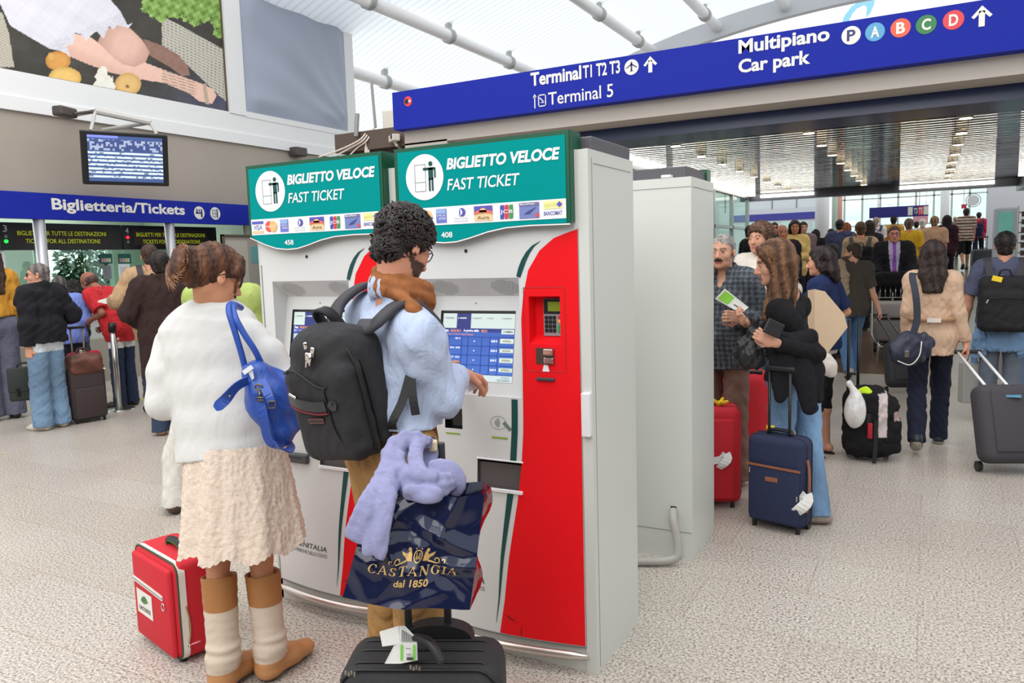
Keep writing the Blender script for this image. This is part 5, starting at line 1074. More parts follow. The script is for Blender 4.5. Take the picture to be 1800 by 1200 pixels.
    if bottom:
        e = bottom.get('fit', .01)*s; S = Sdf(); S.cone(J['hipL']+UP*.03*s, J['hipR']+UP*.03*s, (.094 if fem else .09)*s+e, None, .03); S.cone(waist-up*.06*s, hm, .102*s+e*.7, .104*s+e, .03, flat=((ax, 1.22), (fr, .88)))
        L = bottom.get('len', 1.); lo = bottom.get('loose', .012)*s
        for sd in 'LR':
            h_, kn, an = J['hip'+sd], J['kn'+sd], J['an'+sd]; u1 = min(1., L/.5); p1 = h_+(kn-h_)*u1; d1 = unit(kn-h_); S.cone(h_, p1+(d1*.03 if u1 < 1 else 0), .08*s+e, (.054+.022*(1-u1))*s+e+lo*.6, .016, cuts=((p1, d1),) if u1 < 1 else ())
            if L > .5: f = (L-.5)/.5; p2 = kn+(an-UP*.045*s-kn)*f; d2 = unit(p2-kn); S.cone(kn, p2+d2*.03, .054*s+e+lo*.6, .042*s+e+lo, .012, cuts=((p2, d2),))
        tp = waist+up*bottom.get('rise', -.03)*s; S.box(tp+UP*.25, (.4, .4, .25), .002, None, .004, op=1)
        sculpt(bottom.get('name', 'trousers'), S, v, bottom['c'], t, CLOTH, noise=folds(bottom.get('noise', .0035), 24, RN.randint(0, 999), (1, 1, .8)))
    if shoes:
        for sd in 'LR':
            an = J['an'+sd]; fd = unit(J['fd'+sd]); S = Sdf(); hl = an-UP*.045*s-fd*.035*s; bl = an-UP*.052*s+fd*.12*s; toe = an-UP*.058*s+fd*.175*s
            S.cone(hl, bl, .041*s, .044*s, .02); S.cone(bl, toe, .043*s, .03*s, .02, flat=((UP, .75),)); hgt = shoes.get('h', .02)
            S.cone(an+UP*(hgt-.03)*s-fd*.005*s, an-UP*.03*s, .045*s, .045*s, .02, cuts=((an+UP*hgt*s, UP),))
            n_ = unit(np.cross(np.cross(fd, UP), fd)); g0 = an-n_*.085*s; S.box(g0-n_*.06, (.25, .25, .06), .001, frame(fd, n_), .003, op=1); sc_ = np.array(shoes.get('sole', (40, 36, 34)), float); uc = np.array(shoes['c'], float)
            sculpt('shoe', S, min(v, .009), lambda V: np.where((((V-g0)@n_) < .022*s)[:, None], sc_, uc), t, LEATHER)
    if hair:
        st = hair['style']; c = np.array(hair['c'], float); c2 = np.array(hair.get('c2', c*1.25), float); L = lambda *p: hc+R@(np.array(p)*q); S = Sdf(); nz = None; hv = min(v, .009)
        cut = ((L(0, .076, .059), R@unit(np.array([0, .73, -.68]))),)
        if st == 'short':
            S.ell(L(0, -.016, .036), np.array([.083, .104, .09])*q*hair.get('vol', 1), R, .01, cuts=cut); nz = folds(.003, 90, 3)
            if hair.get('nape', 1): S.ell(L(0, -.06, -.045), np.array([.06, .045, .05])*q, R, .03, cuts=((L(0, -.025, 0), R@np.array([0, 1., -.15])),))
        elif st == 'curly':
            S.ell(L(0, -.02, .046), np.array([.094, .115, .098])*q, R, .01, cuts=((L(0, .08, .052), R@unit(np.array([0, .75, -.66]))),)); S.ell(L(0, -.062, -.04), np.array([.068, .055, .062])*q, R, .03, cuts=((L(0, -.022, 0), R@np.array([0, 1., -.15])),)); nz = folds(.008, 120, 5)
        elif st in ('long', 'bob'):
            S.ell(L(0, -.016, .036), np.array([.084, .105, .092])*q, R, .01, cuts=cut); ln = hair.get('len', .36); back = hair.get('back', 1.)
            for x in (-.062, -.03, 0, .03, .062): S.cone(L(x, -.085, .03), L(x*1.2, -.105, .0)-UP*ln*.55*q, .034*q, .03*q, .03); S.cone(L(x*1.2, -.105, 0)-UP*ln*.55*q, L(x*.9, -.135, 0)-UP*ln*q, .032*q, .018*q, .03)
            if hair.get('sides', 1):
                for x in (-1, 1): S.cone(L(x*.075, .02, .05), L(x*.083, -.01, -.05), .02*q, .024*q, .03); S.cone(L(x*.083, -.02, -.05), L(x*.075, -.03, -.02)-UP*ln*.7*q, .026*q, .014*q, .03)
            nz = folds(.005, 95, 8, (1, 1, .12))
        elif st == 'bald':
            S.ell(L(0, -.018, .0), np.array([.081, .102, .075])*q, R, .01, cuts=((L(0, .02, 0), R@np.array([0, 1., -.1])), (L(0, 0, .028), R@UP))); nz = folds(.002, 90, 2)
        elif st == 'pony':
            S.ell(L(0, -.016, .036), np.array([.082, .103, .089])*q, R, .01, cuts=cut); S.ell(L(0, -.115, .02), np.array([.04, .035, .045])*q, R, .02); S.cone(L(0, -.12, .02), L(0, -.12, -.02)-UP*hair.get('len', .2), .03*q, .012*q, .02); nz = folds(.003, 70, 8, (1, 1, .2))
        if hair.get('more'): hair['more'](S, L, R, q); nz = nz if st == 'curly' else folds(.004, 110, 8, (1, 1, .12))
        if S.P: sculpt('hair', S, hv, lambda V: c+(c2-c)*np.clip(.5+.5*np.sin(V@np.array([70., 55, 9])+2*np.sin(V@np.array([23., -31, 4]))), 0, 1)[:, None], t, HAIR, noise=nz)
    if moustache:
        S = Sdf(); L = lambda *p: hc+R@(np.array(p)*q); S.path([L(-.03, .088, -.062), L(-.012, .1, -.052), L(.012, .1, -.052), L(.03, .088, -.062)], np.array([.004, .009, .009, .004])*q, .006); sculpt('moustache', S, .004, moustache, t, HAIR)
    if glasses:
        L = lambda *p: hc+R@(np.array(p)*q); b = MB()
        for x in (-.034, .034):
            P = [L(x+.025*math.cos(a), .099-.012*(abs(x+.025*math.cos(a))/.06)**2, .0+.018*math.sin(a)) for a in np.linspace(0, 2*math.pi, 17)[:-1]]; b.tube(P, .0019, 6, True)
        b.tube([L(-.009, .1, .004), L(.009, .1, .004)], .0018, 6)
        for x in (-1, 1): b.tube([L(x*.06, .088, .006), L(x*.082, .06, .006), L(x*.086, -.005, .004), L(x*.084, -.02, -.008)], .0019, 6)
        g_ = b.build('glasses', mat('frame_dark', (30, 28, 30), .35), t, True)
        if glasses == 'sun':
            b = MB()
            for x in (-.034, .034): b.ball(L(x, .094, 0), np.array([.026, .005, .019])*q, 8, R=R)
            b.build('dark_lens', mat('dark_lens', (22, 20, 20), .1), g_, True)
    J['root'] = t; J['ax'], J['fr'], J['up'], J['R'] = ax, fr, up, R
    return t
def place(px, py, d): return at(px, py, d)
def person(label, px, py, d, face, fem=False, gz=None, hyaw=0., h=None, kw=None, **g):
    """a figure whose crown is seen at (px, py) at depth d; face 0 = back to the camera, + turns right"""
    p = at(px, py, d); gz_ = ramp(p[0], p[1]) if gz is None else gz; az = math.atan2(-p[0], p[1])-math.radians(face)
    lean = g.get('lean', 0); hh = (p[2]-gz_)/(1-.46*(1-math.cos(lean))); s = hh/1.75
    root = np.array([p[0], p[1], gz_])-RZ(az)@np.array([0, math.sin(lean)*.75*s, 0])
    J = gen(root, az, hh, fem, hyaw=-math.radians(hyaw), **g); J['gz'] = gz_
    return J, human(label, J, **(kw or {}))
# ================================================================ PEOPLE
BROWN_H = (58, 42, 34); DARK_H = (34, 27, 25)
PXM = lambda d: d/F                     # metres per photo pixel at depth d
# ---- the woman in white at the left machine
def woman():
    d = 2.95; J = dict(s=.965, fem=True, az=0, gz=0., flat=True, lk=.82, tk=.03, ak=.8)
    for k, v in dict(hc=(380, 484, 2.93), neck=(364, 538, 2.98), shL=(306, 606, 3.02), shR=(436, 588, 2.92), elL=(288, 708, 2.98), wrL=(332, 694, 3.2), elR=(502, 668, 2.95), wrR=(556, 660, 3.15), hipL=(376, 800, 3.0), hipR=(436, 797, 2.99), knL=(383, 985, 2.96), knR=(459, 982, 3.0), anL=(392, 1138, 2.93), anR=(474, 1117, 3.0)).items(): J[k] = at(*v)
    J['anL'][2] = .1; J['anR'][2] = .1
    vaz = math.atan2(-J['hc'][0], J['hc'][1]); J['haz'] = vaz-math.radians(68); J['hp'] = .42; J['hr'] = 0
    fd = unit((fl(437, 1143)-fl(372, 1188))*np.array([1, 1, 0])); fd2 = unit((fl(538, 1118)-fl(462, 1166))*np.array([1, 1, 0])); J['fdL'], J['fdR'] = fd, fd2
    def bun(S, L, R, q):
        g = np.random.RandomState(4)
        S.ell(L(-.0, -.132, .005), np.array([.055, .05, .062])*q, R, .02); S.ell(L(.005, -.14, -.045), np.array([.042, .036, .045])*q, R, .02); S.ell(L(0, -.09, -.005), np.array([.05, .05, .05])*q, R, .03)
        for i in range(16):
            a = g.rand()*6.28; P = [L(.0+.05*math.sin(a+t*.9), -.13-.03*math.sin(t*1.7+a), -.01+.06*math.cos(a+t*.9)) for t in np.linspace(0, 2.2, 5)]; S.path(P, .008*q, .006)
        S.path([L(.0, .07, .092), L(-.02, .088, .06), L(-.035, .1, .01), L(-.04, .106, -.05), L(-.03, .108, -.115)], np.array([.022, .022, .018, .013, .006])*q, .015)
        S.path([L(-.02, .07, .09), L(-.055, .085, .04), L(-.06, .095, -.03), L(-.055, .1, -.1)], np.array([.02, .02, .014, .006])*q, .012)
        S.path([L(.05, .05, .08), L(.07, .05, .045), L(.078, .035, .02)], np.array([.02, .018, .012])*q, .015)
        S.path([L(.07, .055, .03), L(.068, .065, -.02), L(.064, .07, -.06)], np.array([.006, .004, .002])*q, .004)
        S.ell(L(.0, -.07, -.035), np.array([.06, .035, .045])*q, R, .03)
    t = human('woman in white cardigan, lace skirt and two-tone boots, seen from behind', J, (206, 146, 112), None, None, None,
              dict(style='short', c=(70, 46, 36), c2=(112, 74, 52), more=bun, nape=0, vol=1.03), v=.006, glasses=True)
    # cardigan: boxy body with sloping shoulders and bent sleeves
    S = Sdf(); vr = unit(np.array([_r[0], _r[1], 0])); rows = [(528, 349, 396, .062), (545, 330, 420, .078), (562, 303, 444, .092), (585, 285, 458, .104), (620, 288, 463, .112), (680, 300, 468, .118), (740, 309, 474, .124), (800, 313, 484, .13), (850, 314, 490, .132)]
    for (y0, l0, r0, d0), (y1, l1, r1, d1) in zip(rows[:-1], rows[1:]):
        h0, h1 = (r0-l0)/2*PXM(d), (r1-l1)/2*PXM(d); f = (h0/d0+h1/d1)/2; S.cone(at((l0+r0)/2, y0, d+.02), at((l1+r1)/2, y1, d+.02), h0/f, h1/f, .02, flat=((vr, f),))
    S.path([at(300, 604, 3.0), at(287, 655, 2.97), at(288, 708, 2.97)], np.array([27, 27, 29])*PXM(d), .018); S.path([at(288, 708, 2.97), at(335, 692, 3.2)], np.array([29, 20])*PXM(d), .02)
    S.path([at(440, 588, 2.92), at(472, 622, 2.93), at(503, 668, 2.95)], np.array([27, 27, 26])*PXM(d), .02); S.path([at(503, 668, 2.95), at(548, 662, 3.12)], np.array([26, 19])*PXM(d), .02)
    pl, pr_ = at(315, 812, d), at(490, 784, d); dn = unit(np.cross(pr_-pl, _f)); dn = dn if dn[2] < 0 else -dn; hp = (pl+pr_)/2; S.box(hp+dn*.4, (.6, .6, .4), .001, frame(unit(_f-dn*(_f@dn)), -dn), .004, op=1); S.cone(J['neck']+UP*.02, J['hc'], .052, .05, .012, op=1); S.cone(at(400, 900, d+.02), at(402, 790, d+.02), .1, .09, .01, flat=((vr, 1.6),), op=1)
    sculpt('cardigan', S, .006, (212, 211, 208), t, KNIT, noise=folds(.0012, 24, 7, (1, 1, .5)))
    # loose strands around the bun, its bright highlights put into their lighter brown
    b = MB(); g = np.random.RandomState(9); R, q, hc = J['R'], J['s']*.97, J['hc']; L = lambda *p: hc+R@(np.array(p)*q)
    for i in range(190):
        a = g.rand()*6.28; r0 = .03+.03*g.rand(); P = [L(r0*math.cos(a)*.8, -.12-.02*g.rand(), -.005+r0*math.sin(a)), L(1.4*r0*math.cos(a+.5), -.15-.02*g.rand(), -.01+1.4*r0*math.sin(a+.4)), L(1.5*r0*math.cos(a+1.2), -.15, -.03+1.5*r0*math.sin(a+1.)-.02*g.rand())]; b.tube(spline(P, 7), [.0022, .0022, .002, .0018, .0016, .0012, .0006], 5)
    for i in range(0):
        x = -.07+.14*g.rand(); P = [L(x, .04, .123-abs(x)*.55), L(x*1.15, -.04, .134-abs(x)*.62), L(x*.95, -.105, .078), L(x*.4, -.13, .025)]; b.tube(spline(P, 9), .0016, 4)
    b.build('loose_strands', mat('strand_brown', (138, 94, 64), .45), t, True)
    # skirt
    n, m = 220, 44; V = []; C = []; g = np.random.RandomState(2); ph = g.rand(8)*6.28; vx = unit(np.array([_r[0], _r[1], 0])); vy = np.array([-vx[1], vx[0], 0])
    for j in range(m):
        u = j/(m-1); y = 775+(958-775)*u; cpx = 412+14*u; c = at(cpx, y, 2.97); hw = (87+17*u)*PXM(2.97); hd = hw*(.72+.1*u)
        for i in range(n):
            a = 2*math.pi*i/n; pl = (.016+.04*u)*(math.sin(8*a+ph[0]+.9*math.sin(3*a)+.5*u)+.55*math.sin(13*a+ph[1]+2.*u)+.2*math.sin(23*a+ph[2]))
            rf = .004*math.sin(34*a+5*math.sin(16*u+2*a))*math.sin(46*u+3*math.sin(7*a))+.002*math.sin(61*a+40*u)*math.sin(83*u-20*a); k = 1+pl+rf/hw; hz = .012*math.sin(9*a+ph[3])*u*u
            V.append(c+vx*hw*k*math.cos(a)+vy*hd*k*math.sin(a)+UP*(hz+ (.0035*math.sin(60*a) if j == m-1 else 0)))
            C.append(np.array([222, 204, 187])*(1+.015*math.sin(40*a+9*math.sin(14*u+2*a))))
    idx = np.arange(n*m).reshape(m, n); A = idx[:-1]; B = idx[1:]; Fq = np.stack([A, np.roll(A, -1, 1), np.roll(B, -1, 1), B], -1).reshape(-1, 4)
    raw('lace_skirt', V, Fq, vcol('lace', .9, bump=.6, scale=60), t, True, colors=s2l(np.clip(C, 0, 255)))
    # boots
    for sd in 'LR':
        S = Sdf(); kn, an, fdd = J['kn'+sd], J['an'+sd], J['fd'+sd]; top = kn+(an-kn)*.14; sh = an+UP*.02
        S.cone(top, sh, .066, .056, .02, cuts=((top, unit(kn-an)),)); S.ell(an+UP*.035, (.064, .064, .03), None, .02); S.ell(an+UP*.075+fdd*.004, (.063, .063, .022), None, .015)
        S.cone(an+UP*.0-fdd*.012, an-UP*.05-fdd*.015, .05, .045, .03); S.cone(an-UP*.05-fdd*.02, an-UP*.05+fdd*.1, .044, .046, .03); S.cone(an-UP*.05+fdd*.1, an-UP*.062+fdd*.18, .046, .041, .02, flat=((UP, .8),))
        S.box((an[0], an[1], -.06), (.4, .4, .06), .001, None, .003, op=1); S.cone(top+UP*.06, top-UP*.02, .058, .056, .008, op=1)
        zt = top[2]; 
        def col(V, zt=zt, an=an): z = V[:, 2]; c = np.tile(np.array([204, 188, 170.]), (len(V), 1)); c[z > zt-.115] = (166, 112, 62); k = (z < an[2]-.012) | ((V-an)@fdd > .062); c[k] = (186, 132, 84); c[z < .02] = (92, 52, 34); return c
        sculpt('boot', S, .005, col, t, vcol('boot_leather', .55, bump=.15, scale=60), noise=folds(.0009, 40, 3, (.6, .6, 2)))
woman()
# ---- the man with the backpack at the right machine
MAN = {}
def man():
    J = dict(s=1.02, fem=False, az=0, gz=0., hs=.87)
    for k, v in dict(hc=(712, 432, 2.5), neck=(693, 528, 2.5), shL=(650, 548, 2.63), shR=(732, 584, 2.38), elL=(700, 690, 2.78), wrL=(760, 665, 2.98), elR=(780, 702, 2.44), wrR=(806, 656, 2.68), hipL=(666, 812, 2.6), hipR=(716, 815, 2.44), knL=(692, 1050, 2.62), knR=(736, 1050, 2.5), anL=(690, 1265, 2.68), anR=(752, 1275, 2.5)).items(): J[k] = at(*v)
    J['anL'][2] = J['anR'][2] = .09
    vaz = math.atan2(-J['hc'][0], J['hc'][1]); J['haz'] = vaz-math.radians(52); J['hp'] = .5
    f2 = RZ(vaz-math.radians(40))@np.array([0, 1., 0]); J['fdL'] = J['fdR'] = f2
    J['hdR'] = unit(at(846, 664, 2.80)-J['wrR']); J['pnR'] = unit(at(820, 690, 2.74)-J['wrR']-J['hdR']*.05); J['tsR'] = 1
    t = human('curly-haired man in light blue shirt with brown scarf, touching the ticket screen', J, (200, 142, 116), dict(c=(178, 190, 216), fit=.015, ka=.028, hem=.13, sleeve=.93, noise=.003, collar=1, neck=.03, name='shirt', belly=.72), dict(c=(158, 120, 74), rise=.0, loose=.02, fit=.016), dict(c=(70, 50, 38)),
              dict(style='curly', c=(30, 25, 25), c2=(66, 54, 50)), v=.0055, beard=.75, glasses=True, hands=(.4, .55))
    MAN.update(J)
    # tight curls
    b = MB(); g = np.random.RandomState(6); R, q, hc = J['R'], J['s']*.87, J['hc']; L = lambda *p: hc+R@(np.array(p)*q); ctr = np.array([0, -.02, .046]); rad = np.array([.094, .114, .098])
    n_ = 0
    while n_ < 620:
        d = g.normal(size=3); d /= np.linalg.norm(d); p = ctr+d*rad
        if d[2] < -.75 or (np.array([0, .75, -.66])@(p-np.array([0, .08, .052]))) > -.004: continue
        t1 = unit(np.cross(d, g.normal(size=3))); t2 = np.cross(d, t1); r = .006+.004*g.rand(); a0 = g.rand()*6
        P = [L(*(p+d*(.001+.007*k/6)+t1*r*math.cos(a0+k*.9)+t2*r*math.sin(a0+k*.9))) for k in range(7)]; b.tube(P, [.0034, .0038, .0038, .0036, .003, .0026, .0014], 5); n_ += 1
    
    n_ = 0
    while n_ < 230:
        d = g.normal(size=3); d /= np.linalg.norm(d); p = np.array([0, -.062, -.04])+d*np.array([.067, .054, .061])
        if p[1] > -.04 or p[2] < -.092: continue
        t1 = unit(np.cross(d, g.normal(size=3))); t2 = np.cross(d, t1); r = .006+.004*g.rand(); a0 = g.rand()*6
        P = [L(*(p+d*(.001+.006*k/6)+t1*r*math.cos(a0+k*.9)+t2*r*math.sin(a0+k*.9))) for k in range(7)]; b.tube(P, [.0034, .0038, .0038, .0036, .003, .0026, .0014], 5); n_ += 1
    b.build('curls', mat('curl_black', (38, 31, 30), .4, var=.3, scale=40), t, True)
    # scarf
    S = Sdf(); A = lambda *p: at(*p); nk = J['neck']; up, fr, ax = J['up'], J['fr'], J['ax']
    ring = [nk+up*(.07-.055*(a/2.6)-.005*math.cos(a))+ax*.082*math.sin(a)-fr*.082*math.cos(a)+fr*.03 for a in np.linspace(-2.7, 2.7, 16)]; S.path(ring, .02, .012, flat=((up, 1.5),)); S.path([p-up*.03-fr*.004+(p-nk)*.12 for p in ring], .017, .012, flat=((up, 1.4),))
    ring2 = [p+up*.022+fr*.012+(p-nk-up*.04)*-.08 for p in ring]; S.path(ring2, .012, .01)
    S.path([ring[9], A(728, 545, 2.36), A(736, 565, 2.36), A(745, 600, 2.42)], [.02, .022, .02, .014], .015)
    sculpt('scarf', S, .005, lambda V: np.array([146, 92, 56.])*(1+.07*np.sin(V@(up*150+fr*60)))[:, None], t, CLOTH, noise=folds(.0016, 60, 3, (.3, .3, 1.6)))
    S = Sdf(); S.path([A(757, 735, 2.46), A(760, 770, 2.46)], [.014, .02], .01)
    for k in range(6): S.path([A(753+3*k, 765, 2.46), A(751+4*k, 790, 2.46)], .003, .003)
    sculpt('scarf_tassel', S, .004, (110, 70, 46), t, CLOTH)
    # belt
    hm = (J['hipL']+J['hipR'])/2; w_ = hm+up*.15*J['s']; b = MB(); P = [w_+up*-.012+ax*.158*math.cos(a)+fr*(.0+.128*math.sin(a)) for a in np.linspace(0, 2*math.pi, 33)[:-1]]
    b.ribbon(P+[P[0]], up, .036, .01); b.build('belt', mat('belt_dark', (38, 33, 30), .5), t, True)
man()
# card in his hand
w_ = MAN['wrR']+unit(MAN['hdR'])*.115+unit(MAN['pnR'])*.03; b = MB(); b.rbox(at(829, 672, dep(w_)-.0), (.07, .05, .002), .0008, frame(unit(np.array([.6, .5, .3])), unit(np.array([.2, -.6, .7])))); tag(b.build('ticket_card', mat('card_white', (226, 230, 236), .4), None, loc=at(829, 672, dep(w_))), 'small white card held at the screen of machine 408', 'card')
# ---- left group by the ticket windows
J, t = person('grey-haired man in sunglasses and black bomber jacket holding a briefcase', 66, 463, 7.75, -38, arms=((( .03, -.03, -.285), (.03, .0, -.55)), ((.14, -.06, -.24), (.12, .2, -.30))), hyaw=-48, gz=0,
    kw=dict(skin=(216, 158, 130), top=dict(c=(34, 33, 38), fit=.045, hem=.0, noise=.008, collar=1, name='bomber_jacket'), bottom=dict(c=lambda V: np.where((V[:, 2] > .80)[:, None], np.array([214, 220, 228.]), np.array([112, 138, 164.])*(1+.08*np.sin(V[:, 2]*9))[:, None]), loose=.035, fit=.02), shoes=dict(c=(206, 196, 184), sole=(200, 190, 178)), hair=dict(style='short', c=(92, 86, 84), c2=(136, 130, 128), vol=.96), glasses='sun', v=.008, hands=(1.3, .6)))
JACK = J
person('person in ochre top and grey trousers cut by the left picture edge', -22, 432, 8.3, -20, fem=True, gz=0, kw=dict(skin=(206, 150, 124), top=dict(c=(196, 140, 52), fit=.03, hem=.12, noise=.006), bottom=dict(c=(104, 106, 124), loose=.03, fit=.03), shoes=dict(c=(50, 44, 42)), hair=dict(style='long', c=BROWN_H)))
person('person in light blue shirt hidden behind the man in the black jacket', 104, 486, 8.85, -20, gz=0, lean=.25, hpitch=.4, arms=('bent', 'bent'), kw=dict(skin=(206, 150, 124), top=dict(c=(120, 140, 212), fit=.03, hem=-.05, noise=.005), bottom=dict(c=(44, 46, 62)), shoes=dict(c=(40, 34, 32)), hair=dict(style='short', c=(112, 110, 104), c2=(60, 58, 56))))
JB, tB = person('dark-haired woman in black tee with a red strap, at the ticket window', 127, 491, 9.9, 6, fem=True, gz=0, lean=.22, hpitch=.55, arms=('bent', 'bent'), kw=dict(skin=(206, 146, 118), top=dict(c=(32, 31, 36), fit=.014, sleeve=.4, hem=-.05), bottom=dict(c=(52, 62, 84)), shoes=dict(c=(36, 32, 32)), hair=dict(style='bob', c=(32, 24, 26), len=.22)))
b = MB(); P = [JB['shL']+JB['up']*.06-JB['fr']*.05, JB['shL']-JB['fr']*.15-JB['up']*.1+JB['ax']*.05, JB['shL']-JB['fr']*.16-JB['up']*.26+JB['ax']*.16]; b.ribbon(spline(P, 9), JB['ax'], .05, .012); b.build('shoulder_strap', mat('strap_red', (214, 50, 74), .6), tB)
J, t = person('man in red tee bending forward at the ticket counter', 158, 478, 9.0, -48, gz=0, lean=.52, hpitch=.6, arms=('bent', ((.08, .06, -.24), (.0, .25, -.28))), kw=dict(skin=(150, 96, 76), top=dict(c=(190, 46, 52), fit=.03, sleeve=.42, hem=-.12, noise=.006), bottom=dict(c=lambda V: np.where((V[:, 2] > .70)[:, None], np.array([224, 228, 226.]), np.array([48, 58, 82.])), loose=.02), shoes=dict(c=(52, 46, 44)), hair=dict(style='bald', c=(74, 56, 50)), glasses=True, v=.008))
RT = (J, t)
b = MB(); b.ribbon(spline([J['shR']+J['up']*.055, J['shR']*.6+J['shL']*.4-J['fr']*.135-J['up']*.1, J['shL']*.8+J['shR']*.2-J['fr']*.15-J['up']*.34], 9), J['ax'], .02, .006); b.build('bag_strap', mat('strap_dark', (40, 36, 40), .6), t)
TJ, t = person('tall man in tan jacket with a black backpack strap, holding a paper', 262, 430, 8.5, -8, gz=0, arms=(((.16, -.0, -.24), (.2, .2, -.27)), 'down'), hyaw=8, kw=dict(skin=(206, 148, 122), top=dict(c=(178, 146, 112), fit=.045, hem=-.16, noise=.007), bottom=dict(c=(62, 70, 92)), shoes=dict(c=(46, 40, 38)), hair=dict(style='short', c=(64, 46, 40), nape=1), v=.009))
b = MB(); P = [TJ['shL']-TJ['up']*.2+TJ['fr']*.17+TJ['ax']*.05, TJ['shL']+TJ['up']*.105+TJ['ax']*.045, TJ['shL']-TJ['fr']*.17-TJ['up']*.05+TJ['ax']*.05, TJ['shL']-TJ['fr']*.2-TJ['up']*.3+TJ['ax']*.06]; b.ribbon(spline(P, 12), TJ['ax'], .06, .016); b.build('backpack_strap', mat('strap_dark', (40, 36, 40), .6), t)
ux = unit(np.array([_r[0], _r[1], 0])); PW = TJ['wrL']+unit(TJ['wrL']-TJ['elL'])*.09-_f*.02; b = MB(); b.prism([(0, 0), (.13, -.03), (.135, .05), (.02, .02)], PW-ux*.13+UP*.02, ux, UP, (0, .003, 0)); tag(b.build('paper_sheet', mat('sheet_white', (236, 234, 230), .7), None, loc=PW), 'white sheet of paper held beside the man in red', 'paper')
J, t = person('dark-haired man in long dark brown coat, seen from behind', 279, 443, 7.3, 8, gz=0, arms=(((.13, -.02, -.25), (.03, .14, -.38)), 'down'), kw=dict(skin=(206, 150, 124), top=dict(c=(54, 39, 37), fit=.05, hem=-.36, flare=.03, noise=.005, collar=1, name='coat'), bottom=dict(c=(58, 70, 92), loose=.03), shoes=dict(c=(160, 116, 92), sole=(120, 84, 60)), hair=dict(style='short', c=(32, 27, 27), c2=(58, 48, 46), vol=1.08), v=.008))
person('person in green top and white trousers hidden behind the woman in white', 412, 445, 5.05, -15, gz=0, arms=('front', 'front'), kw=dict(skin=(206, 150, 124), top=dict(c=(166, 182, 104), fit=.035, hem=-.04), bottom=dict(c=(226, 223, 215), loose=.035, fit=.02), shoes=dict(c=(70, 46, 42)), hair=dict(style='short', c=BROWN_H), v=.009)) if False else None
GP = gen(np.array([*fl(372, 893)[:2], 0]), 0, 1.7)
def green_person():
    J = gen(np.array([*fl(340, 893)[:2], 0.]), math.radians(50), 1.68, False, arms=('front', 'front'))
    d = dep(J['anL']+UP*.5)
    J['shR'] = at(440, 520, 5.0); J['shL'] = at(345, 520, 5.1); J['neck'] = (J['shL']+J['shR'])/2+UP*.05; J['hc'] = J['neck']+UP*.14; J['hipL'] = at(335, 715, 5.1); J['hipR'] = at(385, 715, 5.05); J['elR'] = J['shR']+np.array([0, .05, -.27]); J['wrR'] = J['elR']+np.array([-.1, .2, .0]); J['elL'] = J['shL']+np.array([0, .05, -.27]); J['wrL'] = J['elL']+np.array([.1, .2, .0])
    J['knL'] = at(308, 800, 5.1); J['anL'] = at(305, 885, 5.07); J['anL'][2] = .085; J['knR'] = at(380, 800, 5.1); J['anR'] = at(378, 885, 5.07); J['anR'][2] = .085
    fdv = RZ(math.radians(60))@np.array([0, 1., 0]); J['fdL'] = J['fdR'] = fdv; J['gz'] = 0.; J['haz'] = math.radians(50)
    human('person in green top and white trousers, mostly hidden behind the woman in white', J, (206, 150, 124), dict(c=(166, 182, 104), fit=.03, hem=-.04), dict(c=(214, 210, 202), loose=.02, fit=.012), dict(c=(70, 46, 42)), dict(style='short', c=BROWN_H), v=.009)
green_person()
# ---- right group
MJ, t = person('balding man with moustache in dark plaid shirt beside the machines', 1272, 412, 5.2, -162, gz=0, arms=('bent', 'read'), hyaw=0, kw=dict(skin=(210, 158, 132), top=dict(c=(62, 66, 72), c2=(104, 110, 116), pat='plaid', fit=.035, hem=-.1, sleeve=.96, collar=1, vneck=1, belly=1.0, noise=.006), bottom=dict(c=(126, 98, 86), loose=.03), shoes=dict(c=(48, 40, 38)), hair=dict(style='short', c=(172, 168, 164), c2=(142, 138, 134), vol=.95), brow=(74, 62, 56), moustache=(74, 66, 62), v=.007, hands=(.8, .8)))
person('curly brown-haired man in cream shirt behind the woman in black', 1338, 393, 6.5, -150, gz=0, arms=('bent', 'bent'), kw=dict(skin=(204, 150, 124), top=dict(c=(216, 208, 196), fit=.03, hem=-.1), bottom=dict(c=(64, 70, 86)), shoes=dict(c=(50, 44, 42)), hair=dict(style='curly', c=(86, 64, 52), c2=(126, 96, 78)), v=.009))
person('person in white tee with glasses half hidden behind the woman in black', 1378, 428, 7.0, 95, gz=0, fem=True, kw=dict(skin=(204, 150, 124), top=dict(c=(230, 228, 222), fit=.03, hem=-.1, sleeve=.45), bottom=dict(c=(64, 70, 86)), shoes=dict(c=(50, 44, 42)), hair=dict(style='short', c=(78, 56, 44)), glasses=True))
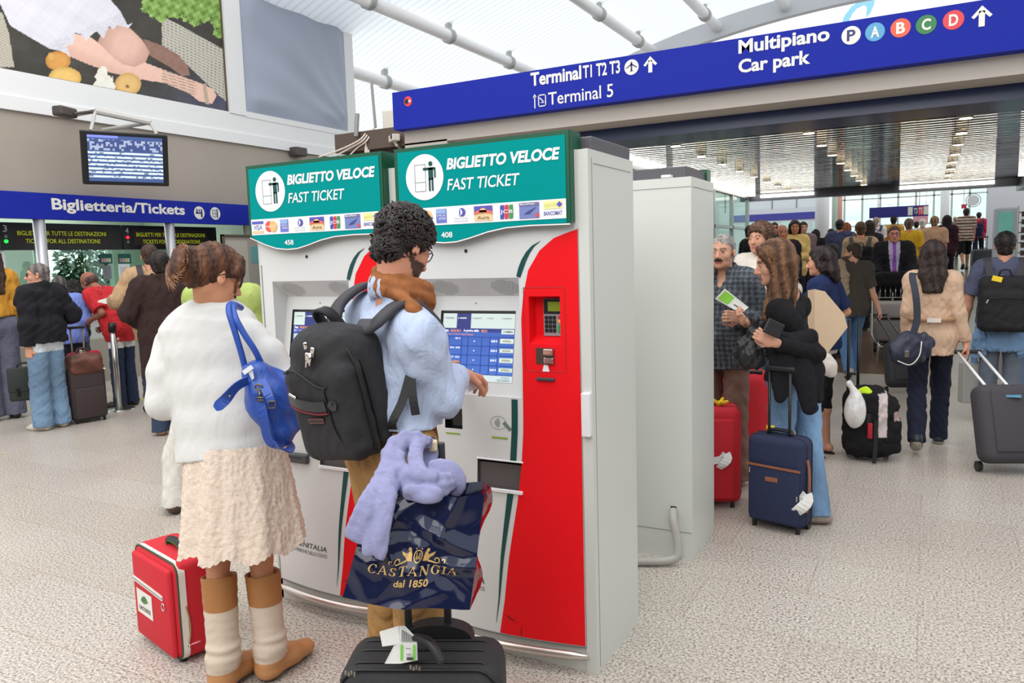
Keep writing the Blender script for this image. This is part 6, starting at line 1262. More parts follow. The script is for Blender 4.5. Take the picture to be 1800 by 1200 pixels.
def black_woman():
    J = gen(np.array([*fl(1405, 935)[:2], 0.]), 0, 1.64, True); d = 4.45; s = J['s']
    for k, v in dict(hc=(1362, 460, 4.6), neck=(1390, 513, 4.7), shL=(1368, 543, 4.52), shR=(1404, 535, 4.86), elL=(1434, 622, 4.46), wrL=(1362, 602, 4.36), elR=(1334, 612, 4.8), wrR=(1310, 566, 4.6), hipL=(1376, 672, 4.62), hipR=(1415, 672, 4.78), knL=(1372, 800, 4.62), knR=(1425, 800, 4.62), anL=(1378, 898, 4.68), anR=(1440, 908, 4.52)).items(): J[k] = at(*v)
    for k in ('anL', 'anR'): J[k][2] = .085
    vaz = math.atan2(-J['hc'][0], J['hc'][1]); J['haz'] = vaz+math.radians(104); J['hp'] = .22; J['fdL'] = J['fdR'] = RZ(vaz+math.radians(95))@np.array([0, 1., 0])
    J['hdR'] = unit(at(1286, 546, 4.54)-J['wrR']); J['pnR'] = unit(at(1312, 540, 4.60)-at(1300, 560, 4.68)); J['tsR'] = 1; J['hdL'] = unit(at(1338, 590, 4.36)-J['wrL']); J['flat'] = False; J['hs'] = 1.13; J['s'] = .98
    def fall(S, L, R, q):
        g = np.random.RandomState(3)
        for i in range(46):
            a_ = -2.0+4.0*i/45; x, y0 = .082*math.sin(a_), -.02-.088*math.cos(a_); ln = .27+.06*g.rand(); y0 = min(y0, .012); w_ = max(0, -x/.08)
            a = L(x*.62, y0*.55, .098); m_ = L(x*1.06, y0-.004, .01); e1 = m_-UP*ln*.5*q+R@np.array([x*.12, .035*w_, 0]); e2 = m_-UP*ln*q+R@np.array([x*.2+.012*g.normal(), .085*w_+.01*g.normal(), 0]); S.path(spline([a, m_, e1, e2], 6), np.array([.012, .016, .017, .016, .013, .005])*q, .008)
        for x in (-.06, -.045): S.path([L(x*.4, .075, .095), L(x*1.1, .075, .06), L(x*1.5, .055, .01), L(x*1.5, .04, -.06), L(x*1.4, .05, -.12)], np.array([.014, .013, .011, .012, .006])*q, .008)
    t = human('woman in black cardigan with long brown hair, reading a green and white leaflet', J, (218, 164, 138), dict(c=(28, 27, 30), fit=.011, hem=.03, noise=.003, vneck=1, ka=.05, name='cardigan'), dict(c=lambda V: np.array([120, 152, 186.])*(1+.10*np.sin(V[:, 2]*11+V[:, 0]*20))[:, None], loose=.014, fit=.008, rise=-.0), dict(c=(150, 140, 130), sole=(120, 100, 80)),
        dict(style='short', c=(78, 54, 40), c2=(132, 96, 68), more=fall, nape=1, vol=1.02), v=.006, hands=(.75, .9))
    return J
BW = black_woman()
NJ, t = person('woman in navy tee and black capri trousers wearing flip-flops', 1448, 433, 5.85, -72, fem=True, gz=0, arms=(((.05, .02, -.28), (.05, .1, -.52)), ((.12, -.10, -.24), (.02, .06, -.36))), hyaw=-8, hpitch=.12, kw=dict(skin=(206, 150, 122), top=dict(c=(34, 46, 84), fit=.02, sleeve=.42, hem=-.02, noise=.004), bottom=dict(c=lambda V: np.where((V[:, 2] > .80)[:, None], np.array([204, 198, 196.]), np.array([28, 27, 30.])), len=.62, loose=.012, name='capri_trousers'), hair=dict(style='bob', c=(36, 28, 29), c2=(62, 50, 48), len=.17), v=.007))
for sd in 'LR':
    an, fd = NJ['an'+sd], unit(NJ['fd'+sd]); b = MB(); n_ = 18; P = [(math.cos(a), math.sin(a)) for a in np.linspace(0, 2*math.pi, n_+1)[:-1]]; o = np.array([an[0], an[1], 0])+fd*.055; lat = np.cross(UP, fd)
    b.prism([(x*.125, y*(.042+.006*x)) for x, y in P], o, fd, lat, UP*.014); b.tube(spline([o+fd*.06+UP*.016, o+fd*.045+UP*.055, o-fd*.01+lat*.045+UP*.03], 8), .006, 6); b.tube(spline([o+fd*.06+UP*.016, o+fd*.045+UP*.055, o-fd*.01-lat*.045+UP*.03], 8), .006, 6); b.build('flip_flop', mat('flipflop_black', (26, 24, 25), .6), t)
GJ, t = person('bearded man with glasses in dark brown tee pulling a black case', 1500, 427, 9.4, -12, gz=0, hyaw=-55, legs='walk', arms=(((.06, .04, -.26), (.02, .2, -.3)), ((.06, .0, -.285), (.16, .02, -.55))), kw=dict(skin=(210, 156, 130), top=dict(c=(72, 66, 60), fit=.03, sleeve=.46, hem=-.12, noise=.005), bottom=dict(c=(82, 116, 156), loose=.02), shoes=dict(c=(176, 166, 150)), hair=dict(style='short', c=(48, 38, 34), c2=(74, 60, 52)), beard=.7, glasses=True, v=.009, hands=(.4, 1.2)))
S = Sdf(); S.path([GJ['shL']+GJ['up']*.04-GJ['fr']*.02, GJ['shL']-GJ['up']*.1-GJ['fr']*.13, GJ['shL']-GJ['up']*.3-GJ['fr']*.13+GJ['ax']*.03], [.07, .075, .06], .03, flat=((GJ['fr'], .7),)); sculpt('draped_jacket', S, .01, (160, 140, 118), t, CLOTH, noise=folds(.006, 40, 2))
SJ, t = person('man in black suit and purple tie pushing a luggage cart', 1572, 397, 11.2, 176, arms=('fwd', 'fwd'), kw=dict(skin=(206, 142, 122), top=dict(c=(30, 29, 34), c2=(176, 170, 200), tie=(140, 82, 176), pat='shirtfront', fit=.05, hem=-.12, noise=.004, name='suit_jacket', belly=1.05), bottom=dict(c=(30, 29, 34)), shoes=dict(c=(24, 22, 22)), hair=dict(style='short', c=(74, 54, 46), vol=.97), glasses=True, v=.008))
BJ, t = person('dark-haired woman in beige belted jacket walking away with a trolley case', 1641, 422, 5.95, -2, fem=True, gz=0, legs='walk', step=.24, arms=(((.035, -.04, -.27), (.03, .05, -.5)), ((.05, -.03, -.28), (.11, .0, -.53))), kw=dict(skin=(208, 148, 122), top=dict(c=(204, 172, 146), fit=.012, ka=.005, hem=-.12, flare=.03, noise=.004, name='jacket', collar=1), bottom=dict(c=(34, 38, 54), loose=.014, noise=.005), shoes=dict(c=(30, 40, 48), sole=(190, 180, 164)), hair=dict(style='long', c=(42, 32, 31), c2=(66, 52, 48), len=.30), v=.007, hands=(.5, 1.3)))
b = MB(); hm = (BJ['hipL']+BJ['hipR'])/2+BJ['up']*.17; P = [hm+BJ['ax']*.175*math.cos(a)+BJ['fr']*.145*math.sin(a) for a in np.linspace(0, 2*math.pi, 33)]; b.ribbon(P, UP, .035, .008); b.build('belt', mat('belt_tan', (178, 136, 100), .6), t, True)
b = MB(); b.bb(hm-BJ['fr']*.155-BJ['ax']*.03-UP*.014-.004, hm-BJ['fr']*.15+BJ['ax']*.06+UP*.014); b.build('belt_panel', mat('belt_pale', (222, 214, 204), .6), t)
PJ, t = person('man in slate tee with a blue shirt tied round his waist and black backpack', 1768, 408, 6.7, -2, gz=0, arms=(((.1, -.0, -.27), (.13, .03, -.52)), 'down'), kw=dict(skin=(196, 142, 116), top=dict(c=(82, 86, 108), fit=.028, sleeve=.46, hem=-.0, noise=.004), bottom=dict(c=(104, 112, 124), loose=.02), shoes=dict(c=(60, 60, 64)), hair=dict(style='short', c=(32, 27, 26), c2=(52, 44, 42), vol=1.04), v=.007))
S = Sdf(); hm = (PJ['hipL']+PJ['hipR'])/2; S.cone(hm+UP*.08, hm-UP*.18, .13, .16, .03, flat=((PJ['ax'], 1.35),)); S.path([hm-PJ['fr']*.1-PJ['ax']*.17-UP*.1, hm-PJ['ax']*.21-UP*.36], [.05, .02], .03); S.box(hm+UP*.62, (.4, .4, .5), .001, None, .01, op=1); S.box(hm-UP*.68-PJ['ax']*.0, (.12, .4, .45), .001, None, .02, op=1)
sculpt('tied_shirt', S, .008, (118, 150, 186), t, CLOTH, noise=folds(.007, 34, 6, (1.3, 1.3, .3)))
person('bare-armed person cut by the right picture edge', 1868, 415, 7.5, -15, gz=0, arms=(((.12, -.02, -.22), (.02, .12, -.06)), 'down'), kw=dict(skin=(198, 146, 120), top=dict(c=(60, 60, 70), fit=.02, sleeve=.2, hem=-.1), bottom=dict(c=(84, 118, 160), loose=.02), shoes=dict(c=(50, 50, 54)), hair=dict(style='short', c=DARK_H)))
# ---- the crowd going up the ramp
def crowd(label, px, py, d, face, c, hair, top=None, fem=False, bc=(36, 36, 44), skin=(196, 140, 114), legs='walk', hs='short', **k):
    tp = dict(c=c, fit=.03, sleeve=.45, hem=-.1, noise=.006); tp.update(top or {})
    bt = dict(c=bc, loose=.02); bt.update(k.pop('bottom', {}))
    J, t = person(label, px, py, d, face, fem, kw=dict(skin=skin, top=tp, bottom=bt, shoes=dict(c=(46, 40, 40)), hair=dict(style=hs, c=hair, c2=tuple(int(x*1.4) for x in hair), len=.36), v=.0145, group='travellers walking up the ramp', **k.pop('kw', {})), legs=legs, **k)
    return J, t
crowd('bald man in dark suit coming towards the camera beyond the woman in black', 1375, 395, 12.0, 170, (34, 32, 40), (70, 52, 44), dict(sleeve=.96, fit=.045, hem=-.2), skin=(176, 118, 92), hs='bald')
crowd('woman with long dark hair in yellow top carrying a pink bag in front', 1397, 387, 13.6, 175, (214, 186, 120), DARK_H, dict(sleeve=.96), True, skin=(176, 118, 92), hs='long', arms=('front', 'bent'))
crowd('dark-haired traveller just behind the woman in the yellow top', 1412, 390, 15.4, 170, (120, 104, 110), DARK_H, dict(sleeve=.96))
crowd('long-haired person in black by the ticket machine wall', 1434, 403, 17, 0, (28, 28, 34), (24, 22, 24), dict(sleeve=.96, hem=-.4), True, hs='long', legs='stand')
crowd('small dark figure beside the white column', 1461, 402, 18.5, 0, (64, 44, 52), DARK_H, dict(sleeve=.96), True, hs='long')
crowd('man in black jacket standing by the far ticket machines', 1319, 396, 14, 60, (26, 28, 30), (28, 24, 24), dict(sleeve=.96), bc=(120, 146, 166), legs='stand', arms=('bent', 'bent'))
crowd('man with dark glasses standing at the far ticket machines', 1361, 391, 17, 170, (52, 56, 76), (48, 40, 36), legs='stand', kw=dict(glasses='sun'))
crowd('traveller in dark blue plaid with a blue pack beside the white column', 1476, 386, 15.5, 0, (64, 70, 104), (36, 30, 32), dict(sleeve=.96), bc=(52, 70, 110))
crowd('auburn-haired traveller next to the blue pack', 1488, 391, 17, 5, (96, 84, 100), (126, 70, 48), dict(sleeve=.96), True, hs='bob')
C8, t8 = crowd('brown-haired hiker with a big black backpack', 1513, 390, 12.5, 0, (170, 146, 116), (70, 52, 38))
crowd('dark-haired traveller in black beside the big backpack', 1528, 387, 14, 5, (36, 34, 40), (28, 24, 26), dict(sleeve=.96), True, hs='bob')
C7, t7 = crowd('traveller in white tee with a pink backpack', 1540, 382, 19, 0, (224, 222, 228), (150, 130, 116))
crowd('tall man in orange tee with dark hair beyond the suited man', 1571, 380, 19, 0, (206, 150, 50), (24, 22, 24))
crowd('grey-haired man in mustard yellow polo', 1598, 384, 14.5, 0, (200, 160, 44), (84, 70, 60))
crowd('dark-haired traveller between the yellow polo and the white shirt', 1611, 389, 20, 0, (44, 42, 50), (28, 26, 28))
crowd('white-haired person in white shirt', 1622, 385, 17.5, 0, (232, 230, 230), (216, 206, 190), dict(sleeve=.5))
crowd('man in tan short-sleeved shirt', 1643, 380, 15.5, 0, (182, 148, 124), (110, 88, 70))
crowd('person with long dark hair in dark maroon', 1665, 378, 17, 0, (58, 32, 44), (30, 20, 26), dict(sleeve=.96), True, hs='long')
crowd('small grey-haired person far off between the maroon top and the striped shirt', 1679, 381, 24, 0, (120, 110, 110), (140, 124, 110))
C1, t1 = crowd('man in brown and white striped polo and dark shorts', 1699, 366, 20.5, -8, (96, 68, 58), (30, 26, 26), dict(pat='stripe', c2=(188, 172, 158)), bottom=dict(len=.5, loose=.04), bc=(26, 26, 30), skin=(166, 112, 86))
C2, t2 = crowd('man in red shirt with a navy backpack', 1721, 373, 22.5, 5, (186, 40, 70), (44, 32, 32), dict(sleeve=.8), bc=(30, 30, 52))
crowd('dark-haired woman between the navy tee and the bearded man', 1463, 428, 10.6, 10, (40, 36, 46), (30, 24, 27), dict(sleeve=.96), True, hs='long')
# ================================================================ LUGGAGE AND THINGS CARRIED
class Loc:
    def __init__(s, A, B, tilt=0., z=0.):
        A, B = np.array([A[0], A[1], z]), np.array([B[0], B[1], z]); s.w = np.linalg.norm(B-A); s.o = (A+B)/2; s.ex = unit(B-A); ey = np.cross(UP, s.ex)
        s.ey = ey*math.cos(tilt)+UP*math.sin(tilt)*-1 if False else ey; s.ez = UP.copy()
        if tilt: c, n_ = math.cos(tilt), math.sin(tilt); s.ez = UP*c+ey*n_; s.ey = ey*c-UP*n_
        s.R = np.stack([s.ex, s.ey, s.ez], 1)
    def __call__(s, x, y, z): return s.o+s.ex*x+s.ey*y+s.ez*z
FAB_RED = mat('case_red', (200, 28, 44), .75, bump=.15, scale=260); ZIP_W = mat('zip_white', (226, 224, 216), .6); BLK_F = mat('case_black_fabric', (36, 35, 38), .7, bump=.2, scale=240); GREY_P = mat('handle_grey', (58, 58, 60), .4)
def tubes(b, L, x, y, z0, z1, r, ty=0.):
    for k in (-1, 1): b.tube([L(k*x, y, z0), L(k*x, y+ty, z1)], r, 8)
def trolley(label, A, B, d, h, m, hy=None, carry=True, tilt=0., z=0., rad=.05, wheels=True, handle=None, hm=BLACK, hx=.1, pocket=None, name='suitcase', foot=.03, feet=True, grip=True, seams=True, sm=None):
    L = Loc(A, B, tilt, z); t = thing(name, label, 'suitcase', L.o); w_ = L.w
    b = MB(); b.rbox(L(0, d/2, foot+(h-foot)/2), (w_, d, h-foot), rad, L.R, 4); b.build('shell', m, t, True)
    if seams:
        b = MB(); i = rad*.5
        for y in (d*.28, d*.72):
            P = []
            for sx, sz, a0 in ((1, 1, 0), (-1, 1, math.pi/2), (-1, -1, math.pi), (1, -1, 1.5*math.pi)):
                for k in range(5):
                    a = a0+k*math.pi/8; P.append(L(sx*(w_/2-rad)+math.cos(a)*rad*1.02, y, foot+(h-foot)/2+sz*((h-foot)/2-rad)+math.sin(a)*rad*1.02))
            b.tube(P, .004, 6, True)
        b.build('piping', sm or BLACK, t, True)
    if pocket:
        b = MB()
        for (x0, x1, z0, z1, pm) in pocket: b.rbox(L((x0+x1)/2*w_, -.006, (z0+z1)/2*h), ((x1-x0)*w_, .03, (z1-z0)*h), .014, L.R, 3)
        b.build('front_pocket', pocket[0][4] or m, t, True)
    if wheels:
        for x in (-1, 1):
            c = L(x*w_*.4, d-.02, .028); b = MB(); b.cyl(c-L.ex*.014, c+L.ex*.014, .028, n=16); b.build('wheel', BLACK, t)
        if feet:
            for x in (-1, 1): b = MB(); b.cyl(L(x*w_*.38, .03, 0), L(x*w_*.38, .03, foot+.02), .014, n=10); b.build('foot', BLACK, t)
    if handle:
        b = MB(); hy = d-.025 if hy is None else hy; tubes(b, L, hx, hy, h*.6, handle, .0085); b.build('telescopic_tube', hm, t, True)
        if grip: b = MB(); b.rbox(L(0, hy, handle), (hx*2+.05, .028, .03), .01, L.R, 3); b.build('handle_grip', BLACK, t, True)
    if carry: b = MB(); b.tube(spline([L(-.07, d*.5, h-.005), L(-.055, d*.5, h+.025), L(.055, d*.5, h+.025), L(.07, d*.5, h-.005)], 14), .011, 8, flat=(L.ey, 1.5)); b.build('carry_handle', BLACK, t, True)
    return t, L
def crumple_tag(label, c, ex, ey, m, s=1., parent=None, nm='airline_tag'):
    """a looped paper baggage tag"""
    n_ = np.cross(ex, ey); b = MB()
    P = [c, c-ey*.03*s+ex*.012*s+n_*.015, c-ey*.07*s-ex*.02*s+n_*.02, c-ey*.1*s-ex*.05*s+n_*.012]; b.ribbon(spline(P, 8), ex+ey*.4, .055*s, .0016)
    P = [c, c-ey*.04*s-ex*.03*s-n_*.005, c-ey*.05*s-ex*.085*s+n_*.008]; b.ribbon(spline(P, 8), ey-ex*.3, .05*s, .0016)
    o = b.build(nm, m, parent, loc=None if parent is not None else c)
    if parent is None: tag(o, label, 'tag')
    return o
TAG_W = mat('tag_paper', (232, 232, 228), .7)
# red carry-on with white zip, beside the woman in white
def red_carry_on():
    A, B = fl(247, 1117), fl(319, 1173); t, L = trolley('red carry-on case with white zip and logo patch beside the woman in white', A, B, .2, .425, FAB_RED, rad=.035, foot=.02, seams=False); w_, h, d = L.w, .425, .2
    b = MB(); P = []
    r = .045
    for sx, sz, a0 in ((1, 1, 0), (-1, 1, math.pi/2), (-1, -1, math.pi), (1, -1, 1.5*math.pi)):
        for k in range(7): a = a0+k*math.pi/12; P.append(L(sx*(w_/2-r)+math.cos(a)*(r+.001), .028, .22+sz*(.2-r)+math.sin(a)*(r+.001)))
    b.ribbon(P+[P[0]], L.ey, .026, .006); b.build('zip_band', ZIP_W, t)
    b = MB(); b.tube([p-L.ey*.018 for p in P], .0035, 6, True); b.build('green_piping', mat('piping_green', (48, 74, 44), .6), t, True)
    b = MB(); b.rbox(L(0, -.004, .215), (w_*.9, .03, .37), .03, L.R, 3); b.build('front_panel', FAB_RED, t, True)
    f = lambda x, z, o=.0215: L(x*w_, -o, z*h)
    b = MB(); b.ribbon([f(-.42, .67), f(0, .655), f(.30, .64)], L.ez, .02, .004); b.build('pocket_zip', ZIP_W, t)
    b = MB(); b.tube([f(-.42, .67, .0245), f(.3, .64, .0245)], .0018, 5); b.build('zip_teeth', mat('zip_grey', (120, 120, 116), .4, .6), t)
    for c in (f(.33, .57, .026), L(w_*.47, .03, .62*h), L(w_*.505, .035, .17*h)):
        b = MB(); b.tube([c+L.ex*.013*math.cos(a)+L.ez*.016*math.sin(a) for a in np.linspace(0, 6.28, 15)[:-1]], .0022, 6, True); b.build('zip_ring', mat('chrome', (220, 214, 210), .15, 1), t, True)
    b = MB(); b.flat([(a, c) for a, c in rect(-.36, .33, .02, .58)], lambda x, z: f(x, z, .0205)); p = b.build('logo_patch', mat('patch_white', (228, 226, 216), .6), t)
    b = MB(); put_text(b, 'LACOSTE', lambda x, z: f(x, z, .022), -.31, .375, .28, .042, .02); b.build('lettering', BLACK, p)
    b = MB(); g = lambda x, z: f(x, z, .022); b.flat([(-.22, .49), (-.19, .475), (-.12, .472), (-.07, .49), (-.1, .5), (-.11, .52), (-.15, .535), (-.2, .525), (-.23, .505)], g); b.flat([(-.24, .5), (-.25, .47), (-.21, .455), (-.15, .457), (-.13, .47), (-.2, .47)], g); b.build('emblem', mat('emblem_green', (66, 120, 58), .6), p)
    b = MB(); b.ribbon(spline([L(-.06, .1, h), L(-.045, .1, h+.022), L(.045, .1, h+.022), L(.06, .1, h)], 10), L.ey, .035, .007); b.build('green_handle', mat('handle_green', (40, 108, 56), .6), t)
    b = MB(); P = [L(w_*.5+.003, .035+.012*math.sin(math.pi*k/10), h*(.58-.04*k)) for k in range(11)]; b.tube(P, .004, 6); b.build('open_zip', mat('lining_tan', (168, 128, 92), .8), t, True)
    b = MB(); c = L(w_*.5+.012, .06, .2*h); b.tube([c+L.ex*.012*math.cos(a)+L.ey*.02*math.sin(a)+L.ez*.008*math.cos(a) for a in np.linspace(0, 6.28, 14)[:-1]], .002, 5, True); b.build('pink_cord', mat('cord_pink', (236, 150, 170), .6), t, True)
    return t
red_carry_on()
# big black case in the foreground
def black_case():
    d0 = 2.1; c = at(733, 1160, d0); ax_ = unit(np.array([_r[0], _r[1], 0.])); ax_ = RZ(-.06)@ax_; A = np.array([c[0], c[1], 0])-ax_*.228-np.cross(UP, ax_)*.02; B = A+ax_*.456; h = .495; d = .25
    t, L = trolley('black soft suitcase with extended handle below the navy shopping bag', A, B, d, h, BLK_F, rad=.06, wheels=True, seams=False, carry=False); w_ = L.w
    b = MB(); b.rbox(L(0, -.02, h*.45), (w_*.93, .07, h*.82), .035, L.R, 4); b.rbox(L(0, -.05, h*.36), (w_*.82, .06, h*.58), .03, L.R, 4); b.build('front_pocket', BLK_F, t, True)
    b = MB()
    for y, rr, zz in ((.02, .055, .995), (.055, .058, 1.002), (.12, .06, 1.004), (.175, .06, 1.004)):
        P = [L(x*w_*.5*.985, y, h*zz-(0 if abs(x) < .72 else ((abs(x)-.72)/.28)**2*.055)) for x in np.linspace(-1, 1, 25)]; b.tube(P, .0045, 6)
    P = [L(x*w_*.45, -.052, h*.865-(0 if abs(x) < .8 else ((abs(x)-.8)/.2)**2*.03)) for x in np.linspace(-1, 1, 21)]; b.tube(P, .005, 6); b.build('zip_piping', mat('zip_black', (18, 18, 20), .45), t, True)
    b = MB(); P = [L(.075+.095*math.cos(a)-.03, d-.045, h-.01+.06*math.sin(a)**.6) for a in np.linspace(.02, math.pi-.02, 17)]
    V = []
    b.prism([(.105*math.cos(a), max(0, math.sin(a))**.55*.075) for a in np.linspace(0, math.pi, 17)], L(.03, d-.07, h-.03), L.ex, L.ez, L.ey*.055); b.build('handle_housing', mat('housing_black', (26, 26, 28), .55), t)
    q = [at(713, 1140, d0+.12), at(785, 1142, d0+.1)]; up_ = UP*1.0; top = 1.08
    b = MB()
    for k, px in enumerate((713, 785)):
        p = L(-.028+.118*k-.03+.0, d-.045, h-.04); b.rbox((p+np.array([p[0], p[1], top]))/2*1.0 if False else np.array([p[0], p[1], (h-.04+top)/2]), (.022, .014, top-h+.04), .005, L.R, 2)
    b.build('telescopic_tube', mat('tube_grey', (66, 66, 68), .35, .5), t, True)
    pa, pb = L(-.058, d-.045, 0), L(.06, d-.045, 0); b = MB(); b.rbox(np.array([(pa[0]+pb[0])/2, (pa[1]+pb[1])/2, top])-L.ex*.02, (.13, .03, .032), .012, L.R, 3); b.build('handle_grip', BLACK, t, True)
    b = MB(); g0 = L(.15, d-.045, 0); b.rbox(at(761, 783, dep(np.array([pb[0], pb[1], 1.05]))-.03), (.024, .024, .034), .007, L.R, 3); b.build('foam_end', mat('foam_cream', (226, 208, 172), .8, bump=.4, scale=120), t, True)
    b = MB(); c0 = at(725, 1122, d0-.02); b.tube(spline([at(712, 1128, d0+.03), at(730, 1120, d0+.0), at(757, 1130, d0-.04), at(777, 1166, d0-.06)], 14), .013, 10, flat=(UP, .8)); b.build('carry_handle', mat('rubber_black', (28, 28, 29), .5), t, True)
    b = MB()
    for px, py in ((608, 1182), (722, 1172)):
        c = at(px, py, dep(L(0, .0, h))-.02)
        for k in range(4): b.rbox(c+L.ex*.008*k-UP*.004*(k % 2), (.007, .006, .012), .002, L.R@RZ(.4*k), 2)
    b.build('zip_pull', mat('nickel', (150, 146, 140), .3, 1), t)
    # airline tag wrapped on the carry handle
    d1 = dep(L(-.05, .05, h+.05)); T = lambda x, y, k=0.: at(x, y, d1-.03-k); b = MB()
    b.add([T(667, 1110), T(700, 1100, .01), T(703, 1132, .01), T(672, 1136)], [(0, 1, 2, 3)]); b.add([T(700, 1100, .008), T(712, 1100), T(733, 1122, .01), T(732, 1131, .012), T(703, 1132, .012)], [(0, 1, 2, 3, 4)]); b.add([T(692, 1135, .012), T(704, 1131, .014), T(733, 1129, .014), T(734, 1160, .005), T(704, 1166, .01), T(676, 1166, .0)], [(0, 1, 2, 3, 4, 5)])
    V = np.vstack(b.V); n_ = len(V); b.add(V+L.ey*.0012, [tuple(x+0 for x in f)[::-1] for f in [[q_+0 for q_ in f_] for f_ in b.F]]); tg = b.build('airline_tag', TAG_W, t)
    b = MB(); GR = mat('tag_green', (120, 206, 70), .6)
    for xx in (706, 728): b.add([T(xx-2, 1133, .016), T(xx+2, 1133, .016), T(xx+2, 1160, .012), T(xx-2, 1161, .012)], [(0, 1, 2, 3)])
    b.build('green_band', GR, tg); b = MB()
    for k in range(9): b.add([T(706+k*2.6, 1106+k*1.6, .013), T(707.2+k*2.6, 1106+k*1.6, .013), T(707.2+k*2.6, 1128, .015), T(706+k*2.6, 1128, .015)], [(0, 1, 2, 3)])
    for yy in (1139, 1149):
        for k in range(3): b.add([T(714+k*3, yy, .016), T(716+k*3, yy, .016), T(716+k*3, yy+1.5, .016), T(714+k*3, yy+1.5, .016)], [(0, 1, 2, 3)])
    b.add([T(715, 1155, .015), T(726, 1155, .015), T(726, 1160, .014), T(715, 1160, .014)], [(0, 1, 2, 3)]); b.build('print', mat('print_dark', (70, 68, 76), .7), tg)
    return t, L
BC, BL_ = black_case()
DB = dep(BL_(0, .1, .7))
# glossy shopping bag
def serif(b, s, fn, x, y, h, adv, m=0):
    """serif capitals drawn from thick and thin strokes"""
    T, t = .17, .065
    def q(*p): b.flat([(x+a*h, y+c*h) for a, c in p], fn, m)
    def bar(x0, y0, x1, y1, w_): dx, dy = x1-x0, y1-y0; l = math.hypot(dx, dy); nx, ny = -dy/l*w_/2, dx/l*w_/2; q((x0+nx, y0+ny), (x1+nx, y1+ny), (x1-nx, y1-ny), (x0-nx, y0-ny))
    def sf(cx, yy, w_): q((cx-w_/2, yy), (cx+w_/2, yy), (cx+w_/2, yy+.05), (cx-w_/2, yy+.05))
    def arc(cx, cy, r, a0, a1, wmin, wmax, ph=0., ry=None, n=18):
        ry = ry or r
        for i in range(n):
            u = a0+(a1-a0)*i/n; v = a0+(a1-a0)*(i+1)/n; wu = wmin+(wmax-wmin)*abs(math.cos(u+ph)); wv = wmin+(wmax-wmin)*abs(math.cos(v+ph))
            q((cx+(r-wu)*math.cos(u), cy+(ry-wu*.6)*math.sin(u)), (cx+r*math.cos(u), cy+ry*math.sin(u)), (cx+r*math.cos(v), cy+ry*math.sin(v)), (cx+(r-wv)*math.cos(v), cy+(ry-wv*.6)*math.sin(v)))
    for ch in s:
        w_ = .8
        if ch in 'CG':
            arc(.43, .5, .43, .75, 2*math.pi-.75, t, T, ry=.51); q((.70, .62), (.76, .62), (.78, .98), (.72, .98)); w_ = .86
            if ch == 'C': q((.70, .12), (.76, .25), (.79, .25), (.74, .1))
            else: q((.62, .08), (.79, .08), (.79, .4), (.62, .4)); sf(.7, .38, .34); w_ = .92
        elif ch == 'A': bar(.06, .02, .40, 1., t); bar(.40, 1., .76, .02, T); bar(.17, .34, .6, .34, t); sf(.07, 0, .26); sf(.75, 0, .3); w_ = .9
        elif ch == 'S': arc(.33, .745, .27, .6, math.pi*1.5, t, T, ry=.26); arc(.33, .255, .30, -math.pi*.86, math.pi/2, t, T, ry=.26); q((.55, .68), (.6, .68), (.6, .98), (.55, .98)); q((.03, .02), (.08, .02), (.08, .32), (.03, .32)); w_ = .7
        elif ch == 'T': bar(.38, 0, .38, 1, T); sf(.38, 0, .4); q((.02, .93), (.74, .93), (.74, 1), (.02, 1)); q((.02, .72), (.06, .72), (.09, .95), (.02, .95)); q((.70, .72), (.74, .72), (.74, .95), (.67, .95)); w_ = .8
        elif ch == 'N': bar(.13, 0, .13, 1, t); bar(.13, 1, .72, 0, T); bar(.74, 0, .74, 1, t); sf(.13, 0, .26); sf(.08, .95, .26); sf(.74, .95, .26); w_ = .92
        elif ch == 'I': bar(.17, 0, .17, 1, T); sf(.17, 0, .36); sf(.17, .95, .36); w_ = .38
        x += (w_+adv)*h
    return x
def film(name, c):
    m = mat(name, c, .1, spec=.5); n = m.node_tree; L = n.links; b = n.nodes['Principled BSDF']; tc = n.nodes.new('ShaderNodeTexCoord'); no = n.nodes.new('ShaderNodeTexNoise'); no.inputs['Scale'].default_value = 9; no.inputs['Detail'].default_value = 1
    vo = n.nodes.new('ShaderNodeTexVoronoi'); vo.inputs['Scale'].default_value = 8; mx = n.nodes.new('ShaderNodeMix'); mx.data_type = 'VECTOR'; mx.inputs[0].default_value = .12; bp = n.nodes.new('ShaderNodeBump'); bp.inputs['Strength'].default_value = .55; bp.inputs['Distance'].default_value = .03
    L.new(tc.outputs['Object'], no.inputs['Vector']); L.new(tc.outputs['Object'], mx.inputs[4]); L.new(no.outputs[1], mx.inputs[5]); L.new(mx.outputs[1], vo.inputs['Vector']); L.new(vo.outputs[0], bp.inputs['Height']); L.new(bp.outputs[0], b.inputs['Normal']); return m
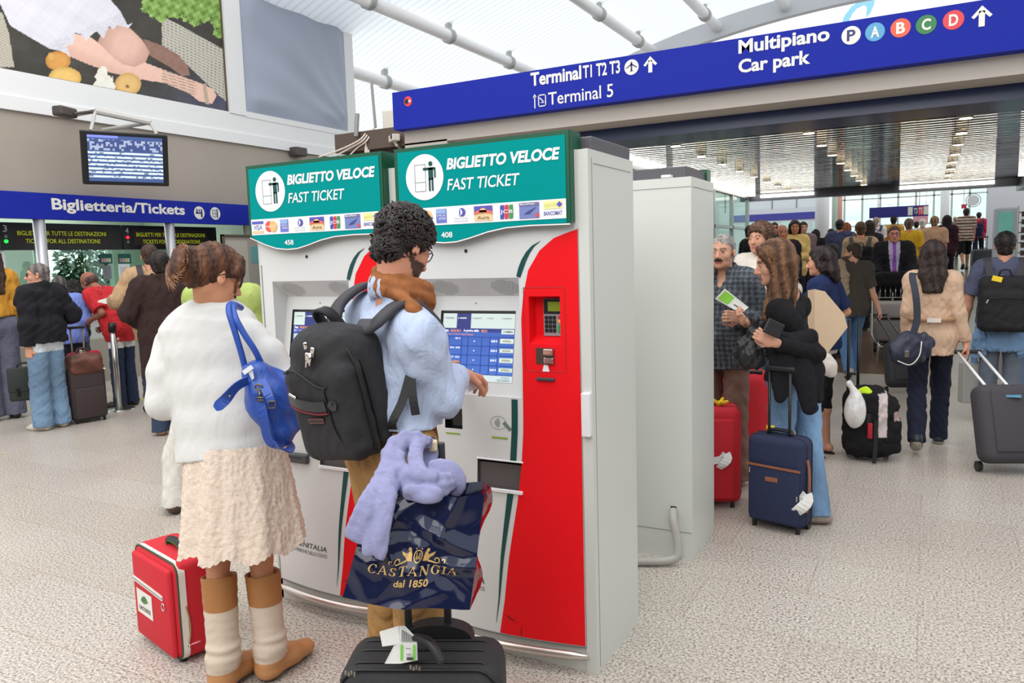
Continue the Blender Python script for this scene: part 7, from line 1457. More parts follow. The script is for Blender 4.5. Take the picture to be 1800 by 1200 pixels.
def shopping_bag():
    t = thing('shopping_bag', 'glossy navy shopping bag with gold lettering hanging on the black suitcase handle', 'bag', at(725, 960, DB-.1)); d1 = DB-.12; g = np.random.RandomState(8)
    TL, TR, BL, BR = at(652, 872, d1), at(852, 868, d1+.02), at(602, 1049, d1), at(826, 1073, d1-.03); back = np.cross(UP, unit(TR-TL))*.10
    N = 64; ctr = [(g.rand(), g.rand(), g.normal()*.5, g.rand()*6.28) for _ in range(26)]
    def warp(u, v):
        o = 0
        for cu, cv, k, a in ctr:
            q = (u-cu)*math.cos(a)+(v-cv)*math.sin(a); e = -(u-cu)*math.sin(a)+(v-cv)*math.cos(a); o += k*.019*math.exp(-(q/.28)**2)*(1-min(1, abs(e)/.09) if abs(e) < .09 else 0)
        return o+.012*math.sin(5*u+3*v)*math.sin(math.pi*u)
    def front(u, v, off=0.):
        p = (TL*(1-u)+TR*u)*v+(BL*(1-u)+BR*u)*(1-v); k = warp(u, v); return p-unit(back)*(.018*math.sin(math.pi*u)*(1-.4*v)+k+off)
    V = [front(i/N, j/N) for i in range(N+1) for j in range(N+1)]; Fc = [(i*(N+1)+j, (i+1)*(N+1)+j, (i+1)*(N+1)+j+1, i*(N+1)+j+1) for i in range(N) for j in range(N)]
    NAVY = film('navy_gloss', (16, 24, 56)); b = MB(); b.add(V, Fc); b.add([p+back*1.2+(UP*.0) for p in V], [f[::-1] for f in Fc]); b.build('panel', NAVY, t, True)
    b = MB()     # bottom and left gusset
    P0 = [front(i/20, 0) for i in range(21)]; b.add(P0+[p+back*1.2 for p in P0], [(i, i+21, i+22, i+1) for i in range(20)]); P0 = [front(0, j/20) for j in range(21)]; b.add(P0+[p+back*1.2 for p in P0], [(i, i+1, i+22, i+21) for i in range(20)]); b.build('gusset', NAVY, t, True)
    P0 = [front(1, j/24) for j in range(25)]; rt = unit(TR-TL); M = [p+back*.6+rt*(.012+.016*math.sin(9*j/24)) for j, p in enumerate(P0)]; b = MB(); b.add(P0+M+[p+back*1.2 for p in P0], [(i, i+1, i+26, i+25) for i in range(24)]+[(i+25, i+26, i+51, i+50) for i in range(24)]); b.build('red_gusset', film('gusset_red', (120, 16, 30)), t, True)
    b = MB(); P0 = [front(.8+.2*i/8, 1) for i in range(9)]; b.add(P0+[p+UP*.02+rt*.018*i/8+back*.4*i/8-UP*.03 for i, p in enumerate(P0)], [(i, i+1, i+10, i+9) for i in range(8)]); b.build('rim_flap', NAVY, t, True)
    GOLD = mat('gold_print', (214, 178, 112), .45, .3); fn = lambda x, y: front(x, y, .0015); b = MB()
    x0, x1 = .14, .87; wid = sum({'C': .86, 'G': .92, 'A': .9, 'S': .7, 'T': .8, 'N': .92, 'I': .38}[c]+.15 for c in 'CASTANGIA'); hh = .083
    kx = (x1-x0)/(wid*hh); serif(b, 'CASTANGIA', lambda x, y: fn(x0+(x-x0)*kx, y), x0, .285, hh, .15); put_text(b, 'dal 1850', fn, .37, .185, .27, .066, .02); b.build('lettering', GOLD, t)
    b = MB(); cx, cz = .52, .46
    def curl(c, r, a0, a1, w_, sx=1): 
        for i in range(14):
            u, v = a0+(a1-a0)*i/14, a0+(a1-a0)*(i+1)/14; ru, rv = r*(1-.5*i/14), r*(1-.5*(i+1)/14); q = [(c[0]+sx*ru*math.cos(u), c[1]+ru*math.sin(u)*1.1), (c[0]+sx*(ru-w_)*math.cos(u), c[1]+(ru-w_)*math.sin(u)*1.1), (c[0]+sx*(rv-w_)*math.cos(v), c[1]+(rv-w_)*math.sin(v)*1.1), (c[0]+sx*rv*math.cos(v), c[1]+rv*math.sin(v)*1.1)]; b.flat(q, fn)
    for k in range(24):
        a, a2 = 2*math.pi*k/24, 2*math.pi*(k+1)/24; b.flat([(cx+.036*math.cos(a), cz+.062*math.sin(a)), (cx+.028*math.cos(a), cz+.052*math.sin(a)), (cx+.028*math.cos(a2), cz+.052*math.sin(a2)), (cx+.036*math.cos(a2), cz+.062*math.sin(a2))], fn)
    for k in range(6): b.flat(rect(cx-.018, cz-.03+.011*k, cx+.018, cz-.024+.011*k), fn)
    b.flat(rect(cx-.028, cz+.062, cx+.028, cz+.072), fn)
    for sx in (-1, 1):
        b.flat([(cx+sx*.045, cz-.05), (cx+sx*.085, cz-.055), (cx+sx*.10, cz-.02), (cx+sx*.075, cz+.03), (cx+sx*.06, cz+.045), (cx+sx*.05, cz+.01)], fn); b.flat([(cx+sx*.075, cz+.0), (cx+sx*.14, cz+.035), (cx+sx*.125, cz+.0), (cx+sx*.1, cz-.025)], fn); b.flat(disc(cx+sx*.075, cz+.05, .014, .018, 12), fn); curl((cx+sx*.155, cz-.045), .03, -.5, 3.6, .009, sx); b.flat([(cx+sx*.085, cz-.06), (cx+sx*.16, cz-.076), (cx+sx*.2, cz-.062), (cx+sx*.16, cz-.066), (cx+sx*.09, cz-.045)], fn); curl((cx+sx*.21, cz-.045), .022, -1.2, 3., .008, sx)
    b.build('crest', GOLD, t)
    return t
shopping_bag()
# lavender sweater thrown over the handle
def sweater():
    d = DB-.02; A = lambda x, y, k=0.: at(x, y, d+k); r = PXM(d); S = Sdf()
    vf = unit(_f); g = np.random.RandomState(5)
    def drape(px, rad, n, k=.006, flat=.62):
        P = spline([A(*p) for p in px], 12); T = np.gradient(P, axis=0); rr = np.interp(np.linspace(0, 1, 12), np.linspace(0, 1, len(rad)), rad)*r
        for q in range(n):
            o = (q-(n-1)/2)/n*2; ph = g.rand()*6; Q = []
            for m_ in range(12): side = unit(np.cross(T[m_], vf)); Q.append(P[m_]+side*rr[m_]*.74*o-vf*(.006*math.sin(ph+m_*.6)+.008*(1-abs(o)))*1.0)
            S.path(Q, rr*(1.1/n+.1), k, flat=((vf, flat),))
        S.path(P+vf*.016, rr*.5, .01, flat=((vf, .6),))
    drape([(754, 778, .03), (722, 772, .02), (698, 786), (690, 812, -.02), (702, 840, -.05), (735, 854, -.08), (770, 853, -.09), (797, 846, -.06)], [13, 19, 23, 26, 29, 28, 24, 14], 5)
    drape([(696, 796, -.02), (674, 848, -.08), (648, 892, -.13), (624, 943, -.14)], [20, 22, 21, 19], 4); drape([(692, 825, -.05), (674, 880, -.12), (662, 930, -.15), (650, 970, -.15)], [20, 18, 15, 13], 3); drape([(684, 862, -.1), (674, 920, -.15), (669, 976, -.155)], [14, 11, 9], 2)
    drape([(737, 775, .02), (730, 802, -.04), (740, 832, -.08), (764, 838, -.09)], [12, 12, 13, 10], 3); drape([(762, 826, -.05), (790, 828, -.05), (806, 850, -.04), (797, 868, -.05)], [19, 18, 14, 7], 3); drape([(716, 864, -.1), (750, 869, -.115), (772, 868, -.11)], [12, 13, 10], 2); drape([(752, 778, .06), (756, 800, .06), (748, 830, .03)], [12, 12, 12], 2)
    o = sculpt('sweater', S, .0048, (140, 141, 176), None, CLOTH, noise=folds(.0006, 45, 12, (1, 1, .4)), loc=A(715, 800)); tag(o, 'lavender sweater tied over the suitcase handle and the navy shopping bag', 'sweater')
sweater()
# black backpack on the man's back
def backpack():
    J = MAN; up, fr, ax = J['up'], J['fr'], J['ax']; hm = (J['hipL']+J['hipR'])/2; sp = (J['shL']+J['shR'])/2
    c = sp-up*.25-fr*.235+ax*-.02; c = at(600, 684, dep(c)); uz = unit(up+fr*-.30); fy = RZ(.36)@fr; fy = unit(fy-uz*(fy@uz)); ex = np.cross(fy, uz); R = np.stack([ex, fy, uz], 1)
    t = thing('backpack', 'black laptop backpack worn by the man at machine 408', 'backpack', c); L = lambda x, y, z: c+R@np.array([x, y, z])*.9; S = Sdf(); z_ = lambda *p: np.array(p)*.9
    S.box(L(0, .02, -.015), z_(.155, .085, .225), .07, R, .02); S.box(L(0, -.075, -.05), z_(.142, .055, .175), .05, R, .025); S.ell(L(0, -.02, .16), z_(.12, .1, .08), R, .04); S.box(L(0, .085, -.03), z_(.14, .03, .2), .03, R, .02)
    S.path([L(-.125, -.045, -.2), L(-.13, -.045, .08), L(-.09, -.045, .185), L(0, -.045, .215), L(.09, -.045, .185), L(.13, -.045, .08), L(.125, -.045, -.2)], .016, .012)
    sculpt('body', S, .0055, (37, 36, 39), t, vcol('pack_fabric', .8, bump=.2, scale=260, crease=.12), noise=folds(.0015, 40, 4))
    b = MB(); P = [L(.165*math.cos(a) if False else x, y, z) for x, y, z in ((-.146, -.058, -.2), (-.152, -.056, .06), (-.12, -.052, .165), (-.06, -.05, .215), (0, -.05, .228), (.06, -.05, .215), (.12, -.052, .165), (.152, -.056, .06), (.146, -.058, -.2))]; b.tube(spline(P, 40), .0048, 6); P2 = [p+fy*.028+0 for p in spline(P, 40)]; b.tube(P2, .0045, 6); b.build('zip', mat('zip_black', (18, 18, 20), .45), t, True)
    f = lambda x, z, y=-.133: L(x, y-.0-.0*abs(x), z)
    b = MB(); P = [f(-.125, .015, -.118), f(-.07, .0, -.134), f(0, -.012, -.138), f(.055, -.012, -.137)]; b.ribbon(spline(P, 14), uz, .032, .008); b.build('leather_band', mat('band_leather', (40, 42, 44), .35), t); b = MB(); b.ribbon([p-uz*.022 for p in spline(P, 14)], uz, .005, .009); b.build('red_trim', mat('trim_red', (118, 34, 46), .6), t)
    b = MB(); b.rbox(f(-.008, -.062, -.137), (.062, .006, .016), .002, R, 2); pl = b.build('name_plate', mat('plate_red_metal', (150, 96, 92), .35, .7), t); b = MB(); b.rbox(f(-.008, -.062, -.1385), (.056, .006, .0105), .001, R, 2); b.build('plate_face', mat('plate_black', (34, 32, 32), .3), pl)
    b = MB(); b.tube(spline([f(-.13, .1, -.11), f(-.06, .115, -.13), f(.03, .06, -.135), f(.07, .05, -.132), f(.12, .085, -.112)], 22), .0035, 6); b.tube(spline([f(.06, .05, -.134), f(.065, -.1, -.136), f(.1, -.19, -.12)], 14), .003, 6); b.build('seam', mat('zip_black', (18, 18, 20), .45), t, True)
    b = MB()
    for q in ((-.02, .185, -.098), (.012, .168, -.106), (-.002, .155, -.12)): b.rbox(f(q[0]+.03, q[1], q[2]-.012), (.014, .01, .032), .004, R@RY(.3+q[0]*9), 2)
    b.tube([f(.045, .17, -.13), f(.035, .13, -.138)], .005, 6); b.tube([f(.03, .165, -.13), f(.018, .125, -.14)], .004, 6); b.rbox(f(-.085, .03, -.138), (.03, .008, .009), .003, R@RY(.5), 2); b.build('zip_pull', mat('chrome', (220, 214, 210), .15, 1), t, True)
    b = MB(); b.cyl(f(.082, -.012, -.132), f(.082, -.012, -.137), .017, n=18); b.cyl(f(.082, -.005, -.137), f(.082, -.005, -.141), .005, n=10); b.build('cable_port', mat('band_leather', (40, 42, 44), .35), t)
    b = MB(); b.ribbon(spline([L(-.035, .04, .21), L(-.03, .015, .265), L(.0, .0, .285), L(.03, .015, .265), L(.035, .045, .21)], 16), ex*.25+fy, .032, .009); b.build('top_handle', BLK_F, t, True)
    for sd, k in (('L', -1), ('R', 1)):
        sh = J['sh'+sd]; q = sh-ax*k*.035+up*.055
        P = [L(k*.06, .085, .185), q-fr*.13-up*.035, q-fr*.055+up*.026, q+up*.034+fr*.01, q+fr*.085-up*.025, q+fr*.10-up*.07]
        b = MB(); b.ribbon(spline(P, 22), ax, .066, .017); b.build('shoulder_strap', mat('strap_grey', (58, 57, 62), .75, bump=.15, scale=200), t, True)
    b = MB(); P = [at(720, 660, dep(J['shR'])-.03), at(707, 705, dep(J['shR'])-.05), at(689, 745, dep(J['shR'])-.06), L(.14, .06, -.185)]; b.ribbon(spline(P, 12), ax+fr, .026, .004); b.ribbon(spline([at(723, 666, dep(J['shR'])-.045), at(726, 700, dep(J['shR'])-.055), at(731, 729, dep(J['shR'])-.05)], 8), ax+fr, .026, .004); b.build('webbing', mat('webbing_black', (30, 30, 32), .7), t)
backpack()
# blue handbag of the woman in white
def handbag():
    d = 2.74; A = lambda x, y, k=0.: at(x, y, d+k); r = PXM(d); t = thing('handbag', 'bright blue leather shoulder bag hanging from the woman in white', 'bag', A(480, 700)); S = Sdf(); BLc = (34, 74, 160)
    S.path([A(452, 660), A(470, 705), A(487, 755)], np.array([24, 34, 24])*r, .03, flat=((unit(_f), .7),)); S.path([A(450, 650, .04), A(490, 680, .06), A(508, 735, .06), A(490, 765, .02)], np.array([18, 26, 22, 22])*r, .03, flat=((unit(_f), .7),)); S.path([A(436, 652, -.01), A(455, 690, -.03)], np.array([10, 12])*r, .02); S.cone(A(446, 645, -.05), A(452, 665, -.05), 9*r, 7*r, .01, op=1)
    sculpt('pouch', S, .005, BLc, t, vcol('blue_leather', .38, bump=.12, scale=160, crease=.2), noise=folds(.0018, 34, 5)); BM = mat('blue_strap', (36, 76, 164), .4, bump=.15, scale=160)
    b = MB(); b.tube(spline([A(433, 655, .02), A(424, 620, -.0), A(412, 580, -.01), A(402, 546, .0), A(406, 534, .06), A(420, 540, .12)], 26), 5.6*r, 8, flat=(unit(_f), .7)); b.tube(spline([A(462, 645, .03), A(448, 616, .0), A(428, 585, -.01), A(413, 556, -.005), A(411, 536, .05), A(424, 541, .12)], 26), 5.6*r, 8, flat=(unit(_f), .7)); b.build('handle', BM, t, True)
    b = MB(); P = [A(436, 668, -.05), A(415, 680, -.075), A(395, 703, -.08), A(378, 718, -.075)]; b.ribbon(spline(P, 14), UP+_r2*.6, [19*r]*12+[15*r, 9*r], .004); s_ = b.build('loose_strap', BM, t); b = MB(); b.ball(A(404, 696, -.085), 2.2*r, 8); b.build('stud', mat('brass', (190, 168, 120), .3, 1), s_, True)
    b = MB(); P = [A(459, 668, -.05), A(470, 690, -.085), A(477, 706, -.09)]; b.ribbon(spline(P, 8), _r2, 15*r, .005); P = [A(457, 706, -.085), A(464, 735, -.085), A(472, 772, -.06), A(487, 785, -.05), A(505, 792, -.02), A(512, 785, .03), A(503, 770, .08)]; b.ribbon(spline(P, 22), _r2-UP*.4, [16*r]*14+[14*r]*8, .005); b.build('belt_strap', BM, t)
    BR_ = mat('brass_dark', (120, 104, 78), .3, 1); b = MB(); 
    for (x, y, w_, h_) in ((478, 711, 12, 12), (457, 701, 13, 5)): b.tube([A(x-w_/2, y-h_/2, -.10), A(x+w_/2, y-h_/2, -.10), A(x+w_/2, y+h_/2, -.10), A(x-w_/2, y+h_/2, -.10)], 1.4*r, 6, True)
    b.tube([A(455+6*math.cos(a), 680+5*math.sin(a), -.075) for a in np.linspace(0, 6.28, 13)[:-1]], 1.5*r, 6, True); b.tube([A(456, 685, -.08), A(458, 700, -.09)], 2*r, 6); b.build('buckle', BR_, t, True)
    b = MB(); b.add([A(425, 652, -.06), A(441, 641, -.06), A(446, 647, -.06), A(430, 659, -.06)], [(0, 1, 2, 3)]); b.add([A(436, 654, -.055), A(444, 650, -.055), A(447, 664, -.05), A(443, 668, -.05)], [(0, 1, 2, 3)]); b.build('tissue_packet', mat('packet_white', (222, 226, 230), .3), t)
handbag()
# briefcase, brown bag and dark case by the man in the black jacket
def briefcase():
    d = 7.9; A = lambda x, y, k=0.: at(x, y, d+k); ex = unit(A(70, 676, .12)-A(20, 674, 0)); ex = unit(ex*np.array([1, 1, 0])); ey = np.cross(UP, ex); R = np.stack([ex, ey, UP], 1); c = A(44, 674, .03); t = thing('briefcase', 'dark green-black satchel held by the grey-haired man in sunglasses', 'bag', c-UP*.18); m = mat('satchel_green', (40, 44, 40), .6)
    b = MB(); b.rbox(c, (.29, .1, .345), .025, R, 3); b.build('body', m, t, True); b = MB(); b.rbox(c+UP*.05-ey*.05, (.295, .02, .25), .012, R, 3); f = b.build('flap', m, t, True)
    b = MB()
    for x in (-.06, .06): b.bb(c+ex*x-ey*.07-UP*.1-.012, c+ex*x-ey*.06-UP*.05+.012)
    b.build('clasp', mat('clasp_dark', (70, 72, 72), .3, .7), t); b = MB(); b.tube(spline([c+UP*.165-ex*.06, c+UP*.21-ex*.04, c+UP*.21+ex*.04, c+UP*.165+ex*.06], 12), .011, 8); b.build('handle', m, t, True)
briefcase()
def dark_case_stack():
    A, B = fl(130, 747), fl(172, 747); Bq = A+unit(B-A)*.30; t, L = trolley('dark brown upright suitcase under the brown leather bag', A, A+unit(fl(184, 738)-A)*.36, .24, .60, mat('case_brown', (58, 46, 46), .75, bump=.15, scale=200), rad=.05, handle=1.0, hm=mat('handle_bronze', (130, 118, 100), .35, .7), hx=.06, pocket=[(-.42, .42, .08, .62, None)], sm=mat('piping_brown', (36, 28, 28), .5))
    b = MB(); c = L(.12, .1, .605); b.ribbon([L(.02, .05, .61), L(.12, .04, .6), L(.17, -.01, .55)], L.ex+L.ey, .035, .003); b.build('white_strap', TAG_W, t)
    dd = dep(L(0, .1, .75)); c = at(148, 638, dd); S = Sdf(); S.box(c-UP*.02, (.17, .1, .1), .06, L.R, .03); S.path([c-L.ex*.14+UP*.06, c+UP*.085, c+L.ex*.13+UP*.05], .04, .03)
    o = thing('leather_bag', 'brown leather holdall resting on the dark brown suitcase', 'bag', c-UP*.12); sculpt('body', S, .009, lambda V: np.array([92, 52, 40.])*(1+.12*np.sin(V@np.array([21., 15, 30])))[:, None], o, LEATHER, noise=folds(.003, 26, 3)); b = MB(); b.tube(spline([c-L.ex*.08+UP*.07, c-L.ex*.05+UP*.15, c+L.ex*.03+UP*.15, c+L.ex*.07+UP*.06], 12), .012, 8); b.build('handle', mat('leather_dark', (64, 40, 34), .5), o, True); b = MB(); b.rbox(c-L.ex*.03+UP*.125-L.ey*.02, (.03, .02, .04), .006, L.R, 2); b.build('buckle', mat('chrome', (220, 214, 210), .15, 1), o, True)
    c2 = c+L.ey*.16+L.ex*.06+UP*.0; S = Sdf(); S.box(c2, (.17, .06, .11), .05, L.R, .02); o = sculpt('red_bag', S, .012, (176, 40, 56), None, CLOTH, loc=c2-UP*.1); tag(o, 'red bag showing behind the brown leather holdall', 'bag')
dark_case_stack()
def stanchion():
    p = fl(210, 719); t = thing('stanchion', 'steel queue post with round base left of the man in the brown coat', 'post', p); b = MB(); b.cyl(p, p+UP*.012, .17, .165, 32); b.cyl(p+UP*.012, p+UP*.025, .16, .05, 32); b.build('base', STEEL, t); b = MB(); b.cyl(p+UP*.02, p+UP*.98, .034, n=20); b.build('pole', STEEL, t, True); b = MB(); b.cyl(p+UP*.9, p+UP*1.0, .045, n=20); b.build('belt_head', BLACK, t, True)
stanchion()
# right group: cases
t, L = trolley('large bright red suitcase standing behind the smaller red one', fl(1240, 815), fl(1352, 822), .26, .72, FAB_RED, rad=.1, handle=1.08, hm=STEEL, hx=.05, grip=False, seams=False)
b = MB(); b.rbox(L(.06, .05, .705), (.24, .035, .03), .012, L.R, 3); b.build('grip_bar', BLACK, t, True); b = MB(); b.ribbon([L(-.02, .1, .73), L(.05, .09, .74), L(.1, .06, .725)], UP, .025, .004); b.build('ribbon', mat('ribbon_peach', (240, 190, 150), .7), t)
A = np.array([-1.42, 4.64]); B = np.array([-.985, 4.78])
t, L = trolley('red fabric suitcase with yellow ribbon beside the rear machine', A, B, .26, .635, FAB_RED, rad=.05, pocket=[(-.44, .40, .1, .9, None)], sm=mat('piping_red', (150, 20, 34), .6))
c = L(.10, .1, .645); S = Sdf(); 
for k in range(5): a = k*1.3; S.path([c, c+np.array([.05*math.cos(a), .04*math.sin(a), .02+.01*(k % 2)])], [.014, .01], .008)
sculpt('yellow_ribbon', S, .005, (240, 200, 50), t, CLOTH); crumple_tag('', L(.13, -.03, .36), L.ex, L.ez, TAG_W, .9, t)
t, L = trolley('navy blue suitcase with tan trim in front of the woman in black', fl(1311, 922), fl(1411, 944), .17, .545, mat('case_navy', (34, 42, 74), .8, bump=.2, scale=240), rad=.045, handle=.93, hx=.06, hy=.07, pocket=[(-.43, .44, .1, .7, None)], sm=mat('piping_navy', (24, 28, 52), .6)); w_ = L.w; TAN = mat('tan_leather', (150, 90, 58), .5)
f = lambda x, z, o=.0225: L(x*w_, -o, z*.545); b = MB(); b.ribbon([f(-.46, .70), f(.47, .685)], L.ez, .012, .006); b.build('tan_zip', TAN, t); b = MB(); b.rbox(f(-.02, .56, .021), (w_*.22, .006, .026), .003, L.R, 2); b.build('leather_label', TAN, t); b = MB(); b.ribbon(spline([L(w_*.5+.003, .05, .43), L(w_*.5+.012, .05, .38), L(w_*.5+.02, .04, .30), L(w_*.5+.016, .04, .2), L(w_*.5+.003, .05, .13)], 14), L.ey, .022, .006); b.build('luggage_strap', TAN, t)
b = MB()
for x, z in ((-.40, .63), (.42, .40)): b.rbox(f(x, z, .025), (.006, .005, .03), .002, L.R, 2)
b.build('zip_pull', mat('chrome', (220, 214, 210), .15, 1), t); b = MB(); b.cyl(L(-.085, .1, .575), L(-.045, .1, .575), .016, n=12); b.build('yellow_wrap', mat('wrap_yellow', (244, 208, 30), .6), t, True); crumple_tag('', L(w_*.5+.02, -.0, .25), L.ex, L.ez, TAG_W, 1.1, t)
def pack_trolley():
    d = 5.7; L = Loc(fl(1487, 812), fl(1570, 818)); w_ = L.w; t = thing('trolley_backpack', 'black and pale pink wheeled backpack standing beside the woman in flip-flops', 'backpack', L.o); S = Sdf(); S.box(L(-.03, .16, .29), (.155, .15, .265), .1, L.R, .03); S.box(L(.10, .16, .27), (.07, .13, .22), .06, L.R, .02); S.box(L(.165, .16, .2), (.045, .1, .13), .04, L.R, .02); S.box(L(.14, .16, .38), (.05, .1, .08), .04, L.R, .02)
    def col(V): x = (V-L.o)@L.ex; z = V[:, 2]; c = np.tile(np.array([30, 29, 31.]), (len(V), 1)); k = (x > .055) & (x < .115) & (z > .2) & (z < .52); c[k] = (206, 192, 190); k = (x > .16) & (z > .24) & (z < .42) & (np.sin(z*40) > .3); c[k] = (186, 160, 158); return c
    sculpt('body', S, .009, col, t, CLOTH, noise=folds(.006, 30, 4)); b = MB(); b.rbox(L(-.0, -.0, .25), (.035, .02, .12), .008, L.R, 2); b.build('red_label', mat('label_red', (176, 24, 46), .7), t, True)
    b = MB(); b.ribbon([L(.04, -.0, .33), L(.04, .0, .12), L(.03, -.01, .01)], L.ex, .028, .005); b.ribbon([L(-.01, -.003, .38), L(-.01, -.002, .30)], L.ex, .03, .005); b.build('strap', BLACK, t); b = MB()
    for k in (-1, 1): b.tube([L(-.12+.035*k, .3, .3), L(-.12+.035*k, .3, 1.05)], .011, 8)
    b.build('telescopic_tube', BLACK, t, True)
    for x in (-.14, .12): b = MB(); b.cyl(L(x-.02, .28, .05), L(x+.02, .28, .05), .05, n=18); b.build('wheel', BLACK, t)
    c = at(1503, 722, dep(L(-.12, .1, .4))-.12); S = Sdf(); S.ell(c, (.075, .07, .13), L.R, .03); S.path([c+UP*.12, c+UP*.17+L.ex*-.02, c+UP*.2+L.ex*-.04], [.04, .02, .025], .02); o = sculpt('plastic_bag', S, .009, (226, 224, 222), None, vcol('plastic_film', .35, bump=.1, scale=60, crease=.5), noise=folds(.003, 34, 3, (1, 1, .4)), loc=c); tag(o, 'white plastic carrier bag hanging on the wheeled backpack', 'bag')
    c = at(1521, 688, dep(L(-.05, .15, .5))-.1); S = Sdf(); S.path([c-L.ex*.06, c, c+L.ex*.05-UP*.03], [.008, .03, .02], .02, flat=((L.ey, .5),)); o = sculpt('neon_ribbon', S, .007, (206, 240, 50), None, CLOTH, loc=c); tag(o, 'neon yellow ribbon tied on the wheeled backpack', 'ribbon')
pack_trolley()
def pulled_case(label, c0, ex, tilt, w_, d, h, m, h_end, hm, hx, pm=None, extra=None):
    """a case leaning on its wheels; c0 = wheel line centre on the floor, handle ends at h_end"""
    ex = unit(np.array([ex[0], ex[1], 0])); L = Loc(c0[:2]-ex[:2]*w_/2, c0[:2]+ex[:2]*w_/2, tilt); t = thing('suitcase', label, 'suitcase', L.o); y0 = 0
    b = MB(); b.rbox(L(0, -d/2, .05+(h-.05)/2), (w_, d, h-.05), .07, L.R, 4); b.build('shell', m, t, True); b = MB(); b.rbox(L(.02, -d-.0, h*.56), (w_*.76, .03, h*.72), .05, L.R, 3); b.build('front_pocket', pm or m, t, True)
    for k in (-1, 1):
        c = L(k*w_*.46, -.03, .035); b = MB(); b.cyl(c-L.ex*.015, c+L.ex*.015, .036, n=16); b.build('wheel', BLACK, t)
        b = MB(); e = h_end+L.ex*k*hx; b.tube([L(k*hx, -.03, h*.5), L(k*hx, -.03, h), e], .011, 8); b.build('telescopic_tube', hm, t, True)
    b = MB(); b.rbox(h_end, (hx*2+.05, .03, .03), .012, L.R, 3); b.build('handle_grip', BLACK, t, True); return t, L
bw = BJ['wrR']+unit(BJ['wrR']-BJ['elR'])*.07
t, L = pulled_case('dark grey soft suitcase with white handle pulled by the woman in the beige jacket', (fl(1712, 826)+fl(1822, 832))/2+np.array([0, 0.02, 0]), fl(1815, 830)-fl(1710, 830), .30, .40, .2, .60, mat('case_dark_grey', (66, 62, 68), .8, bump=.15, scale=220), bw, mat('tube_white', (232, 232, 234), .35), .075)
b = MB(); b.bb(L(-.04, -.217, .50), L(.06, -.214, .515)); b.build('badge', mat('badge_blue', (96, 160, 190), .4), t)
gw = GJ['wrR']+unit(GJ['wrR']-GJ['elR'])*.07
pulled_case('black soft suitcase pulled by the bearded man in the brown tee', (fl(1562, 690)+fl(1615, 692))/2, fl(1615, 690)-fl(1562, 690), .35, .40, .2, .55, BLK_F, gw, GREY_P, .06)
t, L = trolley('light blue hard suitcase at the right picture edge', fl(1778, 738), fl(1838, 742), .28, .66, mat('case_light_blue', (112, 140, 190), .4), rad=.06, handle=1.0)
b = MB(); pw = PJ['wrL']+unit(PJ['wrL']-PJ['elL'])*.09; c = pw-UP*.36+_r2*-.03; ex = unit(np.array([_r[0], _r[1], 0])); ey = np.cross(UP, ex); R = np.stack([ex, ey, UP], 1); c = at(1708, 672, dep(pw)); t = thing('paper_bag', 'grey paper carrier bag held by the man with the black backpack', 'bag', c-UP*.2)
b.rbox(c, (.2, .09, .36), .006, R, 1); b.build('body', mat('bag_grey', (164, 160, 156), .7), t); b = MB(); b.tube(spline([c+UP*.18-ex*.05, c+UP*.27-ex*.02, c+UP*.27+ex*.02, c+UP*.18+ex*.05], 10), .004, 6); b.build('handle', BLACK, t, True)
# backpacks worn on the right
def worn_pack(J, label, c=(38, 37, 40), w_=.155, h_=.23, d_=.10, off=.22, extra=None, v=.009):
    up, fr, ax = J['up'], J['fr'], J['ax']; sp = (J['shL']+J['shR'])/2; c0 = sp-up*(.06+h_)-fr*(.07+off-.06); R = np.stack([ax, fr, up], 1); t = thing('backpack', label, 'backpack', c0, 'backpacks worn by travellers'); S = Sdf(); S.box(c0, (w_, d_, h_), .06, R, .02); S.box(c0-fr*d_*.9-up*h_*.2, (w_*.85, .04, h_*.7), .035, R, .02)
    sculpt('body', S, v, c, t, CLOTH, noise=folds(.003, 30, 3))
    for k in (-1, 1): sh = J['shL' if k < 0 else 'shR']; q = sh-ax*k*.03+up*.05; b = MB(); b.ribbon(spline([c0+ax*k*w_*.5+up*h_*.85+fr*d_*.8, q-fr*.09-up*.01, q+up*.03, q+fr*.1-up*.05], 12), ax, .055, .014); b.build('shoulder_strap', mat('strap_grey', (58, 57, 62), .75, bump=.15, scale=200), t)
    b = MB(); b.tube(spline([c0-ax*.05+up*h_*.97, c0-ax*.03+up*(h_+.05), c0+ax*.03+up*(h_+.05), c0+ax*.05+up*h_*.97], 10), .009, 6); b.build('top_handle', BLACK, t, True)
    return t, c0, R
t, c0, R = worn_pack(PJ, 'black backpack with yellow tag on the man in the slate tee', (44, 43, 45), .19, .235, .1)
f = lambda x, y, z: c0+R@np.array([x, y, z]); b = MB(); b.rbox(f(-.06, -.1, .22), (.075, .006, .045), .003, R@RY(.25), 2); b.build('yellow_tag', mat('tag_yellow', (240, 206, 40), .6), t); b = MB(); b.tube(spline([f(-.13, -.145, .06), f(0, -.15, .07), f(.13, -.145, .06)], 10), .004, 6); b.build('zip', mat('zip_black', (18, 18, 20), .45), t, True)
b = MB(); b.rbox(f(-.125, -.15, .035), (.012, .008, .035), .003, R@RY(.4), 2); b.build('zip_pull', mat('chrome', (220, 214, 210), .15, 1), t)
worn_pack(C8, 'big black hiking backpack on the brown-haired hiker', (26, 25, 27), .19, .33, .13, .26, v=.014); worn_pack(C7, 'pink and grey backpack on the traveller in the white tee', (186, 150, 168), .14, .2, .08, .2, v=.014); worn_pack(C2, 'navy backpack on the man in the red shirt', (34, 34, 58), .14, .2, .08, .2, v=.014)
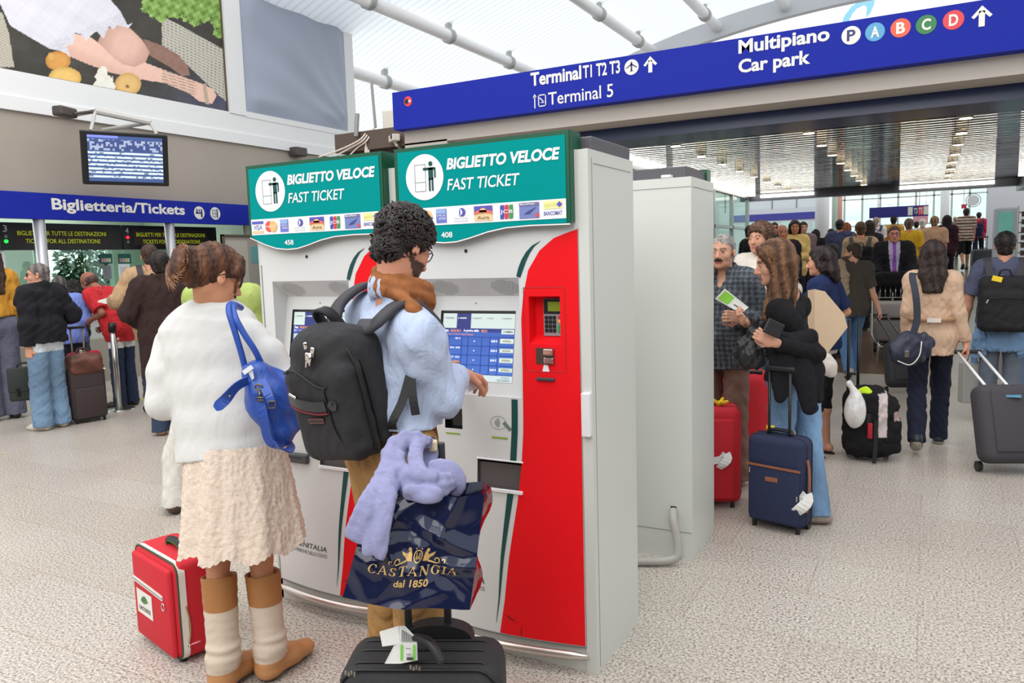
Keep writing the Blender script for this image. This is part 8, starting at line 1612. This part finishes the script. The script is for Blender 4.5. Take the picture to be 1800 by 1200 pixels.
# shoulder bag of the woman in beige
def shoulder_bag():
    d = dep(BJ['neck'])-.2; A = lambda x, y, k=0.: at(x, y, d+k); r = PXM(d); t = thing('shoulder_bag', 'navy shoulder bag with white piping on the woman in the beige jacket', 'bag', A(1602, 615)); S = Sdf(); S.path([A(1584, 618), A(1600, 612), A(1622, 606)], np.array([22, 27, 20])*r, .03, flat=((unit(_f), .55),)); sculpt('body', S, .008, (36, 40, 60), t, LEATHER, noise=folds(.004, 30, 2)); b = MB(); b.ribbon(spline([A(1604, 590, -.03), A(1612, 560, -.03), A(1610, 520, -.035), A(1604, 487, .02), A(1606, 480, .1)], 20), _r2, .05, .008); b.build('strap', mat('strap_slate', (44, 50, 62), .7), t); b = MB(); b.tube(spline([A(1578, 634, -.07), A(1600, 641, -.09), A(1616, 625, -.1), A(1620, 600, -.09)], 16), .004, 6); b.build('white_piping', ZIP_W, t, True); b = MB(); b.rbox(A(1594, 622, -.1), (.035, .01, .05), .006, frame(unit(_f*np.array([1, 1, 0]))), 2); b.build('buckle', mat('nickel', (150, 146, 140), .3, 1), t)
shoulder_bag()
# things of the woman in black: leaflet, wallet, handbag, coat over the arm
d = dep(BW['wrR'])-.05; A = lambda x, y, k=0.: at(x, y, d+k); P = [A(1257, 525, .02), A(1274, 507, .02), A(1316, 540), A(1303, 551, -.01)]; n_ = unit(np.cross(P[1]-P[0], P[3]-P[0]))*.003; b = MB(); b.add(P+[p+n_ for p in P], [(0, 1, 2, 3), (7, 6, 5, 4), (0, 4, 5, 1), (1, 5, 6, 2), (2, 6, 7, 3), (3, 7, 4, 0)]); lf = b.build('leaflet', mat('leaflet_white', (220, 220, 214), .6), None, loc=P[0]); tag(lf, 'white leaflet with green print in the hand of the woman in black', 'leaflet')
sg = -1 if n_@(EYE-P[0]) < 0 else 1; off = (n_*(1.3) if n_@(EYE-P[0]) > 0 else -n_*.3); Q = lambda u, v: P[0]*(1-u)*(1-v)+P[3]*u*(1-v)+P[1]*(1-u)*v+P[2]*u*v+off
b = MB(); b.add([Q(.06, .10), Q(.45, .10), Q(.45, .9), Q(.06, .9)], [(0, 1, 2, 3)]); b.build('green_print', mat('leaflet_green', (130, 196, 48), .6), lf); b = MB(); b.add([Q(.6, .35), Q(.8, .35), Q(.8, .45), Q(.6, .45)], [(0, 1, 2, 3)]); b.build('print', mat('print_dark', (70, 68, 76), .7), lf)
dw = dep(BW['wrL'])-.06; b = MB(); c = at(1360, 577, dw); R = frame(unit(_f), unit(UP+_r2*.5)); b.rbox(c, (.10, .02, .085), .006, R, 2); tag(b.build('wallet', mat('wallet_black', (30, 29, 30), .4), None, loc=c), 'black wallet held by the woman in black', 'wallet')
def black_bag():
    d = 4.5; A = lambda x, y, k=0.: at(x, y, d+k); r = PXM(d); S = Sdf(); S.path([A(1312, 612), A(1318, 622), A(1332, 628)], np.array([18, 24, 16])*r, .03, flat=((unit(_f), .6),)); S.path([A(1320, 590), A(1330, 560, -.02)], np.array([9, 5])*r, .02); o = sculpt('black_handbag', S, .007, (28, 28, 30), None, vcol('black_leather', .35, bump=.12, scale=90, crease=.3), noise=folds(.004, 40, 2), loc=A(1315, 615)); tag(o, 'black leather handbag hanging at the side of the woman in black', 'bag')
    d = 4.44; S = Sdf(); S.path([A(1372, 592), A(1395, 605), A(1425, 590)], np.array([12, 19, 13])*r, .012, flat=((unit(_f), .7),)); S.path([A(1385, 600, -.02), A(1378, 650, -.02), A(1376, 690)], np.array([13, 15, 10])*r, .01, flat=((unit(_f), .5),)); S.path([A(1405, 600), A(1415, 670), A(1424, 715)], np.array([17, 19, 14])*r, .01, flat=((unit(_f), .5),)); S.path([A(1425, 595), A(1435, 650, .03), A(1440, 700, .03)], np.array([11, 14, 8])*r, .01, flat=((unit(_f), .5),)); S.path([A(1355, 615, .02), A(1368, 650), A(1372, 700)], np.array([8, 12, 8])*r, .02, flat=((unit(_f), .5),))
    o = sculpt('coat', S, .007, (31, 31, 35), None, CLOTH, noise=folds(.0022, 26, 4, (1, 1, .4)), loc=A(1405, 620)); tag(o, 'black coat draped over the arm of the woman in black', 'coat')
black_bag()
# paper bag of the woman in navy
d = 5.55; A = lambda x, y, k=0.: at(x, y, d+k); b = MB(); P = [A(1432, 508), A(1450, 512), A(1484, 552), A(1490, 575), A(1452, 624), A(1432, 622)]; k = unit(_f)*.13; n = len(P); b.add(P+[p+k for p in P], [tuple(range(n)), tuple(range(2*n-1, n-1, -1))]+[(i, i+n, (i+1) % n+n, (i+1) % n) for i in range(n)]); tag(b.build('paper_bag', mat('bag_beige', (206, 180, 150), .75, bump=.3, scale=18), None, loc=A(1455, 565)), 'big beige paper bag carried by the woman in the navy tee', 'bag')
S = Sdf(); S.path([A(1452, 632), A(1456, 645), A(1462, 655)], np.array([12, 15, 8])*PXM(5.6), .02, flat=((unit(_f), .6),)); o = sculpt('white_bag', S, .008, (214, 206, 198), None, CLOTH, loc=A(1455, 640)); tag(o, 'small white bag hanging below the beige paper bag', 'bag')
# luggage cart pushed by the man in the suit
def cart():
    fr = SJ['fr']*np.array([1, 1, 0]); fr = unit(fr); lat = np.cross(UP, fr); g0 = np.array([*(SJ['root'].location[:2]), 0.])+fr*.62; zz = lambda p: np.array([p[0], p[1], ramp(p[0], p[1])]); t = thing('luggage_cart', 'steel luggage cart loaded with grey cases in front of the man in the suit', 'luggage cart', zz(g0)); L = lambda x, y, z: zz(g0)+lat*x+fr*y+UP*z; b = MB()
    for k in (-1, 1): b.tube([L(k*.28, -.35, 1.0), L(k*.28, -.3, .25), L(k*.22, .5, .17)], .016, 8)
    b.tube([L(-.28, -.35, 1.0), L(.28, -.35, 1.0)], .018, 8); b.tube([L(-.22, .5, .17), L(.22, .5, .17)], .016, 8)
    for k in np.linspace(-.26, .26, 9): b.tube([L(k, -.12, .98), L(k, -.10, .80)], .006, 6)
    for z in (.98, .8): b.tube([L(-.28, -.32, z), L(-.28, -.1, z), L(.28, -.1, z), L(.28, -.32, z)], .009, 6)
    b.build('frame', STEEL, t, True)
    for x, y in ((-.24, -.25), (.24, -.25), (0, .45)): b = MB(); b.cyl(L(x-.02, y, .08), L(x+.02, y, .08), .08, n=16); b.build('wheel', BLACK, t)
    R = np.stack([lat, fr, UP], 1)
    for z, h, c, lb in ((.37, .3, (120, 116, 116), 'lower grey case lying on the luggage cart'), (.65, .22, (158, 152, 150), 'pale grey case on top of the luggage cart load')): b = MB(); b.rbox(L(0, .1, z), (.56, .42, h), .05, R, 3); tag(b.build('suitcase', mat('cart_case_%d' % c[0], c, .6), None, True, loc=L(0, .1, z)), lb, 'suitcase')
    S = Sdf(); c = L(0, -.16, 1.06); S.box(c, (.27, .1, .1), .06, R, .03); o = sculpt('bag', S, .014, (30, 29, 31), None, CLOTH, noise=folds(.006, 30, 2), loc=c); tag(o, 'black bag in the basket of the luggage cart', 'bag')
cart()
# small trolley with red and blue load beyond the plaid shirt
p = at(1297, 470, 12.5); g0 = np.array([p[0], p[1], ramp(p[0], p[1])]); b = MB(); b.rbox(g0+UP*.55, (.36, .3, .5), .04, RZ(.4), 3); b.rbox(g0+UP*.2, (.42, .34, .18), .03, RZ(.4), 2); t = b.build('travel_case', mat('case_red', (200, 28, 44), .75), None, True, loc=g0); tag(t, 'red travel case far behind the man in the plaid shirt', 'suitcase'); b = MB(); b.rbox(g0+UP*.05, (.46, .4, .1), .02, RZ(.4), 2); b.build('blue_base', mat('base_blue', (44, 70, 160), .5), t)
C1b = at(1733, 425, 18.5); g0 = np.array([C1b[0], C1b[1], ramp(C1b[0], C1b[1])]); trolley('dark upright suitcase with ribs beside the man in the red shirt', g0[:2]-np.array([.25, 0]), g0[:2]+np.array([.25, 0.1]), .3, .7, mat('case_charcoal', (40, 40, 46), .5), z=g0[2], handle=1.0)
